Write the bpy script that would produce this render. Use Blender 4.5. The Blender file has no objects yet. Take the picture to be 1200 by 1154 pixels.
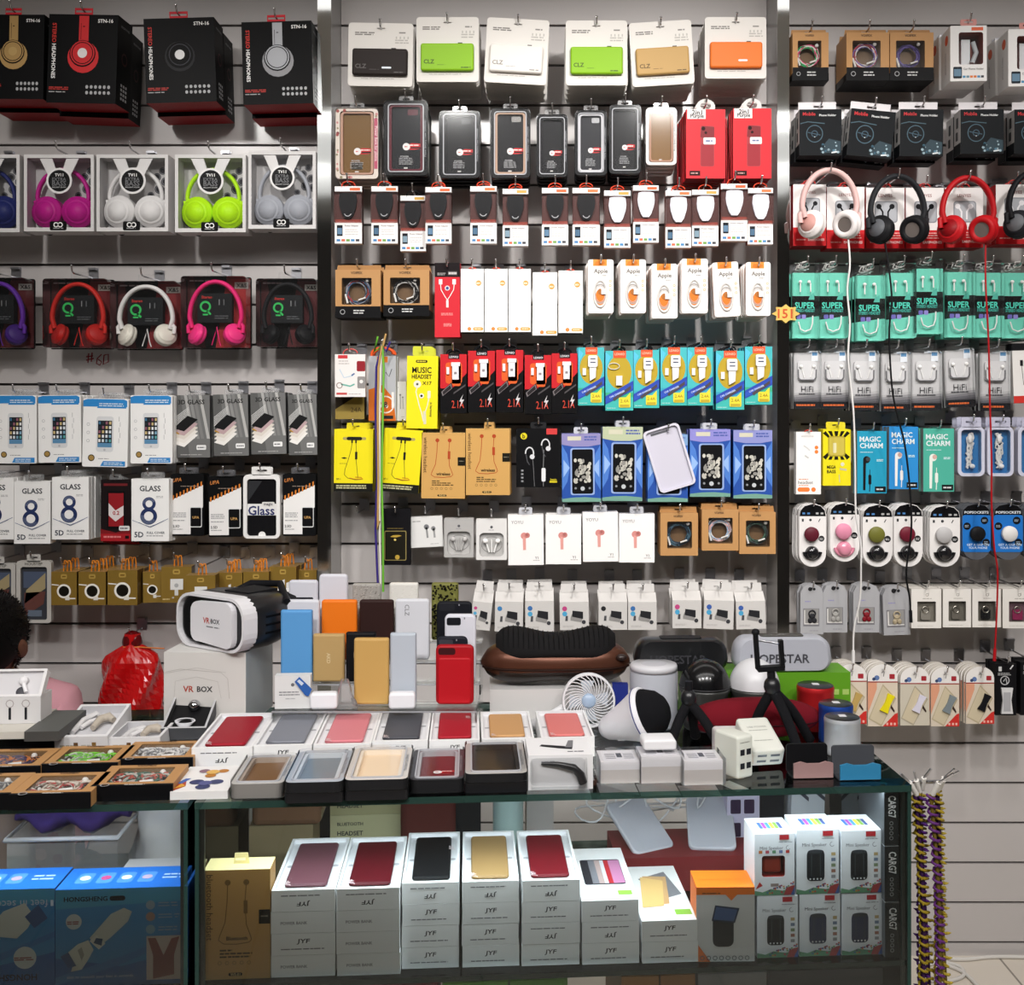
import bpy, math, random
from mathutils import Vector, Matrix
PI=math.pi
rnd=random.Random(7)
sc=bpy.context.scene
COL=sc.collection
# camera model: focal length and vanishing point in photo pixels, eye height, distance of the slat wall
FP=1287.0; VX,VY=640.0,485.0; CZ=1.44; WY=2.92
def PX(px,Y): return (px-VX)/FP*Y
def PZ(py,Y): return CZ-(py-VY)/FP*Y

# ---------------------------------------------------------------- materials
def lin(h):
    h=h.lstrip('#'); r=[]
    for i in (0,2,4):
        c=int(h[i:i+2],16)/255
        r.append(c/12.92 if c<=.04045 else ((c+.055)/1.055)**2.4)
    return (r[0],r[1],r[2],1)
_m={}
ROUGH={'':.5,'g':.18,'m':.3,'c':.06,'f':.95,'s':.32,'k':.12}
def newmat(name):
    m=bpy.data.materials.new(name); m.use_nodes=True
    nt=m.node_tree
    for n in list(nt.nodes): nt.nodes.remove(n)
    out=nt.nodes.new('ShaderNodeOutputMaterial')
    return m,nt,out
def see(nt,out,tint,rough,ior,haze,hcol=(.9,.9,.9,1)):
    t=nt.nodes.new('ShaderNodeBsdfTransparent'); t.inputs[0].default_value=tint
    g=nt.nodes.new('ShaderNodeBsdfGlossy'); g.inputs['Roughness'].default_value=rough
    g.inputs['Color'].default_value=(.9,.92,.92,1)
    d=nt.nodes.new('ShaderNodeBsdfDiffuse'); d.inputs[0].default_value=hcol
    fr=nt.nodes.new('ShaderNodeFresnel'); fr.inputs[0].default_value=ior
    m1=nt.nodes.new('ShaderNodeMixShader'); m2=nt.nodes.new('ShaderNodeMixShader')
    nt.links.new(fr.outputs[0],m1.inputs[0]); nt.links.new(t.outputs[0],m1.inputs[1]); nt.links.new(g.outputs[0],m1.inputs[2])
    m2.inputs[0].default_value=haze
    nt.links.new(m1.outputs[0],m2.inputs[1]); nt.links.new(d.outputs[0],m2.inputs[2])
    nt.links.new(m2.outputs[0],out.inputs[0])
def M(s):
    if s in _m: return _m[s]
    m,nt,out=newmat(s)
    if s=='clear': see(nt,out,(.98,.98,.98,1),.13,1.2,.008)
    elif s=='film': see(nt,out,(.95,.95,.95,1),.12,1.4,.10)
    elif s=='smoke': see(nt,out,(.8,.8,.82,1),.10,1.5,.10,(.5,.5,.52,1))
    elif s=='frost': see(nt,out,(.9,.9,.92,1),.25,1.4,.35,(.85,.86,.9,1))
    elif s=='glass': see(nt,out,(.965,.985,.975,1),.02,1.36,.0)
    elif s=='glassedge': see(nt,out,(.25,.42,.38,1),.05,1.5,.55,(.03,.075,.062,1))
    else:
        col,_,k=s.partition('/')
        b=nt.nodes.new('ShaderNodeBsdfPrincipled')
        c4=lin(col); b.inputs['Base Color'].default_value=c4
        k0=k[:1]
        b.inputs['Roughness'].default_value=ROUGH.get(k0,.5)
        if k0=='': b.inputs['Specular IOR Level'].default_value=.22 if max(c4[:3])>.04 else .10
        if k0=='f': b.inputs['Specular IOR Level'].default_value=.15
        if k0 in('m','c'): b.inputs['Metallic'].default_value=1
        if k0=='n': b.inputs['Metallic'].default_value=.55; b.inputs['Roughness'].default_value=.36
        if k0=='e':
            b.inputs['Emission Color'].default_value=lin(col); b.inputs['Emission Strength'].default_value=float(k[1:] or 1)
        if k0=='k': b.inputs['Coat Weight'].default_value=.6
        if k0=='f':
            n=nt.nodes.new('ShaderNodeTexNoise'); n.inputs['Scale'].default_value=900
            bp=nt.nodes.new('ShaderNodeBump'); bp.inputs['Strength'].default_value=.25; bp.inputs['Distance'].default_value=.001
            nt.links.new(n.outputs[0],bp.inputs['Height']); nt.links.new(bp.outputs[0],b.inputs['Normal'])
        nt.links.new(b.outputs[0],out.inputs[0])
    _m[s]=m
    return m

# ---------------------------------------------------------------- text outlines
_t={}
def textgeo(s,bold):
    k=(s,bold)
    if k in _t: return _t[k]
    cu=bpy.data.curves.new('glyphs','FONT'); cu.body=s; cu.size=1; cu.resolution_u=2
    if bold: cu.offset=.022
    ob=bpy.data.objects.new('glyphs',cu)
    me=ob.to_mesh()
    vs=[(v.co.x,v.co.y) for v in me.vertices]; fs=[tuple(p.vertices) for p in me.polygons]
    ob.to_mesh_clear(); bpy.data.objects.remove(ob); bpy.data.curves.remove(cu)
    if not vs: vs=[(0,0),(1,0),(1,1)]; fs=[]
    xs=[v[0] for v in vs]; ys=[v[1] for v in vs]
    _t[k]=(vs,fs,min(xs),max(xs),min(ys),max(ys))
    return _t[k]

# ---------------------------------------------------------------- mesh builder
def rrp(x0,z0,x1,z1,r,n=4):
    p=[]
    r=max(min(r,(x1-x0)/2.001,(z1-z0)/2.001),1e-5)
    for cx,cz,a in ((x1-r,z1-r,0),(x0+r,z1-r,90),(x0+r,z0+r,180),(x1-r,z0+r,270)):
        for i in range(n+1):
            t=math.radians(a+90*i/n); p.append((cx+r*math.cos(t),cz+r*math.sin(t)))
    return p
def circ(cx,cz,r,n=24,rz=None):
    rz=rz or r
    return [(cx+r*math.cos(2*PI*i/n),cz+rz*math.sin(2*PI*i/n)) for i in range(n)]
class B:
    def __init__(s): s.v=[]; s.f=[]; s.mi=[]; s.sm=[]; s.mats=[]
    def mat(s,m):
        if m not in s.mats: s.mats.append(m)
        return s.mats.index(m)
    def add(s,vs,fs,m,smooth=False):
        o=len(s.v); s.v+=[tuple(v) for v in vs]; k=s.mat(m)
        for f in fs: s.f.append(tuple(i+o for i in f)); s.mi.append(k); s.sm.append(smooth)
        return s
    def face(s,pts,m): return s.add(pts,[tuple(range(len(pts)))],m)
    def box(s,x0,x1,y0,y1,z0,z1,m,**fm):
        v=[(x0,y0,z0),(x1,y0,z0),(x1,y1,z0),(x0,y1,z0),(x0,y0,z1),(x1,y0,z1),(x1,y1,z1),(x0,y1,z1)]
        fs=dict(bot=(3,2,1,0),top=(4,5,6,7),front=(0,1,5,4),back=(2,3,7,6),left=(3,0,4,7),right=(1,2,6,5))
        for k,f in fs.items():
            s.add([v[i] for i in f],[(0,1,2,3)],fm.get(k,m))
        return s
    def prism(s,poly,y0,y1,m,side=None,smooth=False):
        n=len(poly)
        s.add([(x,y0,z) for x,z in poly],[tuple(range(n))],m)
        s.add([(x,y1,z) for x,z in poly],[tuple(range(n-1,-1,-1))],m)
        s.add([(x,y0,z) for x,z in poly]+[(x,y1,z) for x,z in poly],[(i,i+n,(i+1)%n+n,(i+1)%n) for i in range(n)],side or m,smooth)
        return s
    def rr(s,x0,z0,x1,z1,r,y0,y1,m,side=None,n=4): return s.prism(rrp(x0,z0,x1,z1,r,n),y0,y1,m,side)
    def soft(s,x0,z0,x1,z1,r,y0,y1,e,m,n=5,k=3):
        # rounded slab with softened front and back rims
        rings=[]
        for i in range(k+1):
            a=PI/2*i/k; rings.append((e*(1-math.sin(a)),y0+e*(1-math.cos(a))))
        prof=rings+[(d,y1-(y-y0)) for d,y in reversed(rings)]
        # rings go from inset front (d=e) to full, to inset back
        prof=[(e*(1-math.sin(PI/2*i/k)),y0+e*(1-math.cos(PI/2*i/k))) for i in range(k+1)]
        prof=prof+[(d,y1-(y-y0)) for d,y in reversed(prof)]
        P=[rrp(x0+d,z0+d,x1-d,z1-d,max(r-d,1e-4),n) for d,y in prof]
        N=len(P[0]); vs=[]; fs=[]
        for (d,y),p in zip(prof,P): vs+=[(x,y,z) for x,z in p]
        for j in range(len(prof)-1):
            for i in range(N): fs.append((j*N+i,(j+1)*N+i,(j+1)*N+(i+1)%N,j*N+(i+1)%N))
        s.add(vs,fs,m,True)
        s.add(vs[:N],[tuple(range(N))],m); s.add(vs[-N:],[tuple(range(N-1,-1,-1))],m)
        return s
    def frame(s,po,pi,y0,y1,m,inner=None):
        n=len(po)
        for y in (y0,y1):
            s.add([(x,y,z) for x,z in po]+[(x,y,z) for x,z in pi],[(i,(i+1)%n,(i+1)%n+n,i+n) for i in range(n)],m)
        s.add([(x,y0,z) for x,z in po]+[(x,y1,z) for x,z in po],[(i,i+n,(i+1)%n+n,(i+1)%n) for i in range(n)],m)
        s.add([(x,y0,z) for x,z in pi]+[(x,y1,z) for x,z in pi],[(i,(i+1)%n,(i+1)%n+n,i+n) for i in range(n)],inner or m)
        return s
    def recess(s,po,pi,y0,yr,y1,m,inner,floor=None,side=None):
        n=len(po)
        s.add([(x,y0,z) for x,z in po]+[(x,y0,z) for x,z in pi],[(i,(i+1)%n,(i+1)%n+n,i+n) for i in range(n)],m)
        s.add([(x,y0,z) for x,z in po]+[(x,y1,z) for x,z in po],[(i,i+n,(i+1)%n+n,(i+1)%n) for i in range(n)],side or m)
        s.add([(x,y1,z) for x,z in po],[tuple(range(n-1,-1,-1))],side or m)
        s.add([(x,y0,z) for x,z in pi]+[(x,yr,z) for x,z in pi],[(i,(i+1)%n,(i+1)%n+n,i+n) for i in range(n)],inner)
        s.add([(x,yr,z) for x,z in pi],[tuple(range(n))],floor or inner)
        return s
    def tube(s,pts,r,m,n=6,closed=False,rad=None):
        pts=[Vector(p) for p in pts]; N=len(pts); vs=[]; fs=[]
        up=None
        for i,p in enumerate(pts):
            a=pts[(i-1)%N] if (i>0 or closed) else p; c=pts[(i+1)%N] if (i<N-1 or closed) else p
            t=(c-a); t=t.normalized() if t.length>1e-9 else Vector((0,0,1))
            if up is None: up=Vector((0,0,1)) if abs(t.z)<.9 else Vector((0,1,0))
            x=t.cross(up)
            if x.length<1e-6: x=t.cross(Vector((1,0,0)))
            x.normalize(); y=x.cross(t); up=y
            rr_=rad[i] if rad else r
            for k in range(n):
                q=2*PI*k/n; v=p+(x*math.cos(q)+y*math.sin(q))*rr_; vs.append(tuple(v))
        for i in range(N if closed else N-1):
            j=(i+1)%N
            for k in range(n): fs.append((i*n+k,i*n+(k+1)%n,j*n+(k+1)%n,j*n+k))
        s.add(vs,fs,m,True)
        if not closed:
            s.add(vs[:n],[tuple(range(n))],m); s.add(vs[-n:],[tuple(range(n))],m)
        return s
    def lathe(s,prof,m,axis='z',c=(0,0,0),n=24,mat=None,smooth=True):
        # prof: (radius, height) pairs; axis letter or matrix
        vs=[]; fs=[]
        for r,h in prof:
            for k in range(n):
                q=2*PI*k/n; a,b=r*math.cos(q),r*math.sin(q)
                if axis=='z': p=(a,b,h)
                elif axis=='y': p=(a,h,b)
                else: p=(h,a,b)
                if mat: p=tuple(mat@Vector(p))
                vs.append((p[0]+c[0],p[1]+c[1],p[2]+c[2]))
        for j in range(len(prof)-1):
            for k in range(n): fs.append((j*n+k,j*n+(k+1)%n,(j+1)*n+(k+1)%n,(j+1)*n+k))
        s.add(vs,fs,m,smooth)
        s.add(vs[:n],[tuple(range(n))],m); s.add(vs[-n:],[tuple(range(n))],m)
        return s
    def ell(s,c,r,m,n=20,k=12,mat=None,lo=-90,hi=90):
        prof=[(math.cos(math.radians(lo+(hi-lo)*i/k)),math.sin(math.radians(lo+(hi-lo)*i/k))) for i in range(k+1)]
        mm=Matrix.Diagonal((r[0],r[1],r[2])); 
        if mat: mm=mat@mm
        return s.lathe([(max(a,1e-4),b) for a,b in prof],m,'z',c,n,mm)
    def xf(s,mat,start=0):
        for i in range(start,len(s.v)): s.v[i]=tuple(mat@Vector(s.v[i]))
        return s
    def build(s,name,parent=None):
        me=bpy.data.meshes.new(name)
        me.from_pydata(s.v,[],s.f)
        for m in s.mats: me.materials.append(M(m) if isinstance(m,str) else m)
        me.polygons.foreach_set('material_index',s.mi); me.polygons.foreach_set('use_smooth',s.sm)
        me.update()
        o=bpy.data.objects.new(name,me); COL.objects.link(o)
        if parent: o.parent=parent
        return o

class Fr:
    """printing surface of a pack: u,v run 0..1 over one of its faces"""
    def __init__(s,b,w,h,t=0,plane='F',y=0):
        s.b=b; s.plane=plane; s.W0=w; s.t=t; s.y=y
        s.w,s.h={'F':(w,h),'B':(w,t),'L':(t,h),'R':(t,h),'T':(w,t)}[plane]
        s.H0=h
    def p(s,a,c,l):
        e=.00025*l; P=s.plane
        if P=='F': return (a-s.w/2,s.y-e,c)
        if P=='B': return (a-s.w/2,s.t-c,-e)
        if P=='L': return (-s.W0/2-e,s.t-a,c)
        if P=='R': return (s.W0/2+e,a,c)
        return (a-s.w/2,c,s.H0+e)
    def R(s,u0,v0,u1,v1,c,l=1):
        s.b.face([s.p(u*s.w,v*s.h,l) for u,v in ((u0,v0),(u1,v0),(u1,v1),(u0,v1))],c); return s
    def P(s,pts,c,l=1):
        s.b.face([s.p(u*s.w,v*s.h,l) for u,v in pts],c); return s
    def C(s,u,v,r,c,l=1,n=20,rz=None):
        s.b.face([s.p(a,b_,l) for a,b_ in circ(u*s.w,v*s.h,r*s.w,n,(rz or r)*s.w)],c); return s
    def O(s,u,v,r,wd,c,l=1,n=24,rz=None,a0=0,a1=360):
        rz=rz or r; vs=[];fs=[]
        for i in range(n+1):
            q=math.radians(a0+(a1-a0)*i/n)
            for k in (-.5,.5): vs.append(s.p(u*s.w+(r+k*wd)*s.w*math.cos(q),v*s.h+(rz+k*wd)*s.w*math.sin(q),l))
        for i in range(n): fs.append((2*i,2*i+1,2*i+3,2*i+2))
        s.b.add(vs,fs,c); return s
    def RR(s,u0,v0,u1,v1,r,c,l=1):
        s.b.face([s.p(a,b_,l) for a,b_ in rrp(u0*s.w,v0*s.h,u1*s.w,v1*s.h,r*s.w,3)],c); return s
    def L(s,pts,wd,c,l=1):
        q=[(u*s.w,v*s.h) for u,v in pts]; wd*=s.w; vs=[]
        for i,(a,b_) in enumerate(q):
            a0=q[max(i-1,0)]; a1=q[min(i+1,len(q)-1)]
            dx,dy=a1[0]-a0[0],a1[1]-a0[1]; d=math.hypot(dx,dy) or 1
            nx,ny=-dy/d*wd/2,dx/d*wd/2
            vs.append(s.p(a+nx,b_+ny,l)); vs.append(s.p(a-nx,b_-ny,l))
        s.b.add(vs,[(2*i,2*i+1,2*i+3,2*i+2) for i in range(len(q)-1)],c); return s
    def T(s,txt,u,v,W,c,l=2,rot=0,bold=True,H=None,shear=0):
        # text centred at (u,v); W = its length as a share of the face width (of the height when turned a quarter)
        vs,fs,x0,x1,y0,y1=textgeo(txt,bold)
        base=s.h if abs(abs(rot)-90)<45 else s.w
        k=W*base/max(x1-x0,1e-6); kz=k if H is None else H*s.h/max(y1-y0,1e-6)
        q=math.radians(rot); cx,cy=(x0+x1)/2,(y0+y1)/2
        out=[]
        for x,y in vs:
            a=(x-cx)*k+(y-cy)*kz*shear; b_=(y-cy)*kz
            out.append(s.p(u*s.w+a*math.cos(q)-b_*math.sin(q),v*s.h+a*math.sin(q)+b_*math.cos(q),l))
        s.b.add(out,fs,c); return s
    def lines(s,u0,u1,vs,th,c,l=1,rag=.15):
        # small print set as rows of broken dashes
        for v in vs:
            u=u0
            end=u1-rnd.random()*rag*(u1-u0)
            while u<end:
                d=min((.04+rnd.random()*.1),end-u); s.R(u,v-th/2,u+d*.85,v+th/2,c,l); u+=d
        return s

# ---------------------------------------------------------------- objects
def mk(name,b,parent=None,label=None):
    o=b.build(name,parent)
    if label: o['label']=label
    return o
def addparts(parts,root):
    for p in parts:
        o=mk(p[0],p[1],root,p[2] if len(p)>2 else None)
        if len(p)>3: addparts(p[3],o)
NLAB={}
def tag(o,label,cat,group=None):
    o['label']=label; o['category']=cat
    if group: o['group']=group
    return o
def thing(name,label,cat,loc,rot,parts,group=None):
    if len(parts)==1 and len(parts[0])<4: o=parts[0][1].build(name)
    else:
        o=bpy.data.objects.new(name,None); o.empty_display_size=.02; COL.objects.link(o); addparts(parts,o)
    o.location=loc; o.rotation_euler=rot
    return tag(o,label,cat,group)
def structure(name,b):
    o=b.build(name); o['kind']='structure'; return o
ODS=['leftmost','second from the left','third from the left','fourth from the left','fifth from the left','sixth from the left','seventh from the left','eighth from the left','ninth from the left']
def od(i,n):
    if i==n-1: return 'rightmost'
    if n>5 and i>=n-4: return ['fourth','third','second'][i-(n-4)]+' from the right'
    return ODS[i]
# ================================================================ packs on the wall: every maker returns its parts
WH='#efeeec'; BK='#0a0a0b'; RD='#c4161c'; KR='#b88a58'
def tab(w,z,tw=.035,th=.022,m='film',slot=True,y=.0):
    b=B(); po=rrp(-tw/2,z,tw/2,z+th,.004); pi=rrp(-tw*.28,z+th*.45,tw*.28,z+th*.68,.002)
    b.frame(po,pi,y,y+.0012,m); return ('hang_tab',b)
def ringtab(z,m,r=.013,wd=.0022,y=.004):
    b=B(); b.tube([(r*1.25*math.cos(a),y,z+r*.2+r*.75*math.sin(a)) for a in [PI*i/12 for i in range(13)]]+[(-r*1.25,y,z-.003)],wd/1.3,m,5); return ('hang_loop',b)
def phones_mesh(w,h,cx,z0,y,col,cup=None,thick=.0065,cr=.03,open_=1.0,face='z',inner=None,split=18,band2=None,lean=.35,drop=.62,drop2=None):
    """over-ear headphones: band arc and two cups, as a part with sub-parts; w,h overall size, z0 the lowest point"""
    cup=cup or col; b=B(); R=w/2-cr*.35; zc=z0+cr*1.1; H=h-cr*1.1-thick
    pts=[]
    for i in range(29):
        a=PI*i/28; pts.append((cx+R*open_*math.cos(a)*(1 if abs(math.cos(a))<.9 else 1),y,zc+H*(.30+.70*math.sin(a)) if 0<i<28 else zc+H*.30))
    pts=[(cx+R*.9,y,zc+.1*H)]+pts+[(cx-R*.9,y,zc+.1*H)]
    q=len(b.v)
    b.tube([(x,y_,z) for x,y_,z in pts],thick,col,8)
    for i in range(q,len(b.v)):
        x,yy,z=b.v[i]; b.v[i]=(x,y+(yy-y)*1.5,z)
    if band2:
        b.tube([(cx+(R-.009)*math.cos(PI*i/20),y,zc+H*(.3+.7*math.sin(PI*i/20))-.008) for i in range(3,18)],thick*.9,band2,8)
    cups=[]
    for sgn in (-1,1):
        c=B(); px=cx+sgn*(w/2-cr*1.0); pz=z0+cr
        m=Matrix.Translation((px,y,pz))@Matrix.Rotation(-sgn*lean,4,'Y')@Matrix.Rotation(sgn*(drop if sgn<0 or drop2 is None else drop2),4,'Z')
        k=cr
        c.lathe([(.001,-k*.42),(k*.70,-k*.42),(k*.78,-k*.34),(k*.80,-k*.28),(k*.96,-k*.24),(k,-k*.1),(k*.98,k*.05),(k*.9,k*.12),(k*.92,k*.2),(k*.95,k*.35),(k*.8,k*.52),(k*.58,k*.48),(k*.5,k*.36)],cup,'y',(0,0,0),26,m)
        c.lathe([(k*.56,k*.38),(.001,k*.37)],'#6a625e','y',(0,0,0),22,m)
        if inner: c.lathe([(k*.3,-k*.425),(k*.62,-k*.43),(k*.62,-k*.44),(.001,-k*.44)],inner,'y',(0,0,0),22,m)
        # yoke joining cup and band
        c.tube([(px+sgn*cr*.75,y,pz+cr*.1),(px+sgn*cr*.8,y,pz+cr*.7),(cx+sgn*R*.93,y,zc+H*.22)],thick*.9,col,7)
        cups.append(('ear_cup',c))
    return ('headphones',b,None,cups)

def k_headphone_box(w,h,t,col,hub='#d8d8d8'):
    b=B(); b.box(-w/2,w/2,0,t,0,h,BK,bot='#8c1418',top='#101011')
    f=Fr(b,w,h,t)
    f.R(.44,.66,.58,.985,col).R(.495,.86,.525,.87,BK,2)
    f.L([(.47,.9),(.47,.72)],.006,'#00000a',2)
    f.C(.5,.545,.215,'#2a2a2c',1) if col==BK else f.C(.51,.52,.225,'#8f8f92' if hub==col else col,1)
    f.C(.5,.56,.19,BK,2); f.C(.5,.565,.175,col,3)
    f.O(.5,.565,.15,.012,'#33333a' if col==BK else BK,4)
    f.C(.5,.565,.07 if hub!=col else .1,hub,5)
    f.T('STN-16',.82,.93,.22,WH,2)
    f.T('STEREO',.085,.79,.22,'#c8342c',2,rot=-90); f.T('HEADPHONES',.085,.47,.39,WH,2,rot=-90)
    for j in range(2):
        for i in range(6): f.RR(.56+i*.063,.165-j*.065,.56+i*.063+.04,.205-j*.065,.3,'#a9a9ab',2)
    f.lines(.03,.34,(.175,.155),.012,'#b0322c'); f.lines(.03,.28,(.125,),.01,'#a9a9a9')
    g=Fr(b,w,h,t,'R')
    g.C(.5,.55,.2,'#3c1214',1).C(.5,.55,.14,BK,2)
    for j in range(4):
        for i in range(3): g.R(.3+i*.16,.08+j*.05,.40+i*.16,.11+j*.05,'#b9b9bb',1)
    g.T('HEADPHONES',.5,.9,.6,'#77777a',2)
    tb=B(); po=[(-.13*w,h),(.13*w,h),(.13*w,h+.016),(-.13*w,h+.016)]; tb.frame(po,[(-.02,h+.005),(.02,h+.005),(.02,h+.010),(-.02,h+.010)],.0,.001,'#c22530')
    return [('box_body',b),('hang_tab',tb)]

def k_boxed_headphones(w,h,t,col):
    b=B(); pi=rrp(-w*.455,h*.05,w*.455,h*.955,.002)
    b.recess(rrp(-w/2,0,w/2,h,.001),pi,0,t*.8,t,'#d3d1d0','#b9b6b6','#bdbbbb')
    f=Fr(b,w,h,t,'F',t*.8)
    r2=random.Random(3)
    for (u,v) in ((.83,.84),(.87,.70),(.75,.76),(.90,.58),(.78,.60),(.66,.52),(.16,.10),(.25,.05),(.1,.16),(.33,.11),(.62,.1),(.7,.06)):
        q=.045+.03*r2.random(); f.C(u,v,q,'#2b2b30',1).O(u,v,q*.75,.01,'#77777c',2)
    ph=phones_mesh(w*.90,h*.80,0,h*.06,t*.42,col,thick=.0055,cr=w*.23,lean=-.25,drop=.15,inner=col)
    rb=B()
    for sg in (-1,1):
        rb.prism([(sg*w*.28,h*.95),(sg*w*.10,h*.95),(sg*-.02*w,h*.62),(sg*.10*w,h*.62)] if sg<0 else [(sg*w*.10,h*.95),(sg*w*.28,h*.95),(sg*.10*w,h*.62),(sg*-.02*w,h*.62)],t*.04,t*.05,'#d9d7d6')
    rb.prism(circ(0,h*.66,w*.185,28),t*.025,t*.04,'#e4e2e1')
    g=Fr(rb,w,h,t,'F',t*.025)
    g.C(.5,.66,.155,BK,1,28).T('TV11',.5,.735,.12,WH,2).T('EXTRA',.5,.68,.2,'#6d6d70',2).T('BASS',.5,.625,.2,'#6d6d70',2).T('BRILLIANT SOUND',.5,.575,.2,'#b9b9b9',2)
    g2=Fr(b,w,h,t,'F',0); g2.RR(.37,.012,.61,.13,.02,BK,1).O(.46,.085,.03,.014,WH,2).O(.52,.085,.03,.014,WH,2).lines(.42,.57,(.04,),.012,'#999999',2)
    wd=B(); wd.face([(-w*.46,.001,h*.04),(w*.46,.001,h*.04),(w*.46,.001,h*.96),(-w*.46,.001,h*.96)],'clear')
    return [('box_body',b),ph,('ribbon_label',rb),('window',wd)]

def k_blister_headphones(w,h,t,col,cup=None,back='#5e1014'):
    b=B(); b.rr(-w/2,0,w/2,h,.006,t-.002,t,BK)
    f=Fr(b,w,h,t,'F',t-.002)
    f.P([(.45,.02),(.98,.02),(.98,.98),(.62,.98)],back,1).P([(.02,.02),(.3,.02),(.12,.98),(.02,.98)],'#3a0c0e',1)
    f.R(.74,.84,.95,.93,'#b7b3ac',2).T('X&S',.845,.885,.16,BK,3).lines(.05,.4,(.95,),.02,'#99888a',2)
    ins=B(); ins.box(-w*.28,w*.24,t*.45,t*.8,h*.36,h*.76,'#17191b')
    g=Fr(ins,w,h,t,'F',t*.45)
    g.O(.34,.58,.07,.03,'#2fb457',1).L([(.36,.53),(.42,.47)],.03,'#2fb457',1).L([(.3,.47),(.38,.47)],.025,'#2fb457',1).T('Stereo',.36,.71,.16,'#b3281f',1).L([(.55,.6),(.55,.68)],.012,'#888a8c',1).L([(.62,.6),(.62,.68)],.012,'#66686a',1).lines(.48,.7,(.45,.42),.012,'#55585a',1)
    ph=phones_mesh(w*.90,h*.90,0,h*.05,t*.4,col,cup=cup or col,thick=.006,cr=w*.165,lean=.5,drop=.75)
    cd=B(); cd.tube([(-.01,t*.4,h*.05),(0,t*.3,h*.2),(.004,t*.3,h*.3),(.01,t*.35,h*.1),(.013,t*.4,h*.04)],.0014,col,5)
    bl=B(); P=rrp(-w*.49,h*.01,w*.49,h*.985,.008)
    bl.prism(P,0,t-.002,'clear')
    hd=B(); hd.frame(rrp(-.03,h,.03,h+.02,.003),rrp(-.012,h+.008,.012,h+.014,.002),t-.002,t,'clear')
    return [('backing_card',b),('insert',ins),ph,('cord',cd),('blister',bl),('hang_tab',hd)]

def phonepic(f,u0,v0,u1,v1,frame='#e6e6e6',scr=None,l=1):
    f.RR(u0,v0,u1,v1,.06,frame,l); du=(u1-u0);dv=(v1-v0)
    scr=scr or '#22303c'
    a0,b0,a1,b1=u0+du*.09,v0+dv*.13,u1-du*.09,v1-dv*.12
    f.R(a0,b0,a1,b1,scr,l+1); return a0,b0,a1,b1
def k_phone_glass(w,h,t):
    b=B(); b.rr(-w/2,0,w/2,h,.004,0,t,WH)
    f=Fr(b,w,h,t)
    f.P([(.0,.88),(.97,.88),(.97,.97),(.9,.992),(.1,.992),(.0,.97)],'#2f86c9',1).P([(.3,.86),(.95,.86),(.95,.92),(.36,.92)],'#2f86c9',1).lines(.35,.93,(.895,.925),.014,'#d7e6f2',3)
    f.P([(.40,.012),(.95,.012),(.95,.085),(.46,.085)],'#2f86c9',1).lines(.48,.93,(.06,.035),.012,'#cfe0ee',3)
    a0,b0,a1,b1=phonepic(f,.30,.22,.68,.74,'#d9dadb','#1a2026',1)
    cs=['#d9dfe3','#3e6e8e','#c9b27c','#7fa7c0','#2c3036','#e8e8e8','#5aa3a0','#8e5a6a']
    for j in range(6):
        for i in range(4):
            if j<1: continue
            f.R(a0+(i+.18)*(a1-a0)/4,b0+(j+.15)*(b1-b0)/6,a0+(i+.8)*(a1-a0)/4,b0+(j+.8)*(b1-b0)/6,cs[(i*3+j*5)%8],3)
    f.R(a0,b0,a1,b0+(b1-b0)*.16,'#5b8bb0',3).C(.49,.25,.025,'#b9b9bb',4)
    f.C(.2,.13,.075,'#3b3222',1).C(.2,.13,.055,'#a6864a',2)
    f.lines(.35,.62,(.12,),.01,'#9a9a9a',1)
    for k in range(5): f.L([(.8+.025*(k%2),.35+k*.08),(.8+.025*(k%2),.42+k*.08)],.008,'#8c8c8e',1)
    for v in (.62,.5,.38): f.O(.12,v,.03,.01,'#b8b8ba',1)
    return [('box_body',b),tab(w,h-.004,.04,.02)]
def k_3d_glass(w,h,t):
    b=B(); b.rr(-w/2,0,w/2,h,.002,0,t,'#4a4a4a'); f=Fr(b,w,h,t)
    f.R(0,.0,1,1,'#5b5b5a',1).P([(.45,0),(1,0),(1,1),(.2,1)],'#6f6f6e',2)
    for k,(u,c) in enumerate(((.5,'#a9a8a6'),(.62,'#8b8b8a'),(.74,'#7e7e7d'),(.9,'#b4b3b0'))): f.P([(u-.2,1),(u-.12,1),(u+.1,.3),(u+.02,.3)],c,3)
    for k in range(7): f.P([(.02,.62-k*.028),(.42,.80-k*.02),(.42,.808-k*.02),(.02,.632-k*.028)],'#d8d8d6',4)
    for k,(c,v) in enumerate((('#ece9e4',.22),('#e4dfd8',.28),('#d8d0c6',.34),('#b89ea0',.40),('#1b1b1c',.47))):
        f.P([(.02,v),(.30,v-.05),(.68,v+.14),(.40,v+.20)],c,5+k)
    f.P([(.05,.40),(.17,.37),(.17,.39),(.05,.43)],'#b58a30',12)
    f.T('3D GLASS',.5,.89,.72,'#2a2a2a',4,bold=True); 
    f.RR(.64,.12,.9,.2,.03,'#e9e9e8',12).lines(.67,.88,(.16,),.02,'#77787a',13).lines(.2,.85,(.045,),.015,'#a5a5a3',6)
    return [('box_body',b),tab(w,h-.004,.03,.018)]
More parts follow.
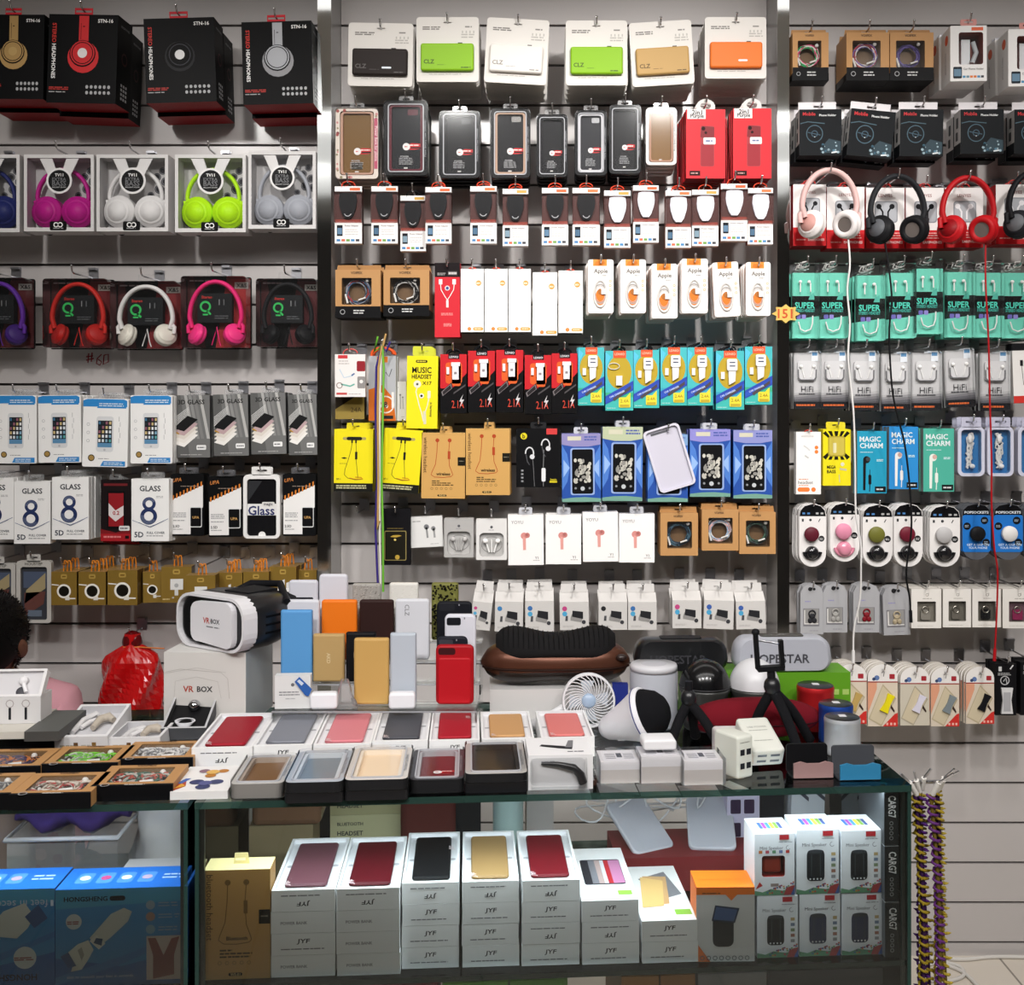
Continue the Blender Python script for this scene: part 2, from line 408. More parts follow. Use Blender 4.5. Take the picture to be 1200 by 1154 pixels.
def k_eight_glass(w,h,t):
    b=B(); b.box(-w/2,w/2,0,t,0,h,WH); f=Fr(b,w,h,t)
    f.T('GLASS',.5,.845,.56,'#3c3f45',2)
    f.O(.47,.60,.135,.085,'#27355f',1,28); f.O(.46,.40,.175,.10,'#22305a',1,28)
    for k in range(7): f.O(.46,.40,.12+.014*k,.004,'#8d97b0',2,24,a0=170,a1=330)
    for k in range(5): f.O(.47,.60,.10+.014*k,.004,'#8d97b0',2,24,a0=20,a1=180)
    f.L([(.03,.335),(.35,.26),(.5,.235),(.66,.27),(.98,.36)],.012,'#50628e',3).L([(.2,.30),(.5,.22),(.85,.32)],.012,'#27355f',3)
    f.T('5D',.2,.105,.24,'#2e3444',2,bold=True).T('FULL COVER',.65,.135,.48,'#4d5058',2).lines(.4,.9,(.085,),.015,'#9a9a9a',1).lines(.66,.86,(.72,.70),.01,'#b4b4b4',1)
    return [('box_body',b),tab(w,h-.005,.045,.022)]
def k_red_glass(w,h,t):
    b=B(); b.box(-w/2,w/2,0,t,0,h,'#1a1213'); f=Fr(b,w,h,t)
    f.R(0,0,1,.12,'#a01a22',1).P([(0,.12),(1,.12),(1,.2),(.5,.14),(0,.2)],'#7a141a',1).R(.1,.9,.9,.94,'#6a1c20',1)
    f.RR(.22,.2,.82,.82,.06,'#0c0c0d',2).R(.27,.24,.77,.78,'#8e1820',3).P([(.27,.42),(.5,.32),(.77,.42),(.77,.58),(.5,.5),(.27,.62)],'#d8cfce',4).T('0.2',.52,.46,.22,'#a0141c',5)
    f.RR(.62,.17,.98,.25,.05,'#d7d6d4',6).lines(.66,.95,(.21,),.02,'#66666a',7).lines(.1,.7,(.07,),.03,'#d57a7c',2).R(.82,.04,.95,.09,'#181012',2)
    return [('box_body',b),tab(w,h-.004,.03,.018)]
def k_stripe_glass(w,h,t):
    b=B(); b.rr(-w/2,0,w/2,h,.005,0,t,'#0c0c0d'); f=Fr(b,w,h,t)
    f.P([(.03,.17),(.97,.46),(.97,.82),(.03,.58)],'#e6e4e2',1).P([(.03,.03),(.60,.03),(.60,.2),(.97,.5),(.97,.6),(.03,.56)],'#e6e4e2',2)
    f.P([(.78,.03),(.97,.03),(.97,.45)],'#0c0c0e',3)
    for k in range(9):
        u=.06+k*.105; v=.56+u*.26; f.P([(u,v),(u+.045,v+.012),(u+.045,v+.085),(u,v+.075)],'#d07a2c',3)
    f.T('UPA',.2,.90,.28,'#b9733a',3,rot=8,shear=.3).lines(.3,.95,(.8,),.012,'#8a7a70',3)
    f.RR(.58,.14,.94,.47,.04,'#d9d9d9',4).RR(.6,.155,.92,.455,.03,'#0d0d0f',5).T('UPA',.76,.3,.2,'#c79a5a',6)
    f.lines(.08,.5,(.37,.34,.31,.25),.012,'#8a8a8c',4).T('2.5D',.17,.16,.2,'#3a3a3c',4).lines(.08,.4,(.11,),.012,'#9a9a9a',4)
    return [('box_body',b),tab(w,h-.004,.04,.02,'smoke')]
def k_black_glass(w,h,t):
    b=B(); b.frame(rrp(-w/2,0,w/2,h,.012),rrp(-w*.40,h*.04,w*.40,h*.93,.008),0,t,'#e3e2e0')
    c=B(); c.rr(-w*.41,h*.03,w*.41,h*.94,.008,t*.4,t*.8,'#141416/g'); f=Fr(c,w,h,t,'F',t*.4)
    f.R(.1,.36,.9,.54,'#dedddb',1).T('Glass',.48,.435,.72,'#2b3360',2,bold=True).RR(.5,.5,.84,.57,.03,'#d8d6d2',2).T('magic',.67,.53,.24,'#3d3f4a',3).P([(.12,.58),(.12,.9),(.5,.9)],'#2c2d30',1).C(.5,.05,.1,'#e3e2e0',2)
    return [('case_frame',b),('card',c),tab(w,h-.002,.05,.022,'#dddcd9')]
def k_gold_box(w,h,t,pic,half=False):
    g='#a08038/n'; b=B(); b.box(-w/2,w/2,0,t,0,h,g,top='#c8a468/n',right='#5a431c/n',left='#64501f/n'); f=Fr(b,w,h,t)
    f.RR(.38,.79,.62,.93,.05,'#d8b45c/n',1).R(.43,.84,.57,.88,'#7a5a1e',2)
    if pic=='cable':
        f.C(.5,.42,.27,'#15120c',1).O(.5,.42,.24,.07,'#e7e3da',2).L([(.02,.62),(.3,.6)],.04,'#e7e3da',2).L([(.55,.2),(.95,.2)],.045,'#e7e3da',2).R(.55,.15,.72,.26,'#d8d4ca',3)
    elif pic=='plug':
        f.R(.3,.36,.72,.66,'#dad9d6',1).R(.44,.2,.56,.36,'#cfcecb',1).R(.36,.12,.42,.16,'#b5b3ae',1).C(.5,.48,.07,'#a9a9a9',2).lines(.05,.3,(.1,),.03,'#c9b27c',1)
    else:
        for u,v in ((.36,.35),(.52,.45),(.68,.38)): f.P([(u-.05,v),(u+.05,v+.03),(u+.05,v+.2),(u-.05,v+.17)],'#d9d8d6',1)
        f.P([(.24,.18),(.8,.26),(.8,.42),(.5,.38),(.24,.34)],'#e7e6e4',2).P([(.24,.1),(.62,.14),(.62,.26),(.24,.24)],'#dcdbd8',3).R(.3,.14,.4,.2,'#3a4a8a',4).lines(.02,.3,(.07,),.03,'#d8c48c',1)
    hd=B()
    for dx in (-.0095,.0):
        for yy in (t*.45,):
            hd.tube([(dx+.0,yy,h-.002),(dx+.001,yy,h+.016),(dx+.003,yy,h+.026),(dx+.007,yy,h+.026),(dx+.009,yy,h+.015),(dx+.0098,yy,h-.002)],.0017,'#d9821f',6)
    return [('box_body',b),('rope_handle',hd)]
def k_case_pack(w,h,t):
    b=B(); b.recess(rrp(-w/2,0,w/2,h,.008),rrp(-w*.38,h*.05,w*.38,h*.9,.006),0,t*.5,t,'#b7b4ae','#8d8a84','#34363c')
    f=Fr(b,w,h,t,'F',t*.5); f.R(.17,.56,.83,.82,'#4a5468',1).P([(.2,.3),(.8,.55),(.8,.8),(.25,.52)],'#9b8d6a',2).P([(.2,.1),(.75,.3),(.8,.5),(.2,.48)],'#5f3a34',2).R(.3,.1,.7,.2,'#5f6a78',3)
    f=Fr(b,w,h,t); f.T('HOUSTEP',.5,.95,.5,'#5a5853',1)
    return [('case',b),tab(w,h-.003,.035,.02,'#b9b6b0')]
def k_power_card(w,h,t,col,shine=False,logo='#3b4a20'):
    b=B(); b.frame(rrp(-w/2,0,w/2,h,.008),rrp(-.010,h*.905,.010,h*.925,.003,4),0,.0012,'#dcd8d2')
    b.rr(-w/2,0,w/2,h,.008,.0013,.0018,'#cfcbc5') if False else None
    f=Fr(b,w,h,t)
    f.lines(.1,.42,(.845,.815),.018,'#7a7672').lines(.78,.9,(.85,),.022,'#8a8682').lines(.72,.95,(.73,.69),.02,'#b4b0aa').lines(.2,.75,(.12,),.01,'#a9a5a0')
    for k in range(4): f.L([(.74+k*.06,.75),(.74+k*.06,.79)],.02,'#b9b5af',1)
    p=B(); p.soft(-w*.425,h*.155,w*.425,h*.575,.006,-.013,0,.004,col)
    g=Fr(p,w,h,t,'F',-.013)
    g.T('CLZ',.21,.29,.17,logo,1,bold=True).lines(.72,.88,(.2,),.015,logo,1).lines(.34,.5,(.24,),.006,logo,1)
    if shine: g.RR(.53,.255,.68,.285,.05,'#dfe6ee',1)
    p.box(w*.17,w*.24,-.009,-.004,h*.574,h*.59,'#3a3836')
    return [('backing_card',b),('power_bank',p)]
def k_power_case(w,h,t,shell,cut,inner,edge=None,floral=False,sticker=True,cam=None,side=None):
    """a phone battery case seen inside its clear box"""
    b=B(); b.recess(rrp(-w/2,0,w/2,h,.010),rrp(-w*.40,h*.05,w*.40,h*.965,.007),.003,.012,t,shell,cut,inner,side)
    f=Fr(b,w,h,t,'F',.012)
    if edge: f.b.frame(rrp(-w*.385,h*.06,w*.385,h*.955,.008),rrp(-w*.33,h*.085,w*.33,h*.935,.006),.004,.0119,edge)
    if not floral and shell!='#e0dad6': b.frame(rrp(-w*.415,h*.042,w*.415,h*.972,.008),rrp(-w*.39,h*.055,w*.39,h*.96,.006),.0005,.004,'#b9babf')  # pale ring paints in the highlight along the clear box rim
    if cam: f.RR(.53,.83,.77,.91,.03,cam,2)
    if sticker:
        f.C(.50,.40,.085,'#e9e6e4',3).P([(.55,.36),(.70,.36),(.88,.38),(.88,.44),(.62,.45),(.55,.43)],'#c8262a',2).R(.6,.375,.86,.395,'#181414',3).lines(.58,.8,(.42,),.015,'#f0e4e0',4).lines(.46,.53,(.40,),.012,'#c8262a',4)
        f.lines(.33,.66,(.24,.215,.19,.165),.011,'#9fa0a2',2).T('POWER',.46,.265,.2,'#a9aaac',2)
    f.RR(.44,.10,.53,.118,.01,'#cfcdca',2)
    g=Fr(b,w,h,t,'F',.003)
    if floral:
        r2=random.Random(5)
        for k in range(26):
            u=r2.choice((.04,.05,.95,.96,r2.random())); v=r2.random() if u<.1 or u>.9 else r2.choice((.02,.975))
            g.C(u,v,.022+.02*r2.random(),r2.choice(('#7a2a30','#c88a86','#9a4a44','#8a8060')),1,7)
        g.R(.905,.14,.985,.86,'#b8506a',2).T('Power Bank for phone',.945,.5,.5,'#e8d0d4',3,rot=-90)
        f.R(.36,.14,.62,.24,'#33302a',2)
    else: g.T('Phone Battery Case 2500mAh',.945,.5,.5,'#86888c',1,rot=90)
    bx=B(); bx.prism(rrp(-w*.515,-h*.01,w*.515,h*1.015,.011),-.001,t+.001,'clear')
    tb=B(); tb.frame(rrp(-.018,h,.018,h+.016,.004),rrp(-.009,h+.006,.009,h+.011,.002),t*.4,t*.4+.0012,'film')
    return [('case',b),('clear_box',bx),('hang_tab',tb)]
def k_red_case(w,h,t):
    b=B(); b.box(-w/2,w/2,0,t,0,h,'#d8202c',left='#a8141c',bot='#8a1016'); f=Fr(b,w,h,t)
    f.R(.03,.86,.5,1,'#e9e4e2',1).T('2in1',.28,.955,.26,'#3a3634',2).T('Purple',.28,.895,.34,'#3a3634',2)
    f.RR(.36,.17,.72,.76,.05,'#a8323a',1).RR(.38,.18,.70,.5,.04,'#98202c',2).P([(.36,.6),(.72,.52),(.72,.74),(.40,.76)],'#7d1a22',2).C(.44,.72,.05,'#2a1012',3).C(.5,.66,.035,'#2a1012',3)
    f.RR(.44,.49,.75,.59,.03,'#e4dcdc',4).lines(.5,.7,(.54,),.02,'#5a6a9a',5).R(.09,.04,.36,.11,'#2a1414',1).lines(.12,.33,(.075,),.02,'#b88a84',2)
    hr=B(); hr.frame(circ(0,h+.006,.024,20,.02),circ(0,h+.009,.013,20,.009),.002,.004,'#d9d6d2')
    return [('box_body',b),('hang_ring',hr)]
def k_adapter(w,h,t,col,loop='#d8452a',i=0):
    b=B(); b.box(-w/2,w/2,.003,t,0,h,'#4a1d18',left='#8a3a2c',right='#3a1a16',bot='#cfc8c4'); f=Fr(b,w,h,t,'F',.003)
    f.R(0,.9,1,1,WH,1).R(.55,.925,.93,.975,['#d8663a','#d07a4a','#c8a050'][i%3],2).R(.02,.36,.98,.42,'#8a3020',1)
    f.R(0,0,1,.36,WH,1).R(.08,.13,.29,.32,'#1c2026',2).R(.1,.16,.27,.27,['#5d7f9c','#4a6a86','#7f98a8'][i%3],3).T('Power Adapter',.62,.305,.5,'#7c6c70',2).lines(.38,.9,(.24,.2,.16),.012,'#c2bab8',2)
    for k,c in enumerate(('#3f7fb8','#d0684a','#6fa04a','#3f86bc','#3a3c44')): f.R(.07+k*.175,.035,.07+k*.175+.135,.075,c,2)
    a=B(); k=w*.33
    prof=[(-k*.9,.86),(-k*.95,.80),(-k,.74),(-k*.92,.64),(-k*.62,.5),(-k*.34,.44)]
    poly=[(x,v*h) for x,v in prof]+[(-x,v*h) for x,v in reversed(prof)]+[(k*.5,.875*h),(-k*.5,.875*h)]
    a.prism(poly[::-1],-.006,.003,col,None,True)
    g=Fr(a,w,h,t,'F',-.006); g.O(.5,.53,.13,.022,'#c9c9cc' if col!=WHP else '#b9b6cc',1,12,a0=200,a1=340).P([(.36,.84),(.64,.84),(.60,.62),(.40,.62)],'#17171a' if col!=WHP else '#e8e4f2',1)
    wd=B(); wd.box(-w*.5,w*.5,-.008,.0025,h*.365,h*.895,'clear')
    return [('box_body',b),('adapter',a),('window',wd),ringtab(h,loop)]
WHP='#efecf6'
def coil(b,cx,cz,r,y,cols,n=6,th=.0016,sq=1.0,seed=1,box=True):
    r2=random.Random(seed)
    for i in range(n):
        rr=r*(.78+.26*r2.random()); ox,oz=(r2.random()-.5)*r*.22,(r2.random()-.5)*r*.2
        ph=r2.random()*6; c=cols[i%len(cols)]; c2=cols[(i+1)%len(cols)]
        pts=[(cx+ox+rr*math.cos(q),y+.002*math.sin(3*q+ph),cz+oz+rr*sq*math.sin(q)) for q in [2*PI*k/26 for k in range(26)]]
        b.tube(pts,th,c,5,True)
        pts=[(cx+ox+(rr+th*.8*math.cos(9*q))*math.cos(q),y-.0005+.0016*math.sin(9*q),cz+oz+(rr+th*.8*math.cos(9*q))*sq*math.sin(q)) for q in [2*PI*k/60 for k in range(60)]]
        b.tube(pts,th*.55,c2,4,True)
def k_braided(w,h,t,cols,seed=1,band=.235,win=(.14,.27,.80,.83),bands=True,buds='#dcdad6',logo='VOIFEX'):
    b=B(); u0,v0,u1,v1=win
    pi=rrp(-w/2+u0*w,v0*h,-w/2+u1*w,v1*h,.003)
    b.recess(rrp(-w/2,0,w/2,h,.001),pi,0,t*.75,t,KR,'#7a5c3a','#6a5138',KR)
    f=Fr(b,w,h,t)
    if bands:
        f.R(-.0,0,1,band,'#0d0d0f',1).O(.16,band*.5,.05,.015,'#9a9a9c',2).lines(.40,.66,(band*.62,band*.4),.025,'#c9c9c9',2)
        b.box(-w/2-.0006,w/2+.0006,-.0003,t+.0006,-.0006,band*h*.55,'#0d0d0f')
    f.T(logo,.47,(v1+1)/2+.02,.26,'#4a3826',2)
    c=B(); cx=((u0+u1)/2-.5)*w; cz=(v0+v1)/2*h; r=min((u1-u0)*w,(v1-v0)*h)*.455
    coil(c,cx,cz,r,t*.4,cols,7,.0017,1,seed)
    c.tube([(cx-r*1.0,t*.3,cz-r*.2),(cx-r*.8,t*.25,cz-r*.95)],.0028,buds,6); c.tube([(cx+r*.1,t*.2,cz-r*.7),(cx+r*.7,t*.2,cz-r*.5)],.0024,buds,6)
    c.ell((cx+r*.8,t*.3,cz+r*.95),(.005,.005,.005),buds,10,6)
    wd=B(); wd.face([(x,.0012,z) for x,z in pi],'clear')
    tb=B(); fl=.014; tb.frame([(-w*.5,h),(w*.5,h),(w*.48,h+fl),(-w*.48,h+fl)],[(-.010,h+.005),(.010,h+.005),(.010,h+.009),(-.010,h+.009)],t*.45,t*.45+.0012,'#a87c4c')
    return [('box_body',b),('earphones',c),('window',wd),('hang_flap',tb)]
def k_red_cable(w,h,t):
    b=B(); b.box(-w/2,w/2,0,t,0,h,'#cc2230'); f=Fr(b,w,h,t)
    f.R(0,.81,1,1,'#191214',1).R(.52,.83,.9,.89,'#3c3436',2).lines(.55,.88,(.86,),.03,'#c9c4c2',3).lines(.1,.45,(.86,.84),.012,'#9a9492',2)
    for sg in (-1,1):
        f.R(.5+sg*.27-.07,.71,.5+sg*.27+.07,.78,'#ece6e4',2).L([(.5+sg*.27,.71),(.5+sg*.25,.64),(.5+sg*.1,.55),(.5,.5)],.03,'#ece6e4',2)
    f.R(.455,.40,.545,.5,'#ece6e4',2).C(.5,.66,.1,'#d9d4d6',2).C(.5,.66,.06,'#3a4a8a',3).lines(.25,.75,(.32,.30),.012,'#e58a88',1).lines(.35,.7,(.18,.165,.15),.01,'#e58a88',1)
    return [('box_body',b),ringtab(h-.012,'#d8332e',.012)]
def k_white_cable(w,h,t):
    b=B(); b.box(-w/2,w/2,0,t,0,h,'#f4f2ee',bot='#2a2a2c'); f=Fr(b,w,h,t)
    f.C(.77,.775,.12,'#e0a04a',1).lines(.68,.86,(.78,.765),.012,'#f2e6d0',2).L([(.1,.50),(.32,.57),(.42,.66),(.56,.7)],.012,'#d9d6d2',1).L([(.15,.42),(.4,.5),(.62,.66)],.012,'#dedbd6',1)
    f.C(.37,.05,.08,'#d8863e',1).RR(.53,.025,.98,.075,.1,'#e0a04a',1).lines(.6,.9,(.05,),.015,'#f4e2c4',2).lines(.1,.4,(.94,),.008,'#cfcbc6',1).lines(.7,.9,(.13,),.01,'#cfcbc6',1)
    return [('box_body',b),ringtab(h-.004,'#d8452a',.008)]
def k_apple_card(w,h,t):
    b=B(); b.rr(-w/2,0,w/2,h,.006,0,.004,'#f3efeb','#e0763a')
    f=Fr(b,w,h,t); f.R(.2,.88,.74,1,'#e8923c',1).P([(.25,.9),(.5,.88),(.7,.93),(.6,.97),(.3,.96)],'#d87a28',2).T('Apple',.5,.775,.54,'#6f6b67',2,bold=True).lines(.55,.75,(.7,),.015,'#8c8a88',1)
    f.C(.48,.30,.19,'#e07828',1,24,.32).C(.48,.40,.10,'#a8662a',2,16,.12)
    for k in range(3): f.O(.87,.60-k*.085,.04,.02,'#e0a050',2)
    f.O(.48,.36,.24,.05,'#a5a09c',3,30,.37).O(.48,.36,.19,.02,'#b5aeaa',4,30,.31)
    c=B()
    for k in range(3): c.tube([(w*(-.02)+(w*.225+k*.0012)*math.cos(q),-.002-.0006*k,h*.36+(h*.235+k*.001)*math.sin(q)) for q in [2*PI*i/26 for i in range(26)]],.0013,'#d8d4d0',5,True)
    c.box(w*.02,w*.2,-.005,-.001,h*.35,h*.45,'#efedea')
    return [('backing_card',b),('cable',c)]
def k_ear_box_white(w,h,t):
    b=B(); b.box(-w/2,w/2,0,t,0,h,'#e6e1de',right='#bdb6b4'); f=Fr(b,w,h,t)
    f.R(.1,.9,.42,.98,'#c8343a',1).lines(.12,.5,(.84,.78),.02,'#b5aeac',1).RR(.72,.6,1,.84,.04,'#8f1c26',1).RR(.74,.2,1,.48,.04,'#8e8a88',1).C(.87,.36,.06,'#e6e1de',2)
    f.L([(.15,.65),(.3,.45),(.6,.5)],.04,'#c2d0dc',1).L([(.2,.3),(.5,.25),(.65,.3)],.05,'#6fb0a0',1).L([(.55,.5),(.65,.55)],.05,'#4a6a98',2).O(.15,.27,.09,.03,'#9a8a84',1).R(.05,.05,.4,.1,'#c04a4a',1).lines(.45,.9,(.07,),.015,'#aaa3a1',1)
    return [('box_body',b),ringtab(h,'#d05a54',.014)]
def k_cable_24(w,h,t):
    b=B(); b.box(-w/2,w/2,0,t,0,h,'#2a2218'); f=Fr(b,w,h,t); f.P([(0,0),(1,0),(1,1),(.0,.35)],'#8f7a3a',1).T('KUX',.3,.88,.35,'#b9b4a8',2,rot=15).T('24A',.72,.33,.38,'#4a3a1c',2,bold=False)
    return [('box_body',b)]
def k_cable_31(w,h,t):
    b=B(); b.box(-w/2,w/2,0,t,0,h,'#b4b6ba'); f=Fr(b,w,h,t)
    f.P([(0,0),(1,0),(.9,.35),(.5,.55),(0,.48)],'#cf6a20',1).R(.3,.9,.7,.99,'#d8772a',1).T('3.1',.62,.32,.62,'#e9e6e2',3,H=.25).O(.62,.25,.3,.05,'#e6dcd0',2).T('8',.62,.25,.14,'#3a3a3c',4).L([(.62,.75),(.75,.68),(.85,.8)],.03,'#4a4c50',2).R(.5,.03,.9,.08,'#2a2a2e',2)
    return [('box_body',b),ringtab(h,'#d8521e',.022,.005)]
def k_music(w,h,t):
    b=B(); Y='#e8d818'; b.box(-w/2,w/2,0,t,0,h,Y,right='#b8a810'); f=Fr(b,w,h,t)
    f.RR(.28,.905,.66,.945,.06,'#2a2a1a',1).lines(.32,.62,(.925,),.016,'#d8c840',2).T('MUSIC',.48,.805,.62,'#23231a',2,H=.085).T('HEADSET',.48,.715,.64,'#23231a',2,H=.06).T('X17',.65,.625,.30,'#23231a',2,H=.05)
    f.C(.34,.61,.12,'#dedac8',1).C(.34,.61,.04,'#5a584c',2).L([(.34,.58),(.30,.5),(.42,.3),(.5,.2),(.55,.1)],.035,'#dcd8c0',1).C(.48,.45,.08,'#e4e0d0',2).C(.48,.45,.04,'#2a2a2a',3).L([(.72,.52),(.72,.42)],.10,'#dcd8c0',1).L([(.72,.42),(.66,.3),(.6,.22)],.03,'#dcd8c0',1).L([(.58,.24),(.60,.06)],.09,'#cfcbb0',2).T('in harmony',.78,.26,.2,'#4a4820',2,rot=-90)
    return [('box_body',b),tab(w,h,.05,.024,'#c9cc3a')]
def k_ldnio(w,h,t):
    b=B(); b.box(-w/2,w/2,0,t,0,h,'#0b0a0c'); f=Fr(b,w,h,t)
    f.P([(0,.42),(.45,.42),(1,.68),(1,1),(0,1)],'#c01a24',1).R(.3,.92,.72,1,'#17151a',2).T('LDNIO',.51,.955,.34,'#d6d4d6',3)
    f.RR(.2,.5,.82,.86,.1,'#d85a22',2).RR(.44,.46,.78,.86,.08,'#d85a22',2)
    f.P([(.02,.36),(.42,.52),(.48,.42),(.08,.27)],'#17151a',4).P([(.04,.36),(.40,.50),(.45,.42),(.09,.29)],'#7a7274',5).P([(.08,.36),(.38,.48),(.42,.42),(.12,.31)],'#2a2628',6)
    f.P([(.5,.32),(.95,.46),(.95,.49),(.5,.35)],'#4a4648',4)
    f.T('2.1A',.66,.15,.46,'#c8402e',3,bold=False,H=.13).P([(.72,.2),(.86,.32),(.80,.23),(.9,.23),(.74,.1),(.8,.19)],'#c9c6c8',4)
    c=B(); c.prism([(-.04*w,.57*h),(.20*w,.57*h),(.20*w,.8*h),(-.04*w,.8*h)],-.007,0,'#e9e3e6'); c.prism([(-.08*w,.8*h),(.25*w,.8*h),(.25*w,.86*h),(-.08*w,.86*h)],-.008,0,'#efeaec'); c.box(.03*w,.13*w,-.0075,-.007,.66*h,.7*h,'#8a8488'); c.box(-.26*w,-.16*w,-.005,0,.66*h,.78*h,'#e6dfe0')
    return [('box_body',b),('car_charger',c),ringtab(h,'#1a1a1c',.014,.0026)]
def k_teal_charger(w,h,t,alt=False,side='#3aa6b4'):
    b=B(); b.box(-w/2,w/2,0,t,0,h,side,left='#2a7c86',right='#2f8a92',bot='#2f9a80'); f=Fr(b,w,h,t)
    f.R(0,.3,1,1,'#46b3b8',1).R(0,0,1,.22,'#3fb0a8',1)
    f.C(.5,.64,.44,'#b59a2c',2,28,.60).P([(0,.55),(.05,.75),(.2,.9),(.0,.98)],'#57bcd8',3)
    f.P([(0,.24),(1,.5),(1,.34),(0,.1)],'#2c47a8',4).P([(.0,.12),(1,.38),(1,.44),(0,.2)],'#2f52b4',5).P([(.25,.2),(.92,.42),(.92,.36),(.32,.16)],'#4a4248',6)
    f.T('CAR CHARGER',.42,.275,.6,'#c9d4ec',7,rot=24)
    f.RR(.48,.05,.9,.22,.05,'#e0d03a',6).P([(.48,.1),(.9,.3),(.9,.1)],'#e0d03a',5).T('2.4A',.69,.16,.3,'#8a6a20',7,bold=False).RR(.52,.06,.86,.1,.01,'#b8a030',7)
    f.R(.28,.88,.74,1.0,'#d8542e',4).T('LDNIO',.51,.945,.36,'#f0b8a0',5).lines(.05,.4,(.04,),.012,'#a8dcd4',5)
    c=B()
    if alt: 
        c.tube([(w*(-.2)+.010*math.cos(q)*1.4,-.003,h*.74+.008*math.sin(q)) for q in [2*PI*i/16 for i in range(16)]],.0012,'#d9d6c8',5,True); c.box(-.12*w,.1*w,-.008,0,.42*h,.58*h,'#e6e2dc')
    else:
        c.prism(rrp(-.12*w,.66*h,.24*w,.86*h,.004),-.010,0,'#ebe8e6'); c.box(-.04*w,.16*w,-.0104,-.0095,.73*h,.75*h,'#4a5068'); c.box(-.04*w,.16*w,-.0104,-.0095,.79*h,.81*h,'#4a5068')
        c.prism([(-.05*w,.42*h),(.17*w,.48*h),(.19*w,.66*h),(-.07*w,.66*h)],-.008,0,'#e2dfdc'); c.box(-.33*w,-.2*w,-.005,0,.52*h,.64*h,'#e6e3df')
    return [('box_body',b),('car_charger',c),ringtab(h,'#1a1a1c',.012,.003)]
def k_yellow_neck(w,h,t):
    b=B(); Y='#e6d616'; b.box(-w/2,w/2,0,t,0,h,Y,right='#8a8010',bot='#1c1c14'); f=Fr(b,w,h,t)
    f.R(0,0,1,.135,'#191914',1).lines(.06,.85,(.095,.06),.022,'#b8b48a',2).RR(.22,.83,.82,.875,.03,'#a89a58',1).RR(.32,.825,.72,.88,.05,'#1f1f1c',2)
    f.R(.44,.78,.48,.83,'#1f1f1c',2).R(.54,.78,.58,.83,'#1f1f1c',2).L([(.46,.78),(.44,.68),(.36,.5),(.28,.35),(.27,.27),(.35,.22),(.55,.19),(.72,.2)],.012,'#2a2a20',2).L([(.56,.78),(.57,.64),(.57,.5),(.6,.32),(.62,.22)],.012,'#2a2a20',2).L([(.4,.22),(.55,.2),(.75,.205),(.7,.23),(.55,.235)],.02,'#c07a1c',3).R(.54,.52,.6,.64,'#1f1f1c',3)
    f.P([(.18,.54),(.26,.555),(.34,.54),(.26,.525)],'#2a2a20',2).lines(.14,.34,(.45,),.008,'#8a8020',1).T('BT-1',.12,.2,.1,'#3a3a20',2)
    tb=B(); tb.frame([(-w*.22,h),(w*.36,h),(w*.34,h+.016),(-w*.2,h+.016)],[(-.009,h+.005),(.012,h+.005),(.012,h+.009),(-.009,h+.009)],t*.5,t*.5+.0012,'#cfc01c')
    return [('box_body',b),('hang_tab',tb)]
def k_wireless(w,h,t,col='#c79a58',txt='wireless headset',txt2='wireless',lc='#a8401c',bare=False):
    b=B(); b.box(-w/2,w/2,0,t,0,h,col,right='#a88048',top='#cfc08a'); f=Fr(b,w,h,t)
    f.T(txt,.09,.66,.54 if not bare else .6,'#4a3418',2,rot=-90,bold=False)
    f.C(.36,.885,.045,lc,1).C(.64,.885,.045,lc,1).L([(.36,.88),(.35,.7),(.32,.52),(.24,.4),(.22,.36),(.3,.325),(.5,.32),(.68,.335),(.72,.36),(.7,.4),(.64,.5),(.62,.7),(.64,.88)],.014,lc,1).R(.60,.6,.66,.72,lc,2)
    f.T(txt2,.5,.375,.32,'#3a2c14',3).lines(.24,.44,(.265,),.016,'#5a4624',1).lines(.24,.75,(.235,.205),.016,'#5a4624',1)
    for k in range(5): f.O(.24+k*.11,.15,.025,.01,'#8a6c3c',1)
    f.RR(.37,.03,.58,.06,.04,'#2a2014',1).T('WS-01',.475,.045,.15,'#d0b070',2).R(.83,.50,1.0,.63,'#19170f',1).lines(.86,.98,(.57,),.012,'#777060',2)
    tb=B(); tb.frame([(-w*.1,h),(w*.14,h),(w*.12,h+.016),(-w*.08,h+.016)],[(-.007,h+.005),(.008,h+.005),(.008,h+.009),(-.007,h+.009)],t*.5,t*.5+.0012,'#b98f54' if not bare else '#cfc08a')
    return [('box_body',b),('hang_tab',tb)]
def k_black_ear(w,h,t):
    b=B(); b.box(-w/2,w/2,0,t,0,h,'#0c0c0e',left='#2c2c2e'); f=Fr(b,w,h,t)
    f.C(.17,.87,.075,'#d8c81e',1).T('b',.17,.87,.06,'#1a1a1a',2).R(.68,.9,.92,1.0,'#c83a3a',1)
    for u,v in ((.30,.58),(.66,.72)):
        f.O(u,v,.09,.028,'#d4d4d6',1,16,rz=.13,a0=-40,a1=185).C(u+.06,v-.06,.055,'#cfcfd2',2).L([(u-.08,v-.02),(u-.05,v-.14),(u+.0,v-.2)],.02,'#4a4a4e',1)
    f.L([(.37,.5),(.39,.3),(.41,.02)],.012,'#6a6a6c',1).L([(.62,.64),(.61,.34)],.012,'#8a8a8c',1).RR(.57,.1,.66,.33,.03,'#dcdcde',2).L([(.61,.1),(.61,.02)],.012,'#8a8a8c',1)
    for k in range(4): f.R(.11,.09+k*.06,.16,.12+k*.06,'#8a8a8e',1)
    f.P([(.75,.08),(.92,.08),(.92,.11),(.75,.11)],'#c8b81c',1).T('beats',.84,.135,.14,'#c8b81c',1)
    return [('box_body',b),tab(w,h,.04,.016,'#242426')]
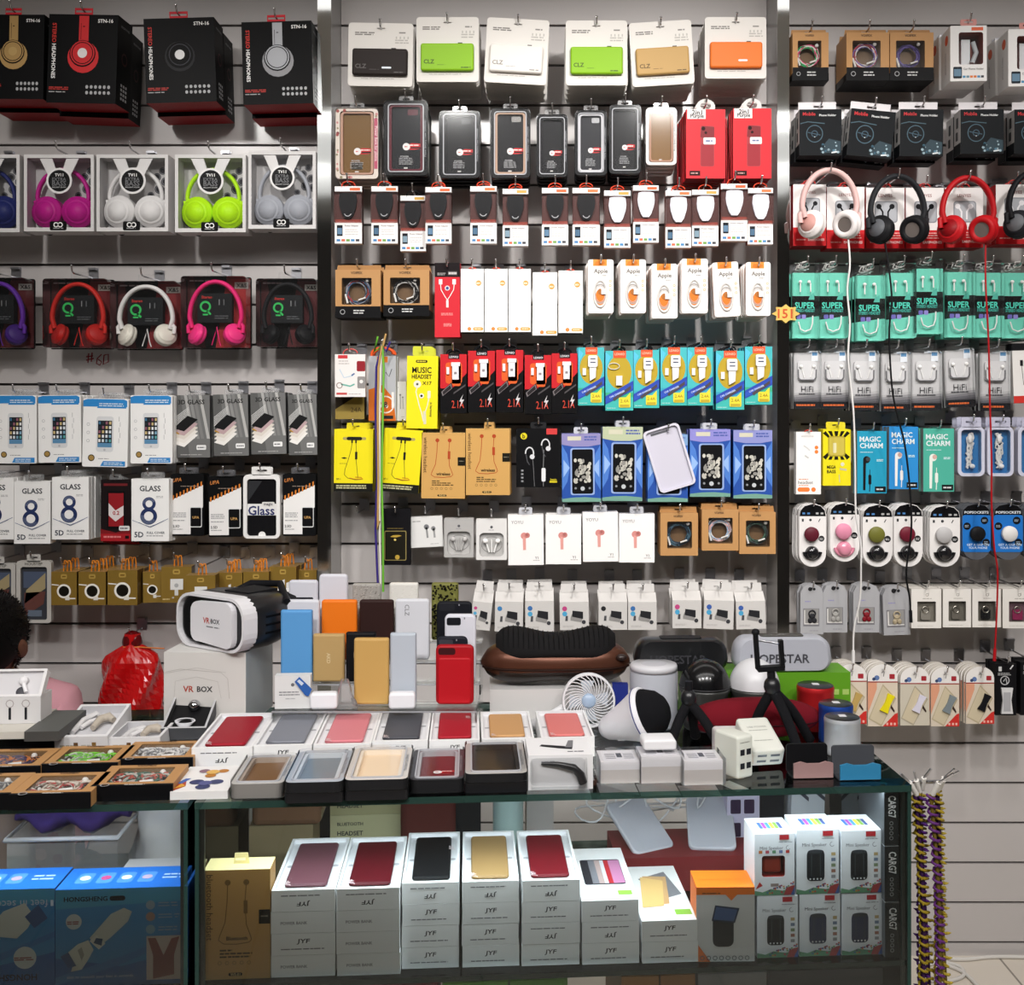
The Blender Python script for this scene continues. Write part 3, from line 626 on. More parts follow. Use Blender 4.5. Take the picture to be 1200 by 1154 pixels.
def k_blue_case(w,h,t,top='#7a86b8'):
    b=B(); b.box(-w/2,w/2,0,t,0,h,'#244c9c',right='#1c3a78'); f=Fr(b,w,h,t)
    f.P([(0,.84),(.3,.81),(.7,.81),(1,.84),(1,1),(0,1)],top,1).P([(0,.0),(1,0),(1,.05),(.6,.07),(.3,.065),(0,.045)],'#6f9a8a',1).R(.15,.9,.5,.96,'#c9c6b0',2).lines(.58,.95,(.95,.91),.02,'#4a5aa0',2)
    for sg,u in ((1,0),(-1,1)): f.P([(u,.16),(u+sg*.14,.3),(u+sg*.2,.5),(u+sg*.14,.7),(u,.84)],'#4a78c4',1).P([(u+sg*.04,.36),(u+sg*.2,.5),(u+sg*.04,.62)],'#8fb0e0',2)
    f.RR(.22,.1,.84,.79,.06,'#8fa6d4',3).RR(.26,.12,.80,.77,.05,'#0d0d0f',4)
    r2=random.Random(11)
    for k in range(26):
        u=.33+.4*r2.random(); v=.30+.32*r2.random(); f.C(u,v,.03+.04*r2.random(),r2.choice(('#b9b6ac','#a29f97','#8c8a84','#c8c5bb')),5+k%4,9,.04+.05*r2.random())
    for k in range(10): f.C(.33+.4*r2.random(),.30+.3*r2.random(),.022,'#1a1a1c',9,7)
    f.C(.53,.195,.055,'#b9bcc0',5).C(.35,.2,.03,'#8a8c90',5,8).C(.71,.2,.03,'#8a8c90',5,8)
    return [('box_body',b),tab(w,h-.002,.035,.018,'frost')]
def k_loose_case(w,h,t):
    b=B(); b.recess(rrp(-w/2,0,w/2,h,.012),rrp(-w*.44,h*.03,w*.44,h*.97,.010),0,t*.75,t,'#cfccd8','#b9b6c4','#c6c3d0')
    b.box(-w*.30,w*.18,t*.72,t*.74,h*.90,h*.935,'#5a5a60')
    f=Fr(b,w,h,t)
    for k in range(30): f.C(.015,.06+k*.03,.008,'#b9b6c2',1,6)
    return [('case',b)]
def k_black_gold(w,h,t):
    b=B(); b.box(-w/2,w/2,0,t,0,h,'#121114'); f=Fr(b,w,h,t)
    f.RR(.1,.08,.86,.61,.05,'#8a7c4a',1).RR(.13,.095,.83,.595,.04,'#1c1a12',2).P([(.3,.5),(.4,.53),(.6,.535),(.7,.52),(.5,.49)],'#b9993c',3).C(.47,.45,.04,'#e0c870',3).C(.55,.14,.08,'#b9993c',3).lines(.2,.8,(.65,),.015,'#6a5a2c',1)
    return [('box_body',b)]
def k_white_flat(w,h,t):
    b=B(); b.box(-w/2,w/2,0,t,0,h,'#dcdbd9'); f=Fr(b,w,h,t); f.L([(.5,.65),(.52,.3)],.06,'#8c8c8c',1).C(.5,.66,.08,'#77777a',1).L([(.72,.6),(.74,.3)],.06,'#9a9a9a',1).C(.71,.6,.07,'#88888a',1).lines(.08,.35,(.85,),.03,'#9a9896',1).lines(.6,.9,(.1,),.02,'#a9a7a5',1)
    return [('box_body',b)]
def k_earpods(w,h,t,c='#d9d7d5',e='#efeeec'):
    b=B(); b.recess(rrp(-w/2,0,w/2,h,.002),rrp(-w*.40,h*.08,w*.40,h*.66,.012),0,t*.5,t,c,'#a9a7a5','#b7b5b3')
    f=Fr(b,w,h,t); f.C(.5,.8,.045,'#55555a',1).lines(.4,.6,(.73,),.012,'#88868a',1)
    f=Fr(b,w,h,t,'F',t*.5); f.O(.5,.36,.33,.03,'#8d8b89',1,24,.26)
    p=B()
    for sg in (-1,1):
        p.ell((sg*w*.2,t*.1,h*.46),(w*.09,w*.08,w*.085),e,12,8); p.tube([(sg*w*.18,t*.2,h*.43),(sg*w*.08,t*.2,h*.18)],.0022,e,6)
    p.tube([(0,t*.2,h*.5),(0,t*.2,h*.18)],.002,e,5)
    wd=B(); wd.face([(-w*.42,.001,h*.06),(w*.42,.001,h*.06),(w*.42,.001,h*.68),(-w*.42,.001,h*.68)],'clear')
    return [('box_body',b),('earphones',p),('window',wd)]
def k_yoyu(w,h,t):
    b=B(); b.box(-w/2,w/2,0,t,0,h,'#eeebe9'); f=Fr(b,w,h,t)
    f.T('YOYU',.26,.85,.34,'#77757a',2,bold=False).C(.45,.58,.095,'#d08a84',1).C(.54,.59,.075,'#c27a74',2).P([(.41,.56),(.5,.54),(.5,.3),(.42,.3)],'#dc9c94',3).C(.53,.6,.04,'#a86460',3,10)
    f.T('Y1',.80,.14,.1,'#8a8684',2).lines(.7,.92,(.09,),.012,'#a8a4a2',1)
    return [('box_body',b),tab(w,h,.034,.018,'frost')]
def k_dock(w,h,t,c1='#b8447a',c2='#4a9cc4',one=False):
    b=B(); s_=.22
    b.add([(-w/2,0,0),(w/2,0,0),(w/2,0,h*(1-s_)),(-w/2,0,h*(1-s_)),(-w/2,t,0),(w/2,t,0),(w/2,t*.55,h),(-w/2,t*.55,h)],[(0,1,2,3),(4,7,6,5),(0,3,7,4),(1,5,6,2),(3,2,6,7),(0,4,5,1)],'#c6c3c0')
    f=Fr(b,w,h*.9,t); f.C(.17,.66,.085,c1,1); 
    if not one: f.C(.17,.5,.085,c2,1)
    f.P([(.36,.36),(.76,.28),(.80,.42),(.42,.5)],'#7e7c7a',1).P([(.42,.36),(.80,.34),(.80,.56),(.44,.6)],'#27272a',2).P([(.36,.30),(.74,.24),(.76,.34),(.38,.42)],'#8c8a88',3).C(.82,.24,.07,'#3a3a3e',3).P([(.18,.28),(.27,.28),(.28,.44),(.2,.44)],'#4a4a4e',1).lines(.1,.5,(.13,.10),.014,'#aaa7a4',1)
    tb=B(); tb.frame([(-w*.46,h),(w*.46,h),(w*.44,h+.022),(-w*.44,h+.022)],[(-.012,h+.009),(.012,h+.009),(.012,h+.013),(-.012,h+.013)],t*.52,t*.52+.0012,'#d0cdca')
    return [('box_body',b),('hang_tab',tb)]
def k_holder_box(w,h,t):
    b=B(); b.recess(rrp(-w/2,0,w/2,h,.001),rrp(-w*.27,h*.30,w*.40,h*.88,.006),0,t*.7,t,'#e2e0de','#8a2c1c','#7a2a1c')
    p=B(); p.box(-w*.12,w*.12,t*.3,t*.5,h*.32,h*.8,'#d9dcde'); p.tube([(w*.15,t*.2,h*.35),(w*.28,t*.25,h*.55),(w*.2,t*.3,h*.75)],.006,'#b4b9bc',8)
    f=Fr(b,w,h,t); f.R(.58,.91,.9,.97,'#d8603a',1).RR(.08,.05,.32,.26,.03,'#1c242c',1).R(.1,.09,.3,.22,'#5f7f96',2).T('Car Phone Holder',.64,.22,.56,'#8a8886',2)
    for k,c in enumerate(('#4a8ab0','#6a8a98','#d8783a','#d07030','#4a8ab8','#3a3c42')): f.R(.34+k*.1,.06,.42+k*.1,.1,c,1)
    g=Fr(b,w,h,t,'L'); g.C(.6,.80,.17,'#d85c34',1,24,.17).T('phone holder',.5,.4,.4,'#9a9896',1,rot=90)
    wd=B(); wd.face([(-w*.28,.0015,h*.29),(w*.41,.0015,h*.29),(w*.41,.0015,h*.89),(-w*.28,.0015,h*.89)],'clear')
    return [('box_body',b),('phone_holder',p),('window',wd),tab(w,h,.04,.016,'#c88a84')]
def k_mobile(w,h,t):
    b=B(); b.box(-w/2,w/2,0,t,0,h,'#0a0e12',left='#d2d0ce',top='#dcd9d8'); f=Fr(b,w,h,t)
    f.T('Mobile',.23,.90,.30,'#c0262c',2).T('Phone Holder',.67,.87,.40,'#e4e4e4',2)
    f.O(.36,.47,.19,.02,'#3f5a68',1,26,.2).O(.36,.47,.07,.02,'#365060',1).L([(.2,.5),(.5,.44)],.02,'#365060',1).P([(.02,.7),(.2,.74),(.6,.7),(.6,.68),(.2,.72),(.02,.68)],'#3c5662',1)
    f.P([(.5,.05),(.98,.05),(.98,.3),(.7,.36),(.55,.2)],'#1f3640',1)
    r2=random.Random(4)
    for k in range(14): f.C(.52+.42*r2.random(),.06+.28*r2.random(),.012+.03*r2.random(),r2.choice(('#4a7488','#2c5568','#8fa6b0','#16262e')),2,8)
    f.P([(.76,.04),(.9,.06),(.88,.09),(.76,.07)],'#d4d8da',3).C(.36,.4,.012,'#e0e0e0',3,8)
    g=Fr(b,w,h,t,'L'); g.RR(.3,.55,.6,.85,.06,'#2a2c2e',1).RR(.35,.2,.7,.45,.06,'#2a2c2e',1).lines(.2,.8,(.1,.07),.015,'#8a8886',1).R(0,0,1,.3,'#1c2226',2) if False else None
    g.RR(.35,.62,.65,.86,.06,'#3a3c3e',1); g.RR(.3,.34,.6,.54,.06,'#3a3c3e',1); g.R(0,0,1,.26,'#171c20',1)
    tb=B(); tb.frame([(-w*.5,h),(w*.40,h),(w*.40,h+.022),(-w*.5,h+.022)],[(-.014,h+.008),(.010,h+.008),(.010,h+.013),(-.014,h+.013)],t*.3,t*.3+.0012,'#dcd8da')
    return [('box_body',b),('hang_tab',tb)]
def k_red_ear(w,h,t,bud='#0c0c0e'):
    b=B(); b.box(-w/2,w/2,0,t,0,h,'#e2dddb',left='#b4141c',right='#c4141c',bot='#a4121a',top='#c81a22'); f=Fr(b,w,h,t)
    f.R(0,0,1,.30,'#c4161e',1).RR(.22,.42,.82,.78,.08,'#8b8d92',1).RR(.25,.44,.79,.76,.07,'#a9abb0',2).T('LENYES',.5,.87,.36,'#8a3c3a',2,bold=False)
    for sg in (-1,1): f.C(.5+sg*.17,.69,.07,bud,3,12).L([(.5+sg*.15,.68),(.5+sg*.07,.6),(.5+sg*.07,.47)],.045,bud,3)
    f.lines(.55,.93,(.25,.21,.17),.016,'#e8b4b0',2).T('EARPHONES',.7,.1,.5,'#f0d4d0',2).lines(.1,.4,(.1,),.02,'#e09a96',2)
    return [('box_body',b),ringtab(h,'#c03a36',.012)]
def k_super(w,h,t):
    b=B(); b.rr(-w/2,0,w/2,h*.88,.002,t*.7,t,'#6ccab4'); f=Fr(b,w,h,t,'F',t*.7)
    f.P([(0,.25),(1,.30),(1,.5),(.88,.5),(.75,.56),(0,.56)],'#10201e',1).R(0,.40,1,.57,'#10201e',1).P([(.65,.52),(.88,.52),(.88,.62),(.72,.58)],'#4fae9c',2)
    f.T('SUPER',.51,.445,.78,'#4fd0b8',3,H=.085).T('STEREO HEADSET',.51,.375,.78,'#3fb0a0',3,H=.042)
    for u in (.27,.47): f.RR(u-.08,.262,u+.08,.32,.03,'#6a62b0' if u<.4 else '#8a80c8',3)
    f.lines(.3,.7,(.93,),.012,'#cfe8e2',1)
    p=B()
    for sg in (-1,1):
        p.ell((sg*w*.17-w*.03,t*.35,h*.755),(w*.07,w*.06,w*.06),'#eceae8',10,6); p.tube([(sg*w*.17,t*.35,h*.75),(sg*w*.2,t*.35,h*.73),(sg*w*.2,t*.35,h*.62)],.0018,'#eceae8',6)
    p.tube([(-w*.28,t*.3,h*.22),(-w*.2,t*.3,h*.12),(-w*.02,t*.3,h*.09),(w*.2,t*.3,h*.12),(w*.27,t*.3,h*.2),(w*.28,t*.3,h*.30)],.0018,'#eceae8',6)
    bl=B(); bl.prism(rrp(-w/2,0,w/2,h,.004),0,t*.69,'clear')
    hr=B(); hr.tube([(-.012,t*.4,h-.008),(-.006,t*.4,h+.004),(.005,t*.4,h+.005),(.010,t*.4,h-.004),(.0,t*.4,h-.010)],.0016,'#dcd9d6',5,True)
    return [('card',b),('earphones',p),('clear_box',bl),('hang_loop',hr)]
def k_hifi(w,h,t):
    b=B(); b.box(-w/2,w/2,t*.5,t,0,h*.97,'#b9b8b8'); f=Fr(b,w,h,t,'F',t*.5)
    f.R(0,.12,1,.97,'#c2c1c2',1)
    for k in range(5): f.P([(0,.12),(1,.12),(1,.33-.042*k),(0,.27-.036*k)],['#b4b3b4','#949395','#77767a','#5e5d62','#4a494e'][k],2+k)
    f.R(0,0,1,.125,'#17161a',8).lines(.1,.9,(.065,),.03,'#d0622c',9).T('HiFi',.52,.34,.46,'#3a3a3e',9,bold=False,H=.10).lines(.2,.85,(.26,),.022,'#4a4a4e',9).R(.68,.83,.92,1.0,'#dfe4ea',9).R(.7,.92,.9,.98,'#5a8ab4',10)
    p=B(); p.rr(-w*.36,h*.50,w*.36,h*.83,.008,t*.2,t*.45,'#cfcecf')
    for sg in (-1,1):
        p.ell((sg*w*.24,t*.1,h*.73),(w*.07,w*.07,w*.07),'#e9e8e6',10,6); p.tube([(sg*w*.22,t*.15,h*.71),(sg*w*.12,t*.15,h*.54)],.0016,'#e9e8e6',5)
    p.tube([(-w*.34,t*.15,h*.68),(-w*.33,t*.15,h*.54),(-w*.25,t*.15,h*.50),(w*.25,t*.15,h*.50),(w*.33,t*.15,h*.54),(w*.34,t*.15,h*.68)],.0018,'#77777a',5)
    bl=B(); bl.prism(rrp(-w*.5,h*.005,w*.5,h,.004),-.001,t*.49,'clear')
    return [('card',b),('earphones',p),('clear_box',bl),tab(w,h-.001,.05,.02,'clear')]
def k_white_red(w,h,t):
    b=B(); b.box(-w/2,w/2,0,t,0,h*.88,'#e4e1de',top='#0c0c0e'); b.box(-w/2,w/2,-.0005,t,h*.88,h,'#19191c'); f=Fr(b,w,h,t); f.R(0,0,1,.12,'#c8342c',1).L([(.35,.68),(.42,.3)],.02,'#2a2a2c',1).R(.3,.62,.42,.72,'#1a1a1c',1).L([(.7,.6),(.7,.3)],.03,'#3a3a3c',1)
    return [('box_body',b)]
def k_white_orange(w,h,t):
    b=B(); b.box(-w/2,w/2,0,t,0,h,'#eae7e4'); f=Fr(b,w,h,t)
    f.T('wantone',.45,.93,.5,'#aaa6a4',2,bold=False).C(.82,.75,.075,'#e07a30',1).C(.82,.68,.075,'#e07a30',1).L([(.3,.78),(.45,.74),(.55,.7)],.05,'#c9c7c6',1).L([(.35,.62),(.5,.58)],.06,'#bdbbb9',1).T('headset',.38,.19,.6,'#6a6866',2,bold=False).RR(.05,.04,.55,.11,.2,'#e07a38',1).C(.7,.075,.09,'#e07a38',1).lines(.1,.5,(.24,.14),.012,'#d88a60',1)
    return [('box_body',b),ringtab(h-.002,'#c83a28',.007)]
def k_mega(w,h,t):
    b=B(); b.box(-w/2,w/2,0,t,0,h,'#e4d41a'); f=Fr(b,w,h,t)
    for k in range(16):
        a=2*PI*k/16; f.P([(.48,.72),(.48+.62*math.cos(a-.12),max(min(.72+.34*math.sin(a-.12),.97),.46)),(.48+.62*math.cos(a+.12),max(min(.72+.34*math.sin(a+.12),.97),.46))],'#1c1c10',1) if -.8<math.cos(a)<.8 else None
    f.RR(.18,.52,.80,.88,.1,'#a8962c',2).RR(.22,.54,.76,.86,.08,'#c4b24a',3).RR(.36,.58,.48,.76,.03,'#dcd6a8',4)
    f.T('MEGA',.3,.33,.32,'#23231a',2,H=.06).T('BASS',.3,.25,.32,'#23231a',2,H=.06).C(.7,.38,.07,'#d8d4b8',1).L([(.6,.30),(.85,.28)],.07,'#bdb8a0',1).L([(.58,.2),(.6,.06)],.03,'#bdb8a0',1)
    return [('box_body',b),tab(w,h,.042,.018,'#dccc2a')]
def k_magic(w,h,t,col,bud):
    b=B(); b.box(-w/2,w/2,0,t,0,h,col,left='#8f9496',right='#6f7476'); f=Fr(b,w,h,t)
    f.T('MAGIC',.44,.87,.72,'#d9e4e6',2,H=.085).T('CHARM',.48,.765,.78,'#d9e4e6',2,H=.085).lines(.1,.6,(.66,),.012,'#b0d0d4',1).lines(.66,.9,(.54,.52),.014,'#bcd8dc',1)
    f.C(.32,.54,.12,bud,1).C(.37,.55,.075,'#c9a49a' if bud!='#16181a' else '#3a3c40',2).P([(.2,.54),(.3,.5),(.28,.05),(.2,.05)],bud,1).RR(.38,.14,.48,.3,.04,bud,1).L([(.43,.3),(.43,.38)],.02,bud,1).L([(.43,.14),(.42,.03)],.03,bud,1)
    f.R(.6,.02,.97,.11,'#16181a',1).lines(.65,.93,(.065,),.025,'#c9c9c9',2)
    return [('box_body',b)]
def k_blue_cable_case(w,h,t,s=1):
    b=B(); b.recess(rrp(-w/2,0,w/2,h,.014),rrp(-w*.37,h*.06,w*.37,h*.94,.009),0,t*.7,t,'#c3c4d4','#5a88b0','#2a6ea6')
    p=B(); r2=random.Random(s)
    for k in range(7):
        q=[(w*.3*(r2.random()-.5),t*.35+.003*r2.random(),h*(.15+.7*i/7)+.004*r2.random()) for i in range(8)]
        p.tube(q,.0022,'#d5d4d2',5)
    p.ell((0,t*.3,h*.75),(.007,.005,.012),'#e2e0de',10,6); p.ell((w*.08,t*.3,h*.2),(.007,.004,.006),'#e2e0de',10,6)
    bl=B(); bl.prism(rrp(-w*.38,h*.05,w*.38,h*.95,.009),-.002,t*.15,'clear')
    return [('case',b),('cable',p),('cover',bl),tab(w,h-.002,.05,.026,'#b4b4c6')]
def popcard(w,h):
    r=w/2*.98; pts=[(-w/2,h*.82),(-w/2,r)]
    pts=[(w/2,h*.80)]+[(w*.46,h*.9),(w*.3,h*.97),(0,h),(-w*.3,h*.97),(-w*.46,h*.9),(-w/2,h*.80)]+[(-w/2*math.cos(q),r*(1-math.sin(q))) for q in [PI*i/14 for i in range(15)]]
    return pts
def k_pop(w,h,t,cap,base='#1a1a1c'):
    b=B(); b.prism(popcard(w,h),0,t,'#e0dddb'); f=Fr(b,w,h,t)
    f.P([(-.0+.01,.8),(.99,.8),(.95,.89),(.8,.96),(.5,.995),(.2,.96),(.05,.89)],'#0c0c0e',1)
    for u in (.12,.3,.62,.8): f.R(u,.83,u+.1,.86,'#4a7ab0' if u<.5 else '#aaa9a8',2)
    f.R(.1,.715,.17,.76,'#3a3a3c',1).C(.42,.74,.05,'#3a3a3c',1,8).L([(.72,.71),(.78,.76)],.03,'#3a3a3c',1).C(.83,.445,.11,'#222224',1).lines(.76,.9,(.45,.43),.01,'#c9c9c9',2)
    p=B(); p.lathe([(.001,-.012),(w*.25,-.012),(w*.27,-.010),(w*.27,-.004),(w*.24,0)],cap,'y',(w*-.06,0,h*.52),26)
    if base=='marble': pass
    q=B(); bc='#1a1a1c/k' if base!='pink' else '#d98aa0/k'
    q.lathe([(.001,-.014),(w*.17,-.014),(w*.22,-.010),(w*.25,-.003),(w*.26,0)],bc,'y',(w*-.02,0,h*.22),26)
    q.tube([(w*(-.02)+w*.31*math.cos(a),-.003,h*.24+w*.27*math.sin(a)) for a in [PI+PI*i/14 for i in range(15)]],.004,bc,7)
    return [('backing_card',b),('grip',p),('mount',q)]
def k_pop_blue(w,h,t,cap):
    b=B(); b.prism(popcard(w,h),.0006,t,'#55575c'); f=Fr(b,w,h,t)
    f.RR(.01,.14,.99,.80,.09,'#1f6fc0',1).P([(.02,.79),(.98,.79),(.95,.89),(.8,.96),(.5,.995),(.2,.96),(.05,.89)],'#0c0c0e',1)
    f.T('POPSOCKETS',.5,.845,.84,'#dfe6ee',3,H=.045).T('GET A GRIP ON',.55,.27,.78,'#c9def2',3,H=.04).T('YOUR PHONE',.55,.215,.66,'#c9def2',3,H=.04)
    for u,v in ((.78,.70),(.17,.60),(.84,.31)): f.C(u,v,.13,'#15181c',2).lines(u-.08,u+.08,(v+.012,v-.012),.012,'#9aa6b4',3)
    p=B(); p.lathe([(.001,-.014),(w*.24,-.014),(w*.26,-.012),(w*.26,-.004),(w*.2,0)],cap,'y',(0,0,h*.47),26)
    return [('backing_card',b),('grip',p)]
def k_grey_ring(w,h,t,ring,skew=0):
    b=B(); P=[(w/2,0),(w/2,h*.82),(w*.38,h*.95),(w*.15,h),(-w*.15,h),(-w*.38,h*.95),(-w/2,h*.82),(-w/2,0)]
    b.prism(P,0,t,'#a3a3a6'); f=Fr(b,w,h,t)
    f.C(.42,.91,.09,'#2a2a2c',1,10).C(.6,.91,.06,'#2a2a2c',1,10).R(.12,.16,.82,.52,'#77767a',1).R(.16,.2,.78,.49,'#dddad6',2).R(.2,.22,.78,.51,'#8c8a88',3).lines(.2,.5,(.66,),.02,'#8a86b4',1).lines(.4,.8,(.07,),.012,'#86848a',1)
    p=B(); p.tube([(.0+.008*math.cos(q),-.003,h*.42+.008*math.sin(q)) for q in [2*PI*i/18 for i in range(18)]],.0018,ring,6,True)
    p.ell((-.005,-.002,h*.28),(.006,.002,.007),ring,10,6); p.ell((.006,-.002,h*.28),(.006,.002,.007),ring,10,6); p.ell((0,-.002,h*.36),(.008,.002,.008),ring,10,6)
    return [('backing_card',b),('phone_ring',p)]
def k_white_ring(w,h,t,col,fl='#77716a'):
    b=B(); b.recess(rrp(-w/2,0,w/2,h,.001),rrp(-w*.30,h*.16,w*.32,h*.68,.002),0,t*.6,t,'#dedad4','#8a857c',fl,'#c9c4bc')
    f=Fr(b,w,h,t); f.O(.53,.85,.045,.012,'#77736c',1,14).L([(.56,.83),(.58,.90)],.012,'#77736c',1).lines(.38,.72,(.755,),.014,'#98948c',1).lines(.2,.75,(.06,),.012,'#c0bbb2',1)
    p=B(); p.tube([(.008*math.cos(q),t*.25,h*.46+.008*math.sin(q)) for q in [2*PI*i/18 for i in range(18)]],.0016,'#c9c4ba/m',6,True); p.rr(-w*.15,h*.2,w*.17,h*.46,.004,t*.3,t*.5,col)
    wd=B(); wd.face([(-w*.31,.001,h*.15),(w*.33,.001,h*.15),(w*.33,.001,h*.69),(-w*.31,.001,h*.69)],'clear')
    return [('box_body',b),('phone_ring',p),('window',wd)]
def k_arch_card(w,h,t,col,red=True):
    P=[(w/2,0),(w/2,h*.80)]+[(w/2*math.cos(q),h*.80+h*.20*math.sin(q)) for q in [PI*i/12 for i in range(1,12)]]+[(-w/2,h*.80),(-w/2,0)]
    b=B(); b.prism(P,0,t,'#c7bfae' if not red else '#d3c6b4','#c9c2b8'); f=Fr(b,w,h,t)
    Q=[(x/w+.5,z/h) for x,z in P if z>=h*.73]+[(0.01,.715),(.99,.715)]
    f.P([(.0,.72),(1,.72),(1,.80)]+[(.5+.5*math.cos(q),.80+.2*math.sin(q)) for q in [PI*i/12 for i in range(1,12)]]+[(0,.8)],'#e4e0dc',1).R(0,.705,1,.722,'#9a2a26',2)
    if red:
        f.P([(.5,0),(1,0),(1,.22),(.9,.2)],'#c8302a',1).P([(0,.2),(.3,.6),(.3,.7),(0,.7)],'#d89a7c',1)
        for u in (.65,.78,.9): f.RR(u-.035,.02,u+.035,.06,.01,'#e8b0a4',2)
    f.P([(.02,.12),(.45,.0),(.95,.45),(.5,.68)],'#b4a68a' if red else '#a89e8a',2).P([(.06,.13),(.45,.03),(.9,.44),(.5,.65)],'#c9bca0',3).P([(.75,.3),(.88,.22),(.9,.25),(.78,.35)],'#3a2a24',4)
    f.C(.30,.78,.09,'#5f78a8',2,8).C(.2,.76,.06,'#3a4a70',2,7).RR(.72,.76,.9,.84,.02,'#a02a34',2).L([(.45,.86),(.55,.88),(.52,.8)],.03,'#8a8886',2)
    p=B(); P2=[(-.010,0),(.010,0),(.0075,.012),(.0065,.022),(.0075,.034),(.009,.044),(-.009,.044),(-.0075,.034),(-.0065,.022),(-.0075,.012)]
    p.prism(P2,-.006,0,col,None,False); k=h/.15; p.xf(Matrix.Translation((w*.02,0,h*.24))@Matrix.Rotation(.42,4,'Y')@Matrix.Scale(k*1.02,4))
    return [('backing_card',b),('cable_protector',p)]
def k_black_white(w,h,t):
    b=B(); b.box(-w/2,w/2,0,t,0,h,'#141416'); f=Fr(b,w,h,t); f.R(.15,.86,.3,.95,'#c9c9c9',1).lines(.12,.75,(.82,.79),.02,'#9a9a9a',1).O(.45,.68,.2,.04,'#b9b9bb',1).L([(.38,.66),(.5,.73),(.55,.62)],.05,'#b9b9bb',1).L([(.7,.9),(.85,.98)],.06,'#d0d0d0',1)
    p=B(); p.prism([(-.36*w*.7,.04*h),(.30*w,.04*h),(.22*w,.3*h),(.30*w,.54*h),(-.25*w,.54*h),(-.18*w,.3*h)],-.006,0,'#d2d2d2'); p.box(-.16*w,.18*w,-.0066,-.006,.09*h,.46*h,'#a9a9ac')
    return [('box_body',b),('cable_protector',p)]
# ================================================================ the setting
def wallmat():
    m,nt,out=newmat('grey slat wall laminate')
    b=nt.nodes.new('ShaderNodeBsdfPrincipled'); n=nt.nodes.new('ShaderNodeTexNoise'); r=nt.nodes.new('ShaderNodeValToRGB')
    n.inputs['Scale'].default_value=3; n.inputs['Detail'].default_value=4
    r.color_ramp.elements[0].color=lin('#bcb7b5'); r.color_ramp.elements[1].color=lin('#c3bebc')
    nt.links.new(n.outputs[0],r.inputs[0]); nt.links.new(r.outputs[0],b.inputs['Base Color'])
    b.inputs['Roughness'].default_value=.24; b.inputs['Specular IOR Level'].default_value=.5
    nt.links.new(b.outputs[0],out.inputs[0]); return m
_m['wall']=wallmat()
def tilemat():
    m,nt,out=newmat('cream floor tile')
    b=nt.nodes.new('ShaderNodeBsdfPrincipled'); t=nt.nodes.new('ShaderNodeTexBrick'); c=nt.nodes.new('ShaderNodeTexCoord')
    t.offset=0; t.inputs['Scale'].default_value=1; t.inputs['Brick Width'].default_value=.6; t.inputs['Row Height'].default_value=.6; t.inputs['Mortar Size'].default_value=.003
    t.inputs['Color1'].default_value=lin('#d8cfc2'); t.inputs['Color2'].default_value=lin('#d4cbbe'); t.inputs['Mortar'].default_value=lin('#8c857b')
    nt.links.new(c.outputs['Object'],t.inputs['Vector']); nt.links.new(t.outputs['Color'],b.inputs['Base Color'])
    b.inputs['Roughness'].default_value=.25; nt.links.new(b.outputs[0],out.inputs[0]); return m
_m['tile']=tilemat()
CEIL=2.75
b=B(); b.box(-3,3,-1.8,3.1,-.05,0,'tile'); structure('floor',b)
b=B(); b.box(-3,3,-1.8,3.1,CEIL,CEIL+.05,'#d9d6d2'); structure('ceiling',b)
b=B(); b.box(-3,3,WY+.016,3.1,0,CEIL,'#5c5655'); structure('wall_back',b)
b=B(); b.box(-3,3,-1.85,-1.8,0,CEIL,'#4e4a48'); structure('wall_front',b)
b=B(); b.box(-3.05,-3,-1.8,3.1,0,CEIL,'#8b8886'); structure('wall_left',b)
b=B(); b.box(3,3.05,-1.8,3.1,0,CEIL,'#8b8886'); structure('wall_right',b)
SP=46.7/FP*WY; G0=PZ(30,WY)
zs=sorted([z for z in [G0+SP*k for k in range(-24,12)] if .02<z<CEIL-.03])
edges=[0]+zs+[CEIL]
def slats(name,x0,x1,gap=.0065):
    b=B()
    for i in range(len(edges)-1):
        a=edges[i]+(gap/2 if i else 0); c=edges[i+1]-(gap/2 if i<len(edges)-2 else 0)
        b.box(x0,x1,WY,WY+.0155,a,c,'wall')
    return structure(name,b)
XPL0,XPL1=PX(372,2.79),PX(388,2.79); XPR0,XPR1=PX(911,2.79),PX(925,2.79)
for nm,a,c in (('trim_1',-2.4,XPL0-.001),('trim_2',XPL1+.001,XPR0-.001),('trim_3',XPR1+.001,2.4)): slats(nm,a,c)
for nm,a,c in (('trim_4',XPL0,XPL1),('trim_5',XPR0,XPR1)):
    b=B(); b.box(a,c,2.793,WY+.0158,0,CEIL-.001,'#a7a5a3/s'); b.box(a,c,2.79,2.7928,0,CEIL-.001,'#c9cccb/c'); structure(nm,b)

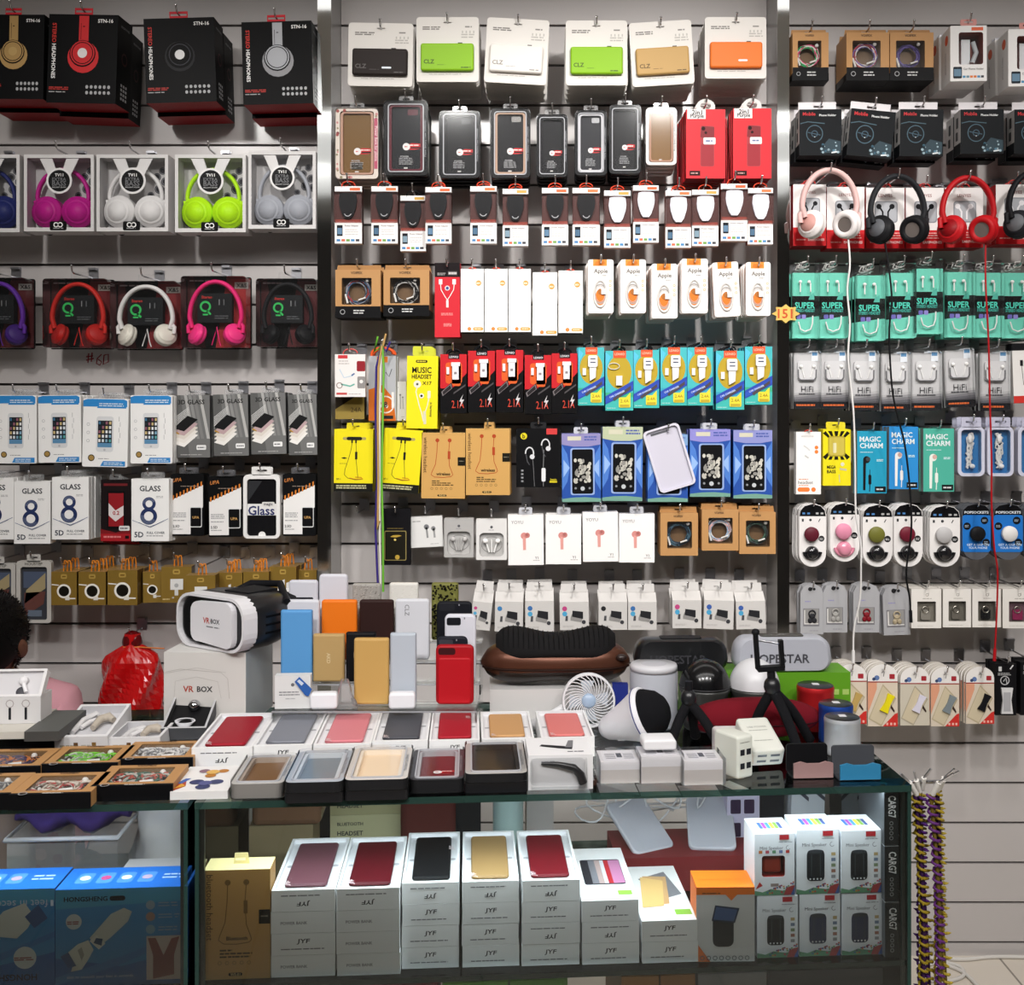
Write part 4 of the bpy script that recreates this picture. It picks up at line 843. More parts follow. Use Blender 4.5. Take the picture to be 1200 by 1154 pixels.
# ================================================================ hooks and hanging packs
_hk={}
def hook(x,z,Yf,label,tip=.020,up=.016):
    L=round(WY-.001-(Yf-tip),3)
    if (L,up) not in _hk:
        b=B(); k='#a9a9ae/m'
        b.box(-.013,.013,-.003,0,-.004,.028,k); b.box(-.011,.011,-.013,-.003,.022,.028,k)
        p=B(); p.tube([(0,-.002,0),(0,-L*.5,-.0005),(0,-L+.014,-.001),(0,-L+.005,.003),(0,-L,up)],.0022,'#c4c4c6/c',7); p.ell((0,-L,up),(.0032,.0032,.0032),'#d4d4d6/c',8,6)
        m1=b.build('bracket'); m2=p.build('prong'); _hk[(L,up)]=(m1.data,m2.data); bpy.data.objects.remove(m1); bpy.data.objects.remove(m2)
    o=bpy.data.objects.new('display_hook',None); o.empty_display_size=.01; COL.objects.link(o)
    for nm,d in zip(('bracket','prong'),_hk[(L,up)]):
        c=bpy.data.objects.new(nm,d); COL.objects.link(c); c.parent=o
    o.location=(x,WY-.0005,z); tag(o,label,'hook','chrome hooks on the slat wall'); return o
def place(cx,z0,h,Yf,roll,yaw=0):
    q=math.radians(roll)
    return (cx-h/2*math.sin(q),Yf,z0+h/2-h/2*math.cos(q)),(0,q,math.radians(yaw))
def W(fn,box,Yf,t,name,label,cat,group,args=(),n=2,roll=0,yaw=0,hz=.009,hk=True,jit=1.0,skew=0,drop=0,behind='pack'):
    x0,y0,x1,y1=box
    w=(x1-x0)/FP*Yf; h=(y1-y0)/FP*Yf; cx=PX((x0+x1)/2,Yf); z0=PZ(y1,Yf)
    loc,rot=place(cx,z0,h,Yf,roll,yaw)
    o=thing(name,label,cat,loc,rot,fn(w,h,t,*args),group)
    body=o if o.type=='MESH' else o.children[0]
    tabs=[q for q in o.children if q.name.split('.')[0] in('hang_tab','hang_loop','hang_flap','hang_ring','rope_handle')]
    n=min(n,int((2.905-Yf-t)/(t+.001)))
    for k in range(1,n+1):
        c=bpy.data.objects.new(name,body.data); COL.objects.link(c)
        r2=roll+(rnd.random()-.5)*1.6*jit
        l2,ro=place(cx+(rnd.random()-.5)*.003*jit+skew*k,z0-drop*k+(rnd.random()-.6)*.002*jit,h,Yf+k*(t+.001),r2,0)
        c.location=l2; c.rotation_euler=ro
        for t_ in tabs:
            d=bpy.data.objects.new(t_.name.split('.')[0],t_.data); COL.objects.link(d); d.parent=c
        tag(c,behind+' behind the '+label,cat,'packs behind the '+label)
    if hk:
        q=math.radians(roll); hx=loc[0]+(h+hz)*math.sin(q); hzz=loc[2]+(h+hz)*math.cos(q)
        hook(hx,hzz,Yf,'hook holding the '+label)
    return o

# ---------------------------------------------------------------- left bay
for i,(bx,col,hub,nm) in enumerate((((-22,17,52,116),'#ab8a55','#b99a62','gold'),((55,17,138,121),'#c8282c','#e4e0de','red'),((170,21,252,120),BK,'#e4e4e4','black'),((284,25,366,122),'#a9abb0','#a9abb0','silver'))):
    W(k_headphone_box,bx,2.735,.082,'headphone_box',f'black headphone box with a {nm} headphone pictured on its front','box','black headphone boxes on the top left row',(col,hub),n=1,yaw=(-2,-3,1,0)[i],roll=(1,2,-2,-1.5)[i],hz=.010,skew=0,drop=.012,behind='box')
for bx,col,nm in (((-62,181,23,272),'#1a2464','navy blue'),((28,181,110,271),'#b81386','magenta'),((113,181,197,271),'#e0dedd','white'),((205,181,288,272),'#b4e80a','lime green'),((291,177,370,268),'#a3a6ae','silver')):
    W(k_boxed_headphones,bx,2.78,.062,'headphone_box',f'white window box showing {nm} folded headphones under a black round label','box','window boxes of headphones on the second left row',(col,),n=0,hz=.012)
for bx,col,cup,nm,bk in (((-45,324,31,408),'#5a2494','#3a1c6a','purple','#4a1014'),((49,325,126,408),'#c0241c','#a81c18','bright red','#5e1014'),((128,328,208,409),'#dcdad8','#d8d4c8','white','#6a1418'),((211,322,289,408),'#e02470','#e83480','hot pink','#8a1a1c'),((299,325,371,407),'#1b1b1d','#141416','black','#4a1216')):
    W(k_blister_headphones,bx,2.80,.05,'headphone_pack',f'clear blister pack holding {nm} over-ear headphones','headphones','blister packs of headphones on the left wall',(col,cup,bk),n=0,hz=.011)
for i,bx in enumerate(((-5,463,43,543),(45,463,95,542),(97,467,150,547),(153,463,202,543))):
    W(k_phone_glass,bx,2.765,.016,'screen_protector_pack',f'white and blue screen protector pack, {od(i,4)} of four','screen protector','white and blue screen protector packs',n=5,skew=.0007,roll=(0,-.5,1.2,0)[i],jit=.7)
for i,bx in enumerate(((203,463,246,536),(250,462,291,534),(294,460,335,532),(338,462,371.5,533))):
    W(k_3d_glass,bx,2.795,.016,'screen_protector_pack',f'grey tempered glass pack with stacked panes, {od(i,4)} of four','screen protector','grey tempered glass packs',n=4,roll=(-.5,-1,-1,-1)[i])
for i,bx in enumerate(((-28,560,16,632),(16.5,564,59,637),(61,559,104,632),(154,561,198,634))):
    W(k_eight_glass,bx,2.76,.016,'screen_protector_pack',f'white box with large blue figure, {od(i,4)} of four','screen protector','white screen protector boxes with a blue figure',n=(3,1,6,2)[i],skew=.001,hz=.010)
W(k_red_glass,(118,562,153,634),2.775,.016,'screen_protector_pack','black and red screen protector box between the white boxes','screen protector',None,n=4,skew=.0006,drop=.004)
for i,bx in enumerate(((200,555,239,628),(244,558,284,629),(331,555,370,628))):
    W(k_stripe_glass,bx,2.785,.014,'screen_protector_pack',f'black and white pack with orange stripes, {od(i,3)} of three','screen protector','orange striped screen protector packs',n=2,roll=(0,-.5,0)[i])
W(k_black_glass,(285,556,328,631),2.775,.014,'screen_protector_pack','white framed black glass pack between two orange striped packs','screen protector',None,n=1,hz=.012)
gb=[((60,670,90,709),'cable'),((92,670,124,709),'cable'),((126,668,161,709),'cable'),((168,670,189,706),'cable'),((189.5,664,224,706),'plug'),((218,674,252,713),'plug'),((253,671,284,709),'prong'),((285,670,315,708),'prong'),((316,664,347,706),'prong'),((348,668,371,706),'prong')]
od10=['leftmost','second from the left','third from the left','fourth from the left','fifth from the left','sixth from the left','fourth from the right','third from the right','second from the right','rightmost']
for i,(bx,pc) in enumerate(gb):
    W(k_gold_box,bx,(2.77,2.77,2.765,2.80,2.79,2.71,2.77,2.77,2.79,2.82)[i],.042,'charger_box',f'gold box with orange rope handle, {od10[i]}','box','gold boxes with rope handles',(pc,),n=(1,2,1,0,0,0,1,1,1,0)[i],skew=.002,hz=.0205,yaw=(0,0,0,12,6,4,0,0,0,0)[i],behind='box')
W(k_case_pack,(19,657,60,730),2.79,.014,'phone_case_pack','pale phone case pack left of the gold boxes','phone case',None,n=0)
W(k_case_pack,(-24,660,18,722),2.80,.014,'phone_case_pack','pale phone case pack at the left edge, above the dark hair','phone case',None,n=0)

# ---------------------------------------------------------------- middle bay
for bx,col,nm,rl,sh,lg in (((408,27,484,101),'#2b2523','dark brown',1,True,'#5a5654'),((488,20,561,96),'#86b81a','bright green',0,False,'#3b5210'),((569,22,642,98),'#e4dfd9','white',3.2,False,'#8a8682'),((663,24,735,100),'#86b81a','yellow-green',0,False,'#3b5210'),((739,25,812,100),'#b8945a','gold',-3.5,False,'#5e4a28'),((826,20,898,92),'#e8742a','orange',0,True,'#e8742a')):
    o=W(k_power_card,bx,2.735,.0145,'power_bank_card',f'grey card with {nm} power bank'+(' in a green stack next to the white one' if nm=='zz' else (', after the white' if nm=='yellow-green' else (', before the white' if nm=='bright green' else ''))),'power bank','power bank cards on the top middle row',(col,sh,lg),n=8,roll=rl,hz=-.0135,jit=1.4,drop=.0012,behind='card')
for bx,a,nm in (((393,127,443,209),dict(shell='#d9cfc4',cut='#6a4a1c',inner='#70501f',edge='#b8907c',floral=True),'floral pink and brown'),
  ((450,119,501,205),dict(shell='#1b1b1d',cut='#26262a',inner='#212226',edge='#5a1424',cam='#5a2a34'),'black with maroon edge'),
  ((515,131,562,208),dict(shell='#17171a',cut='#232326',inner='#1b1b1e',edge='#1b1b1e',cam='#3a3a3e'),'all black, right of the maroon edged case'),
  ((575,128,621,208),dict(shell='#17171a',cut='#232326',inner='#1e1e21',edge='#b0917c',cam='#8c8a88'),'black with pale gold edge'),
  ((629,135,665,207),dict(shell='#17171a',cut='#232326',inner='#1b1b1e',edge='#1b1b1e'),'small all black, in the middle of its row'),
  ((674,130,711,205),dict(shell='#17171a',cut='#5a5a5e',inner='#2b2c30',edge='#c4c4c8',cam='#a9a9ac'),'black with white edge'),
  ((714,124,751,203),dict(shell='#17171a',cut='#232326',inner='#1b1b1e',edge='#1b1b1e'),'all black, left of the white and gold case'),
  ((757,127,793,193),dict(shell='#e0dad6',cut='#5e3f16',inner='#7a5622',edge='#b0826a',sticker=False),'white and gold')):
    W(lambda w,h,t,a=a:k_power_case(w,h,t,**a),bx,2.75,.022,'battery_case',f'{nm} battery case in a clear box'.replace(', in the middle of its row battery case in a clear box',' battery case in the middle of its row').replace(', right of the maroon edged case battery case in a clear box',' battery case right of the maroon edged one').replace(', left of the white and gold case battery case in a clear box',' battery case left of the white and gold one'),'phone case','battery cases in clear boxes',n=3,hz=.008,drop=.003,jit=.6)
for i,bx in enumerate(((804,128,850,209),(859,127,904,209))):
    W(k_red_case,bx,2.735,.018,'phone_case_box',f'bright red phone case box, {("left","right")[i]} of two at the top right','phone case','red phone case boxes',n=6,skew=-.0012,hz=.012,drop=.001)
ab=[(392,218,424,285),(435,218,466,285),(469,229,499,294),(498.5,219,529,285),(551,218,582,285),(589,221,619,288),(635,220,666,287),(671,220,703,287)]
for i,bx in enumerate(ab):
    W(k_adapter,bx,2.765 if i==2 else 2.745,.03,'power_adapter_pack',f'black power adapter pack, {od(i,8)} of the black ones','charger','black power adapter packs',('#18181b','#d8452a' if i not in(2,) else '#1a1a1c',i),n=(2,0,0,3,3,3,3,2)[i],hz=.010)
aw=[(708,223,739,290),(742,217,772,284),(780,223,810,290),(811,222,842,288),(845,215,876,282),(876.5,220,906,286)]
for i,bx in enumerate(aw):
    W(k_adapter,bx,2.745,.03,'power_adapter_pack',f'white power adapter pack, {od(i,6)} of the white ones','charger','white power adapter packs',(WHP,'#d8452a',i+2),n=(3,2,3,3,2,3)[i],hz=.010)
for i,(bx,cols,s_) in enumerate((((393,316,446,372),('#2a2a30','#8a8c94','#3a5a78','#a03a3a'),2),((449.5,316,503,370),('#1c1c1e','#b4b2ae','#2a2a2c'),5))):
    W(k_braided,bx,2.765,.045,'earphone_box',('brown window box of dark multicolour braided earphones','brown window box of black and white braided earphones')[i]+', middle wall','earphones','brown earphone boxes on the middle wall',(cols,s_),n=1,hz=.007,behind='box')
W(k_red_cable,(509.5,308,539,395),2.765,.016,'cable_pack','bright red splitter cable pack left of plain white packs','cable',None,n=2,hz=-.010)
for i,bx in enumerate(((540,315,567,389),(568,315,595,389),(596,315,622,389),(624.5,319,653,393),(654.5,317,683,390))):
    W(k_white_cable,bx,2.76,.014,'cable_pack',f'plain white cable pack with orange dots, {od(i,5)} of five','cable','white cable packs with orange dots',n=3,hz=.004)
for i,bx in enumerate(((689,304,719,367),(727,304,757,367),(763.5,309,794,373),(798.5,303,829.5,367),(836,307,866.5,371),(874,307,903,370))):
    W(k_apple_card,bx,2.735,.016,'cable_card',f'white and orange charging cable card, {od(i,6)} of six','cable','white and orange cable cards',n=7,skew=-.0007,roll=(0,0,0,0,-3,0)[i],hz=-.008,drop=.0006,behind='card')
W(k_ear_box_white,(392.5,415,428,465),2.74,.02,'earphone_box','white earphone box with red corner, top of the gold cable pack','earphones',None,n=0)
W(k_cable_24,(393,458,427,491),2.785,.02,'cable_pack','black and gold cable pack hanging below the white earphone box','cable',None,n=1,hz=.004,hk=False)
W(k_cable_31,(432,417,464,493),2.775,.02,'cable_pack','silver and orange cable pack behind the hanging cords','cable',None,n=1)
W(k_white_flat,(462,447,476,493),2.80,.02,'earphone_box','narrow white box between the orange pack and yellow headset box','box',None,n=0,hk=False)
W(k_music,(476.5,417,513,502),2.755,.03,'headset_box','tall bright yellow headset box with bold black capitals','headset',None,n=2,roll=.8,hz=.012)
for i,bx in enumerate(((516,415,547,484),(548.5,411,580,483),(581.5,410,613,483),(615,416,646,485),(646.5,414,676.5,484))):
    W(k_ldnio,bx,2.75,.03,'car_charger_box',f'red and black car charger box, {od(i,5)} of five','charger','red and black car charger boxes',n=2)
for i,(bx,alt,sd) in enumerate((((677.5,407,708,475),0,'#3aa880'),((709.5,411,742,481),1,'#3aa880'),((742.5,410,772.5,478),0,'#3aa6b4'),((774,407,805,475),0,'#3aa0b8'),((805.5,407,835.5,475),0,'#3aa0b8'),((839,411,872,480),0,'#3a9cb8'),((873,406,905,474),0,'#3aa880'))):
    W(k_teal_charger,bx,2.75,.03,'car_charger_box',f'turquoise and blue car charger box, {od(i,7)} of seven','charger','turquoise car charger boxes',(bool(alt),sd),n=(1,3,2,3,3,3,2)[i],skew=-.0006)
for i,bx in enumerate(((391.5,503,437,576),(448,503,493,577))):
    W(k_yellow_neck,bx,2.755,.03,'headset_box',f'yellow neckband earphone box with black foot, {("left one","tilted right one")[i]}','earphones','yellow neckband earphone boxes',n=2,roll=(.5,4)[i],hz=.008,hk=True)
for i,bx in enumerate(((494,507,545,584),(546,502,597.5,580))):
    W(k_wireless,bx,2.755,.03,'headset_box',f'kraft brown wireless headset box on the wall, {("left","right")[i]} of two','headset','kraft brown wireless headset boxes',n=2,roll=(.5,0)[i],hz=.007,skew=.001)
W(k_black_ear,(605,502,657,571),2.765,.03,'headset_box','black ear hook headset box with yellow round emblem','headset',None,n=1,hz=.010)
for i,(bx,tp) in enumerate((((658.5,508,704,588),'#8c86b4'),((706,500,753,587),'#b4bc9c'),((759,509,806,588),'#7a9cc4'),((808.5,503,856,582),'#8a86c8'),((859.5,504,905,584),'#8a8ec4'))):
    W(k_blue_case,bx,2.765,.025,'phone_case_box',(f'blue boxed phone case, {od(i,5)} of the blue boxes' if i!=2 else 'blue boxed phone case half hidden by a loose white case'),'phone case','blue phone case boxes',(tp,),n=2,hz=.008,roll=(-.5,.4,0,0,0)[i])
W(k_loose_case,(762.5,499,806.5,574),2.7545,.009,'phone_case','loose white phone case hung askew before a blue box','phone case',None,n=0,roll=-17,hk=False)
W(k_black_gold,(447,596,481,662),2.78,.012,'phone_case_box','black pack with a gold framed phone case picture','phone case',None,n=1,hz=-.010)
W(k_white_flat,(481,605,519,641),2.80,.02,'earphone_box','small white earphone box hung at a slant beside black pack','earphones',None,n=0,roll=-3,hz=.010)
W(k_earpods,(520.5,607,555,653),2.785,.02,'earphone_box','greyer of the two square white earphone boxes','earphones',None,('#aeacaa','#b9b7b5'),n=0)
W(k_earpods,(558,608,594,656),2.78,.02,'earphone_box','brighter of the two square white earphone boxes','earphones',None,n=0)
for i,bx in enumerate(((595.5,603,637,662),(639.5,603,681,661),(683,600,724.5,658),(725.5,602,767,659))):
    W(k_yoyu,bx,2.775,.022,'earphone_box',f'white box with single pink earbud picture, {od(i,4)} of four','earphones','white boxes with a pink earbud',n=1,roll=(-.6,0,-.7,0)[i])
for i,(bx,cols,s_) in enumerate((((774,601,818,651),('#2a3a4a','#4a6a7a','#1c2a34'),3),((822.5,597,865.5,645),('#9ab0c8','#d4a8a4','#e0dcd8'),7),((866.5,600,909,649),('#2a3a34','#4a6a58','#3a3a3c'),9))):
    W(k_braided,bx,2.765,.045,'earphone_box',('brown window box of dark blue earphones','brown window box of pale pink and blue earphones','brown window box of dark green earphones')[i]+' above the speakers','earphones','plain brown earphone boxes',(cols,s_,.235,(.18,.17,.84,.80),False),n=1,hz=.006,behind='box')
dk=[((553,692,576,738),'left'),((580,691,613,740),''),((615.5,690,649,740),''),((656,692,690,738),''),((701.5,692,735,738),''),((736,692,769.5,738),''),((788,690,822,736),''),((825,690,860,737),''),((862.5,691,897,737),'')]
for i,(bx,_) in enumerate(dk):
    bx=(bx[0],bx[1]+4,bx[2],bx[3])
    W(k_dock,bx,2.76,.05,'dock_box',f'white phone dock box, {od(i,9)} of nine','box','white phone dock boxes',(('#b8447a','#3a7ab0','#3a6aa4','#b8447a','#2a2a2c','#3a6aa4','#b8447a','#3a5aa0','#3a5aa0')[i],'#4a9cc4',i in(1,4)),n=1,roll=(6,1,-.5,-1,0,0,0,2,-1.5)[i],hz=.011,behind='box')

# ---------------------------------------------------------------- right bay
for i,(bx,cols,s_) in enumerate((((929,38,971,94),('#2a9a5a','#c83a6a','#e4e0dc'),4),((992,38,1042,94),('#8a3a44','#6a5aa0','#dcd8d4','#c04a4a'),6),((1043,38,1094,94),('#4a3a78','#6a5a9a','#3a2c5a'),8))):
    W(k_braided,bx,2.775,.05,'earphone_box',('brown window box of green and pink earphones','brown window box of red, white and violet earphones','brown window box of purple earphones')[i]+', top right','earphones','brown earphone boxes on the top right row',(cols,s_,.27),n=(0,1,1)[i],hz=.007,behind='box')
for i,bx in enumerate(((1114,30,1156,95),(1182,34,1226,101))):
    W(k_holder_box,bx,2.735,.075,'phone_holder_box',f'white windowed phone holder box, {("fully in view","cut by the picture edge")[i]}','box','white phone holder window boxes',n=1,hz=.008,yaw=-3,skew=-.002,behind='box')
for i,bx in enumerate(((937,128,986,182),(995,129,1047,184),(1055,128,1105,183),(1126,128,1176,180),(1189,128,1240,180))):
    W(k_mobile,bx,2.765,.05,'phone_holder_box',f'black car phone holder box, {od(i,5)} of five','box','black phone holder boxes',n=1,roll=(0,6,1,0,0)[i],yaw=-2,hz=.010,drop=.006,behind='box')
for i,(bx,bud) in enumerate((((929.5,216,968,288),'#17171a'),((969,219,1013,291),'#17171a'),((1015,220,1060,291),'#17171a'),((1061.5,220,1106,291),'#17171a'),((1107.5,220,1152,290),'#e4e2e4'),((1167,216,1212,286),'#e4e2e4'))):
    W(k_red_ear,bx,2.79,.03,'earphone_box',f'white and red earphone box, {od(i,6)} of six','earphones','white and red earphone boxes',(bud,),n=1,hz=.010)
def hung(box,Y,col,cup,inner,nm,cord=None,cordm=None,cr=.036,lean=.25,drop=.5,hook_=True,roll=0):
    x0,y0,x1,y1=box; w=(x1-x0)/FP*Y; h=(y1-y0)/FP*Y; cx=PX((x0+x1)/2,Y); z0=PZ(y1,Y)
    p=phones_mesh(w,h,0,0,0,col,cup=cup,cr=cr,thick=.0075,lean=lean,drop=.85,drop2=2.35,inner=inner)
    parts=[('headband',p[1])]+p[3]
    if cord:
        b=B(); pts=[Vector((PX(x,Y+dy)-cx,dy,PZ(y,Y+dy)-z0)) for x,y,dy in cord]
        sm=[]
        for i in range(len(pts)-1):
            a=pts[max(i-1,0)];p0=pts[i];p1=pts[i+1];c=pts[min(i+2,len(pts)-1)]
            for k in range(6):
                s=k/6; sm.append(.5*((2*p0)+(p1-a)*s+(2*a-5*p0+4*p1-c)*s*s+(3*p0-a-3*p1+c)*s**3))
        sm.append(pts[-1]); b.tube(sm,.0024,cordm,6); 
        d=(sm[-1]-sm[-3]).normalized(); b.tube([sm[-1],sm[-1]+d*.03],.0042,cordm,8); parts.append(('cord',b))
    o=thing('headphones',nm,'headphones',(cx,Y,z0),(0,math.radians(roll),0),parts,'headphones hung open on the right wall')
    hook(cx,z0+h-.0105,Y,'chrome hook under the '+nm,tip=.022)
hung((934,196,1010,280),2.715,'#d9b4b0','#e2dcda','#c8968e','pink and white headphones hanging open with a white cord',[(994,279,0),(996,310,-.01),(993,340,-.01),(996,380,-.02),(994,420,-.02),(1000,480,-.02),(1002,540,-.02),(1003,600,-.02),(1009,640,-.02),(1009,660,-.02),(1008,700,-.01),(1001,735,0),(1000,762,0)],'#dddbd9')
hung((1014,203,1089,286),2.715,'#26272a','#1b1b1d','#5a5c60','black headphones hanging open on the right wall',[(1037,284,0),(1041,310,-.01),(1045,350,-.02),(1042,390,-.02),(1045,450,-.02),(1050,480,-.02),(1060,520,-.02),(1066,570,-.02),(1068,620,-.02),(1062,670,-.01),(1066,700,0),(1067,715,0)],'#161618')
hung((1098,205,1170,286),2.715,'#b0121a','#b8141c','#8a0c14','bright red headphones hanging open with a red cord',[(1155,284,0),(1155,330,-.02),(1158,390,-.02),(1159,420,-.02),(1160,470,-.02),(1162,540,-.02),(1162,590,-.02),(1165,640,-.02),(1169,670,-.01),(1168,720,0),(1166,760,0)],'#a8121a')
hung((1176,198,1250,280),2.72,'#1d1d20','#26262a','#6a6c70','dark headphones cut by the right picture edge')
for i,bx in enumerate(((930,308,960,396),(961.5,308,994,396),(1005,311,1037.5,399),(1041,308,1074,396),(1073.5,303,1105,391),(1110,307,1143,395),(1144.5,308,1177,395),(1178,308,1212,396))):
    W(k_super,bx,2.77,.028,'earphone_pack',f'teal and black earphone pack, {od(i,8)} of eight','earphones','teal earphone packs',n=2,hz=-.002,jit=1.5)
for i,bx in enumerate(((931,411,962,479),(963,411,994.5,479),(997,411,1030,481),(1034,412,1067,482),(1069.5,411,1103.5,481),(1109,408,1142.5,477),(1150.5,411,1184,481))):
    W(k_hifi,bx,2.775,.024,'earphone_pack',f'silver grey earphone blister pack, {od(i,7)} of seven','earphones','silver grey earphone packs',n=2,roll=(0,0,0,0,0,-2,0)[i],hz=.010)
W(k_white_red,(1187,402,1216,472),2.785,.02,'earphone_box','white, black and red earphone box at the right picture edge','earphones',None,n=1,roll=-2,hz=.008)
W(k_white_orange,(933,506,962,579),2.775,.025,'headset_box','white headset box with orange footer beside the mirror post','headset',None,n=0,hz=.003)
W(k_mega,(964.5,503,997,569),2.775,.025,'headset_box','yellow earphone box with a black starburst','earphones',None,n=1,hz=.010)
for i,(bx,c,bd,nm) in enumerate((((1004.5,505,1039,578),'#2093b4','#16181a','blue-green earphone box with black earbud'),((1042,500,1076,573),'#2a86c8','#e0dedc','bright blue earphone box with white earbud'),((1082,502,1118,576),'#4aa894','#dce4dc','sea green earphone box with white earbud'))):
    W(k_magic,bx,2.775,.022,'earphone_box',nm,'earphones','coloured earphone boxes in the lower right wall',(c,bd),n=(1,2,2)[i],skew=-.0015,hz=.004)
for i,bx in enumerate(((1122.5,500,1154,558),(1157,500,1188,558),(1193,500,1225,558))):
    W(k_blue_cable_case,bx,2.775,.024,'cable_case',f'white rimmed blue cable case, {od(i,3)} of three','cable','white rimmed blue cable cases',(i+1,),n=2,skew=-.002,hz=.013)
for i,(bx,cap,bs) in enumerate((((936.5,590,968,664),'#5a1a28','k'),((972.5,589,1007,658),'#d98aa4','pink'),((1011,591,1046,664),'#6a6a2c','k'),((1047.5,590,1081,664),'#6a1a2c','k'),((1089.5,592,1125,664),'#b4b2b2','k'))):
    W(k_pop,bx,2.775,.006,'phone_grip_card',('white card with a dark maroon phone grip beside the mirror post','white card with two pink phone grip pieces','white card with an olive green phone grip','white card with a maroon phone grip behind the black cord','white card with a grey marbled phone grip')[i],'phone grip','white phone grip cards',(cap,bs),n=7,hz=-.006,skew=-.0007,behind='card')
for i,(bx,cap) in enumerate((((1127.5,590,1161,656),'#1a1a1c'),((1164,590,1199,656),'#dedcda'),((1202,590,1237,656),'#1a1a1c'))):
    W(k_pop_blue,bx,2.775,.006,'phone_grip_card',('blue card with a black round phone grip','blue card with a white round phone grip','blue card mostly cut by the right picture edge')[i],'phone grip','blue phone grip cards',(cap,),n=6,hz=-.006,skew=-.0008,behind='card')
for i,(bx,rg,nm) in enumerate((((938,685,965,743),'#2a2a2e','black'),((964.8,684,993,741),'#9a9894','silver'),((1000,684,1030.5,741),'#7a1420','dark red'),((1035,687,1066,744),'#a89a80','champagne'))):
    W(k_grey_ring,bx,2.785,.012,'phone_ring_card',f'grey hang card with a {nm} phone ring','phone ring','grey phone ring cards',(rg,),n=2,hz=-.007,skew=-.001,behind='card',roll=(0,0,0,-2)[i])
for i,(bx,c) in enumerate((((1068,690,1103,736),'#8a857c'),((1105,690,1138,735),'#6a655c'),((1139.5,690,1173,735),'#141416'),((1175,690,1212,736),'#8a2450'))):
    W(k_white_ring,bx,2.77,.022,'phone_ring_box',f'small white window box with a {("grey","brownish","black","purple")[i]} phone ring','phone ring','white phone ring boxes',(c,('#7c776c','#6a665c','#5a574f','#6a5058')[i]),n=3,hz=.006,skew=-.0012,behind='box')
for i,(bx,c,nm,r_) in enumerate((((979,778,1015.5,848),'#b89a5a','gold',True),((1017,778,1052,851),'#e4d418','yellow',True),((1055,781,1089,850),'#d4d0de','lilac white',False),((1091,781,1124,851),'#7a8488','grey',True),((1132,781,1165,848),'#17171a','black',True))):
    W(k_arch_card,bx,2.775,.007,'cable_protector_card',f'round topped card holding a {nm} plastic cable clip','cable clip','round topped cable clip cards',(c,r_),n=7,skew=-.0012,hz=-.013,behind='card')
for i,bx in enumerate(((1166.5,778,1191,838),(1196,776,1221,838))):
    W(k_black_white,bx,2.785,.02,'cable_protector_pack',f'black pack with a white plastic clip, {("fully in view","cut by the picture edge")[i]}','cable clip','black cable clip packs',n=2,hz=.006)

# empty hooks, scribble on the wall and the price star
hook(PX(418,2.8),PZ(601,2.8),2.82,'empty chrome hook left of the black and gold pack')
b=B()
def scr(b,pts,Y,r,m): b.tube([(PX(x,Y),Y,PZ(y,Y)) for x,y in pts],r,m,5)
for q in ([(101,418),(109,417)],[(101,422),(110,420)],[(104,414),(103,425)],[(108,413),(107,424)],[(119,415),(114,420),(113,426),(117,428),(119,424),(115,421)],[(122,416),(121,427),(127,424),(127,415),(122,416)]): scr(b,q,WY-.0002,.0016,'#8a1c28')
tag(b.build('price_scribble'),'red handwritten price scribble on the grey wall under the headphones','writing')
Y=2.782; b=B(); pts=[]
for k in range(16):
    a=2*PI*k/16; r=1 if k%2==0 else .72; pts.append((PX(921,Y)+.036*r*math.cos(a),PZ(367.5,Y)+.024*r*math.sin(a)))
b.prism(pts,Y,Y+.0012,'#e2bc62'); b2=B()
q=Fr(b2,.06,.04,0,'F',0); q.T('151',.5,.5,.62,'#c8542c',1); b2.xf(Matrix.Translation((PX(920,Y),Y,PZ(367.5,Y)-.02)))
b.add(b2.v,b2.f,'#c8542c')
tag(b.build('price_star'),'yellow star shaped price tag stuck to the right mirror post','price tag')
# cords hanging in front of the silver and orange pack
for i,(c,dx,l,nm) in enumerate((('#3a2c7a',0,690,'purple'),('#dcd8d0',5,695,'white'),('#6ab03a',9,693,'green'),('#b8935c',3,610,'tan'))):
    b=B(); Yc=2.725
    pts=[(448,405),(446+dx*.3,412),(441+dx,430),(440+dx,480),(442+dx*.6,560),(440+dx,620),(443+dx*.7,l)]
    b.tube([(PX(x,Yc),Yc-.002*i,PZ(y,Yc)) for x,y in pts],.0028,c,6)
    b.tube([(PX(x,Yc),Yc-.002*i+.006,PZ(y,Yc)) for x,y in ((448,405),(452-dx*1.5,412),(457-dx*1.6,400-3*i))],.0028,c,6)
    tag(b.build('hanging_cord'),f'long {nm} cord hanging down in front of the orange pack','cord','cords hanging on the middle wall')
hook(PX(448,2.73),PZ(407,2.73),2.74,'chrome hook the long purple and green cords hang from')
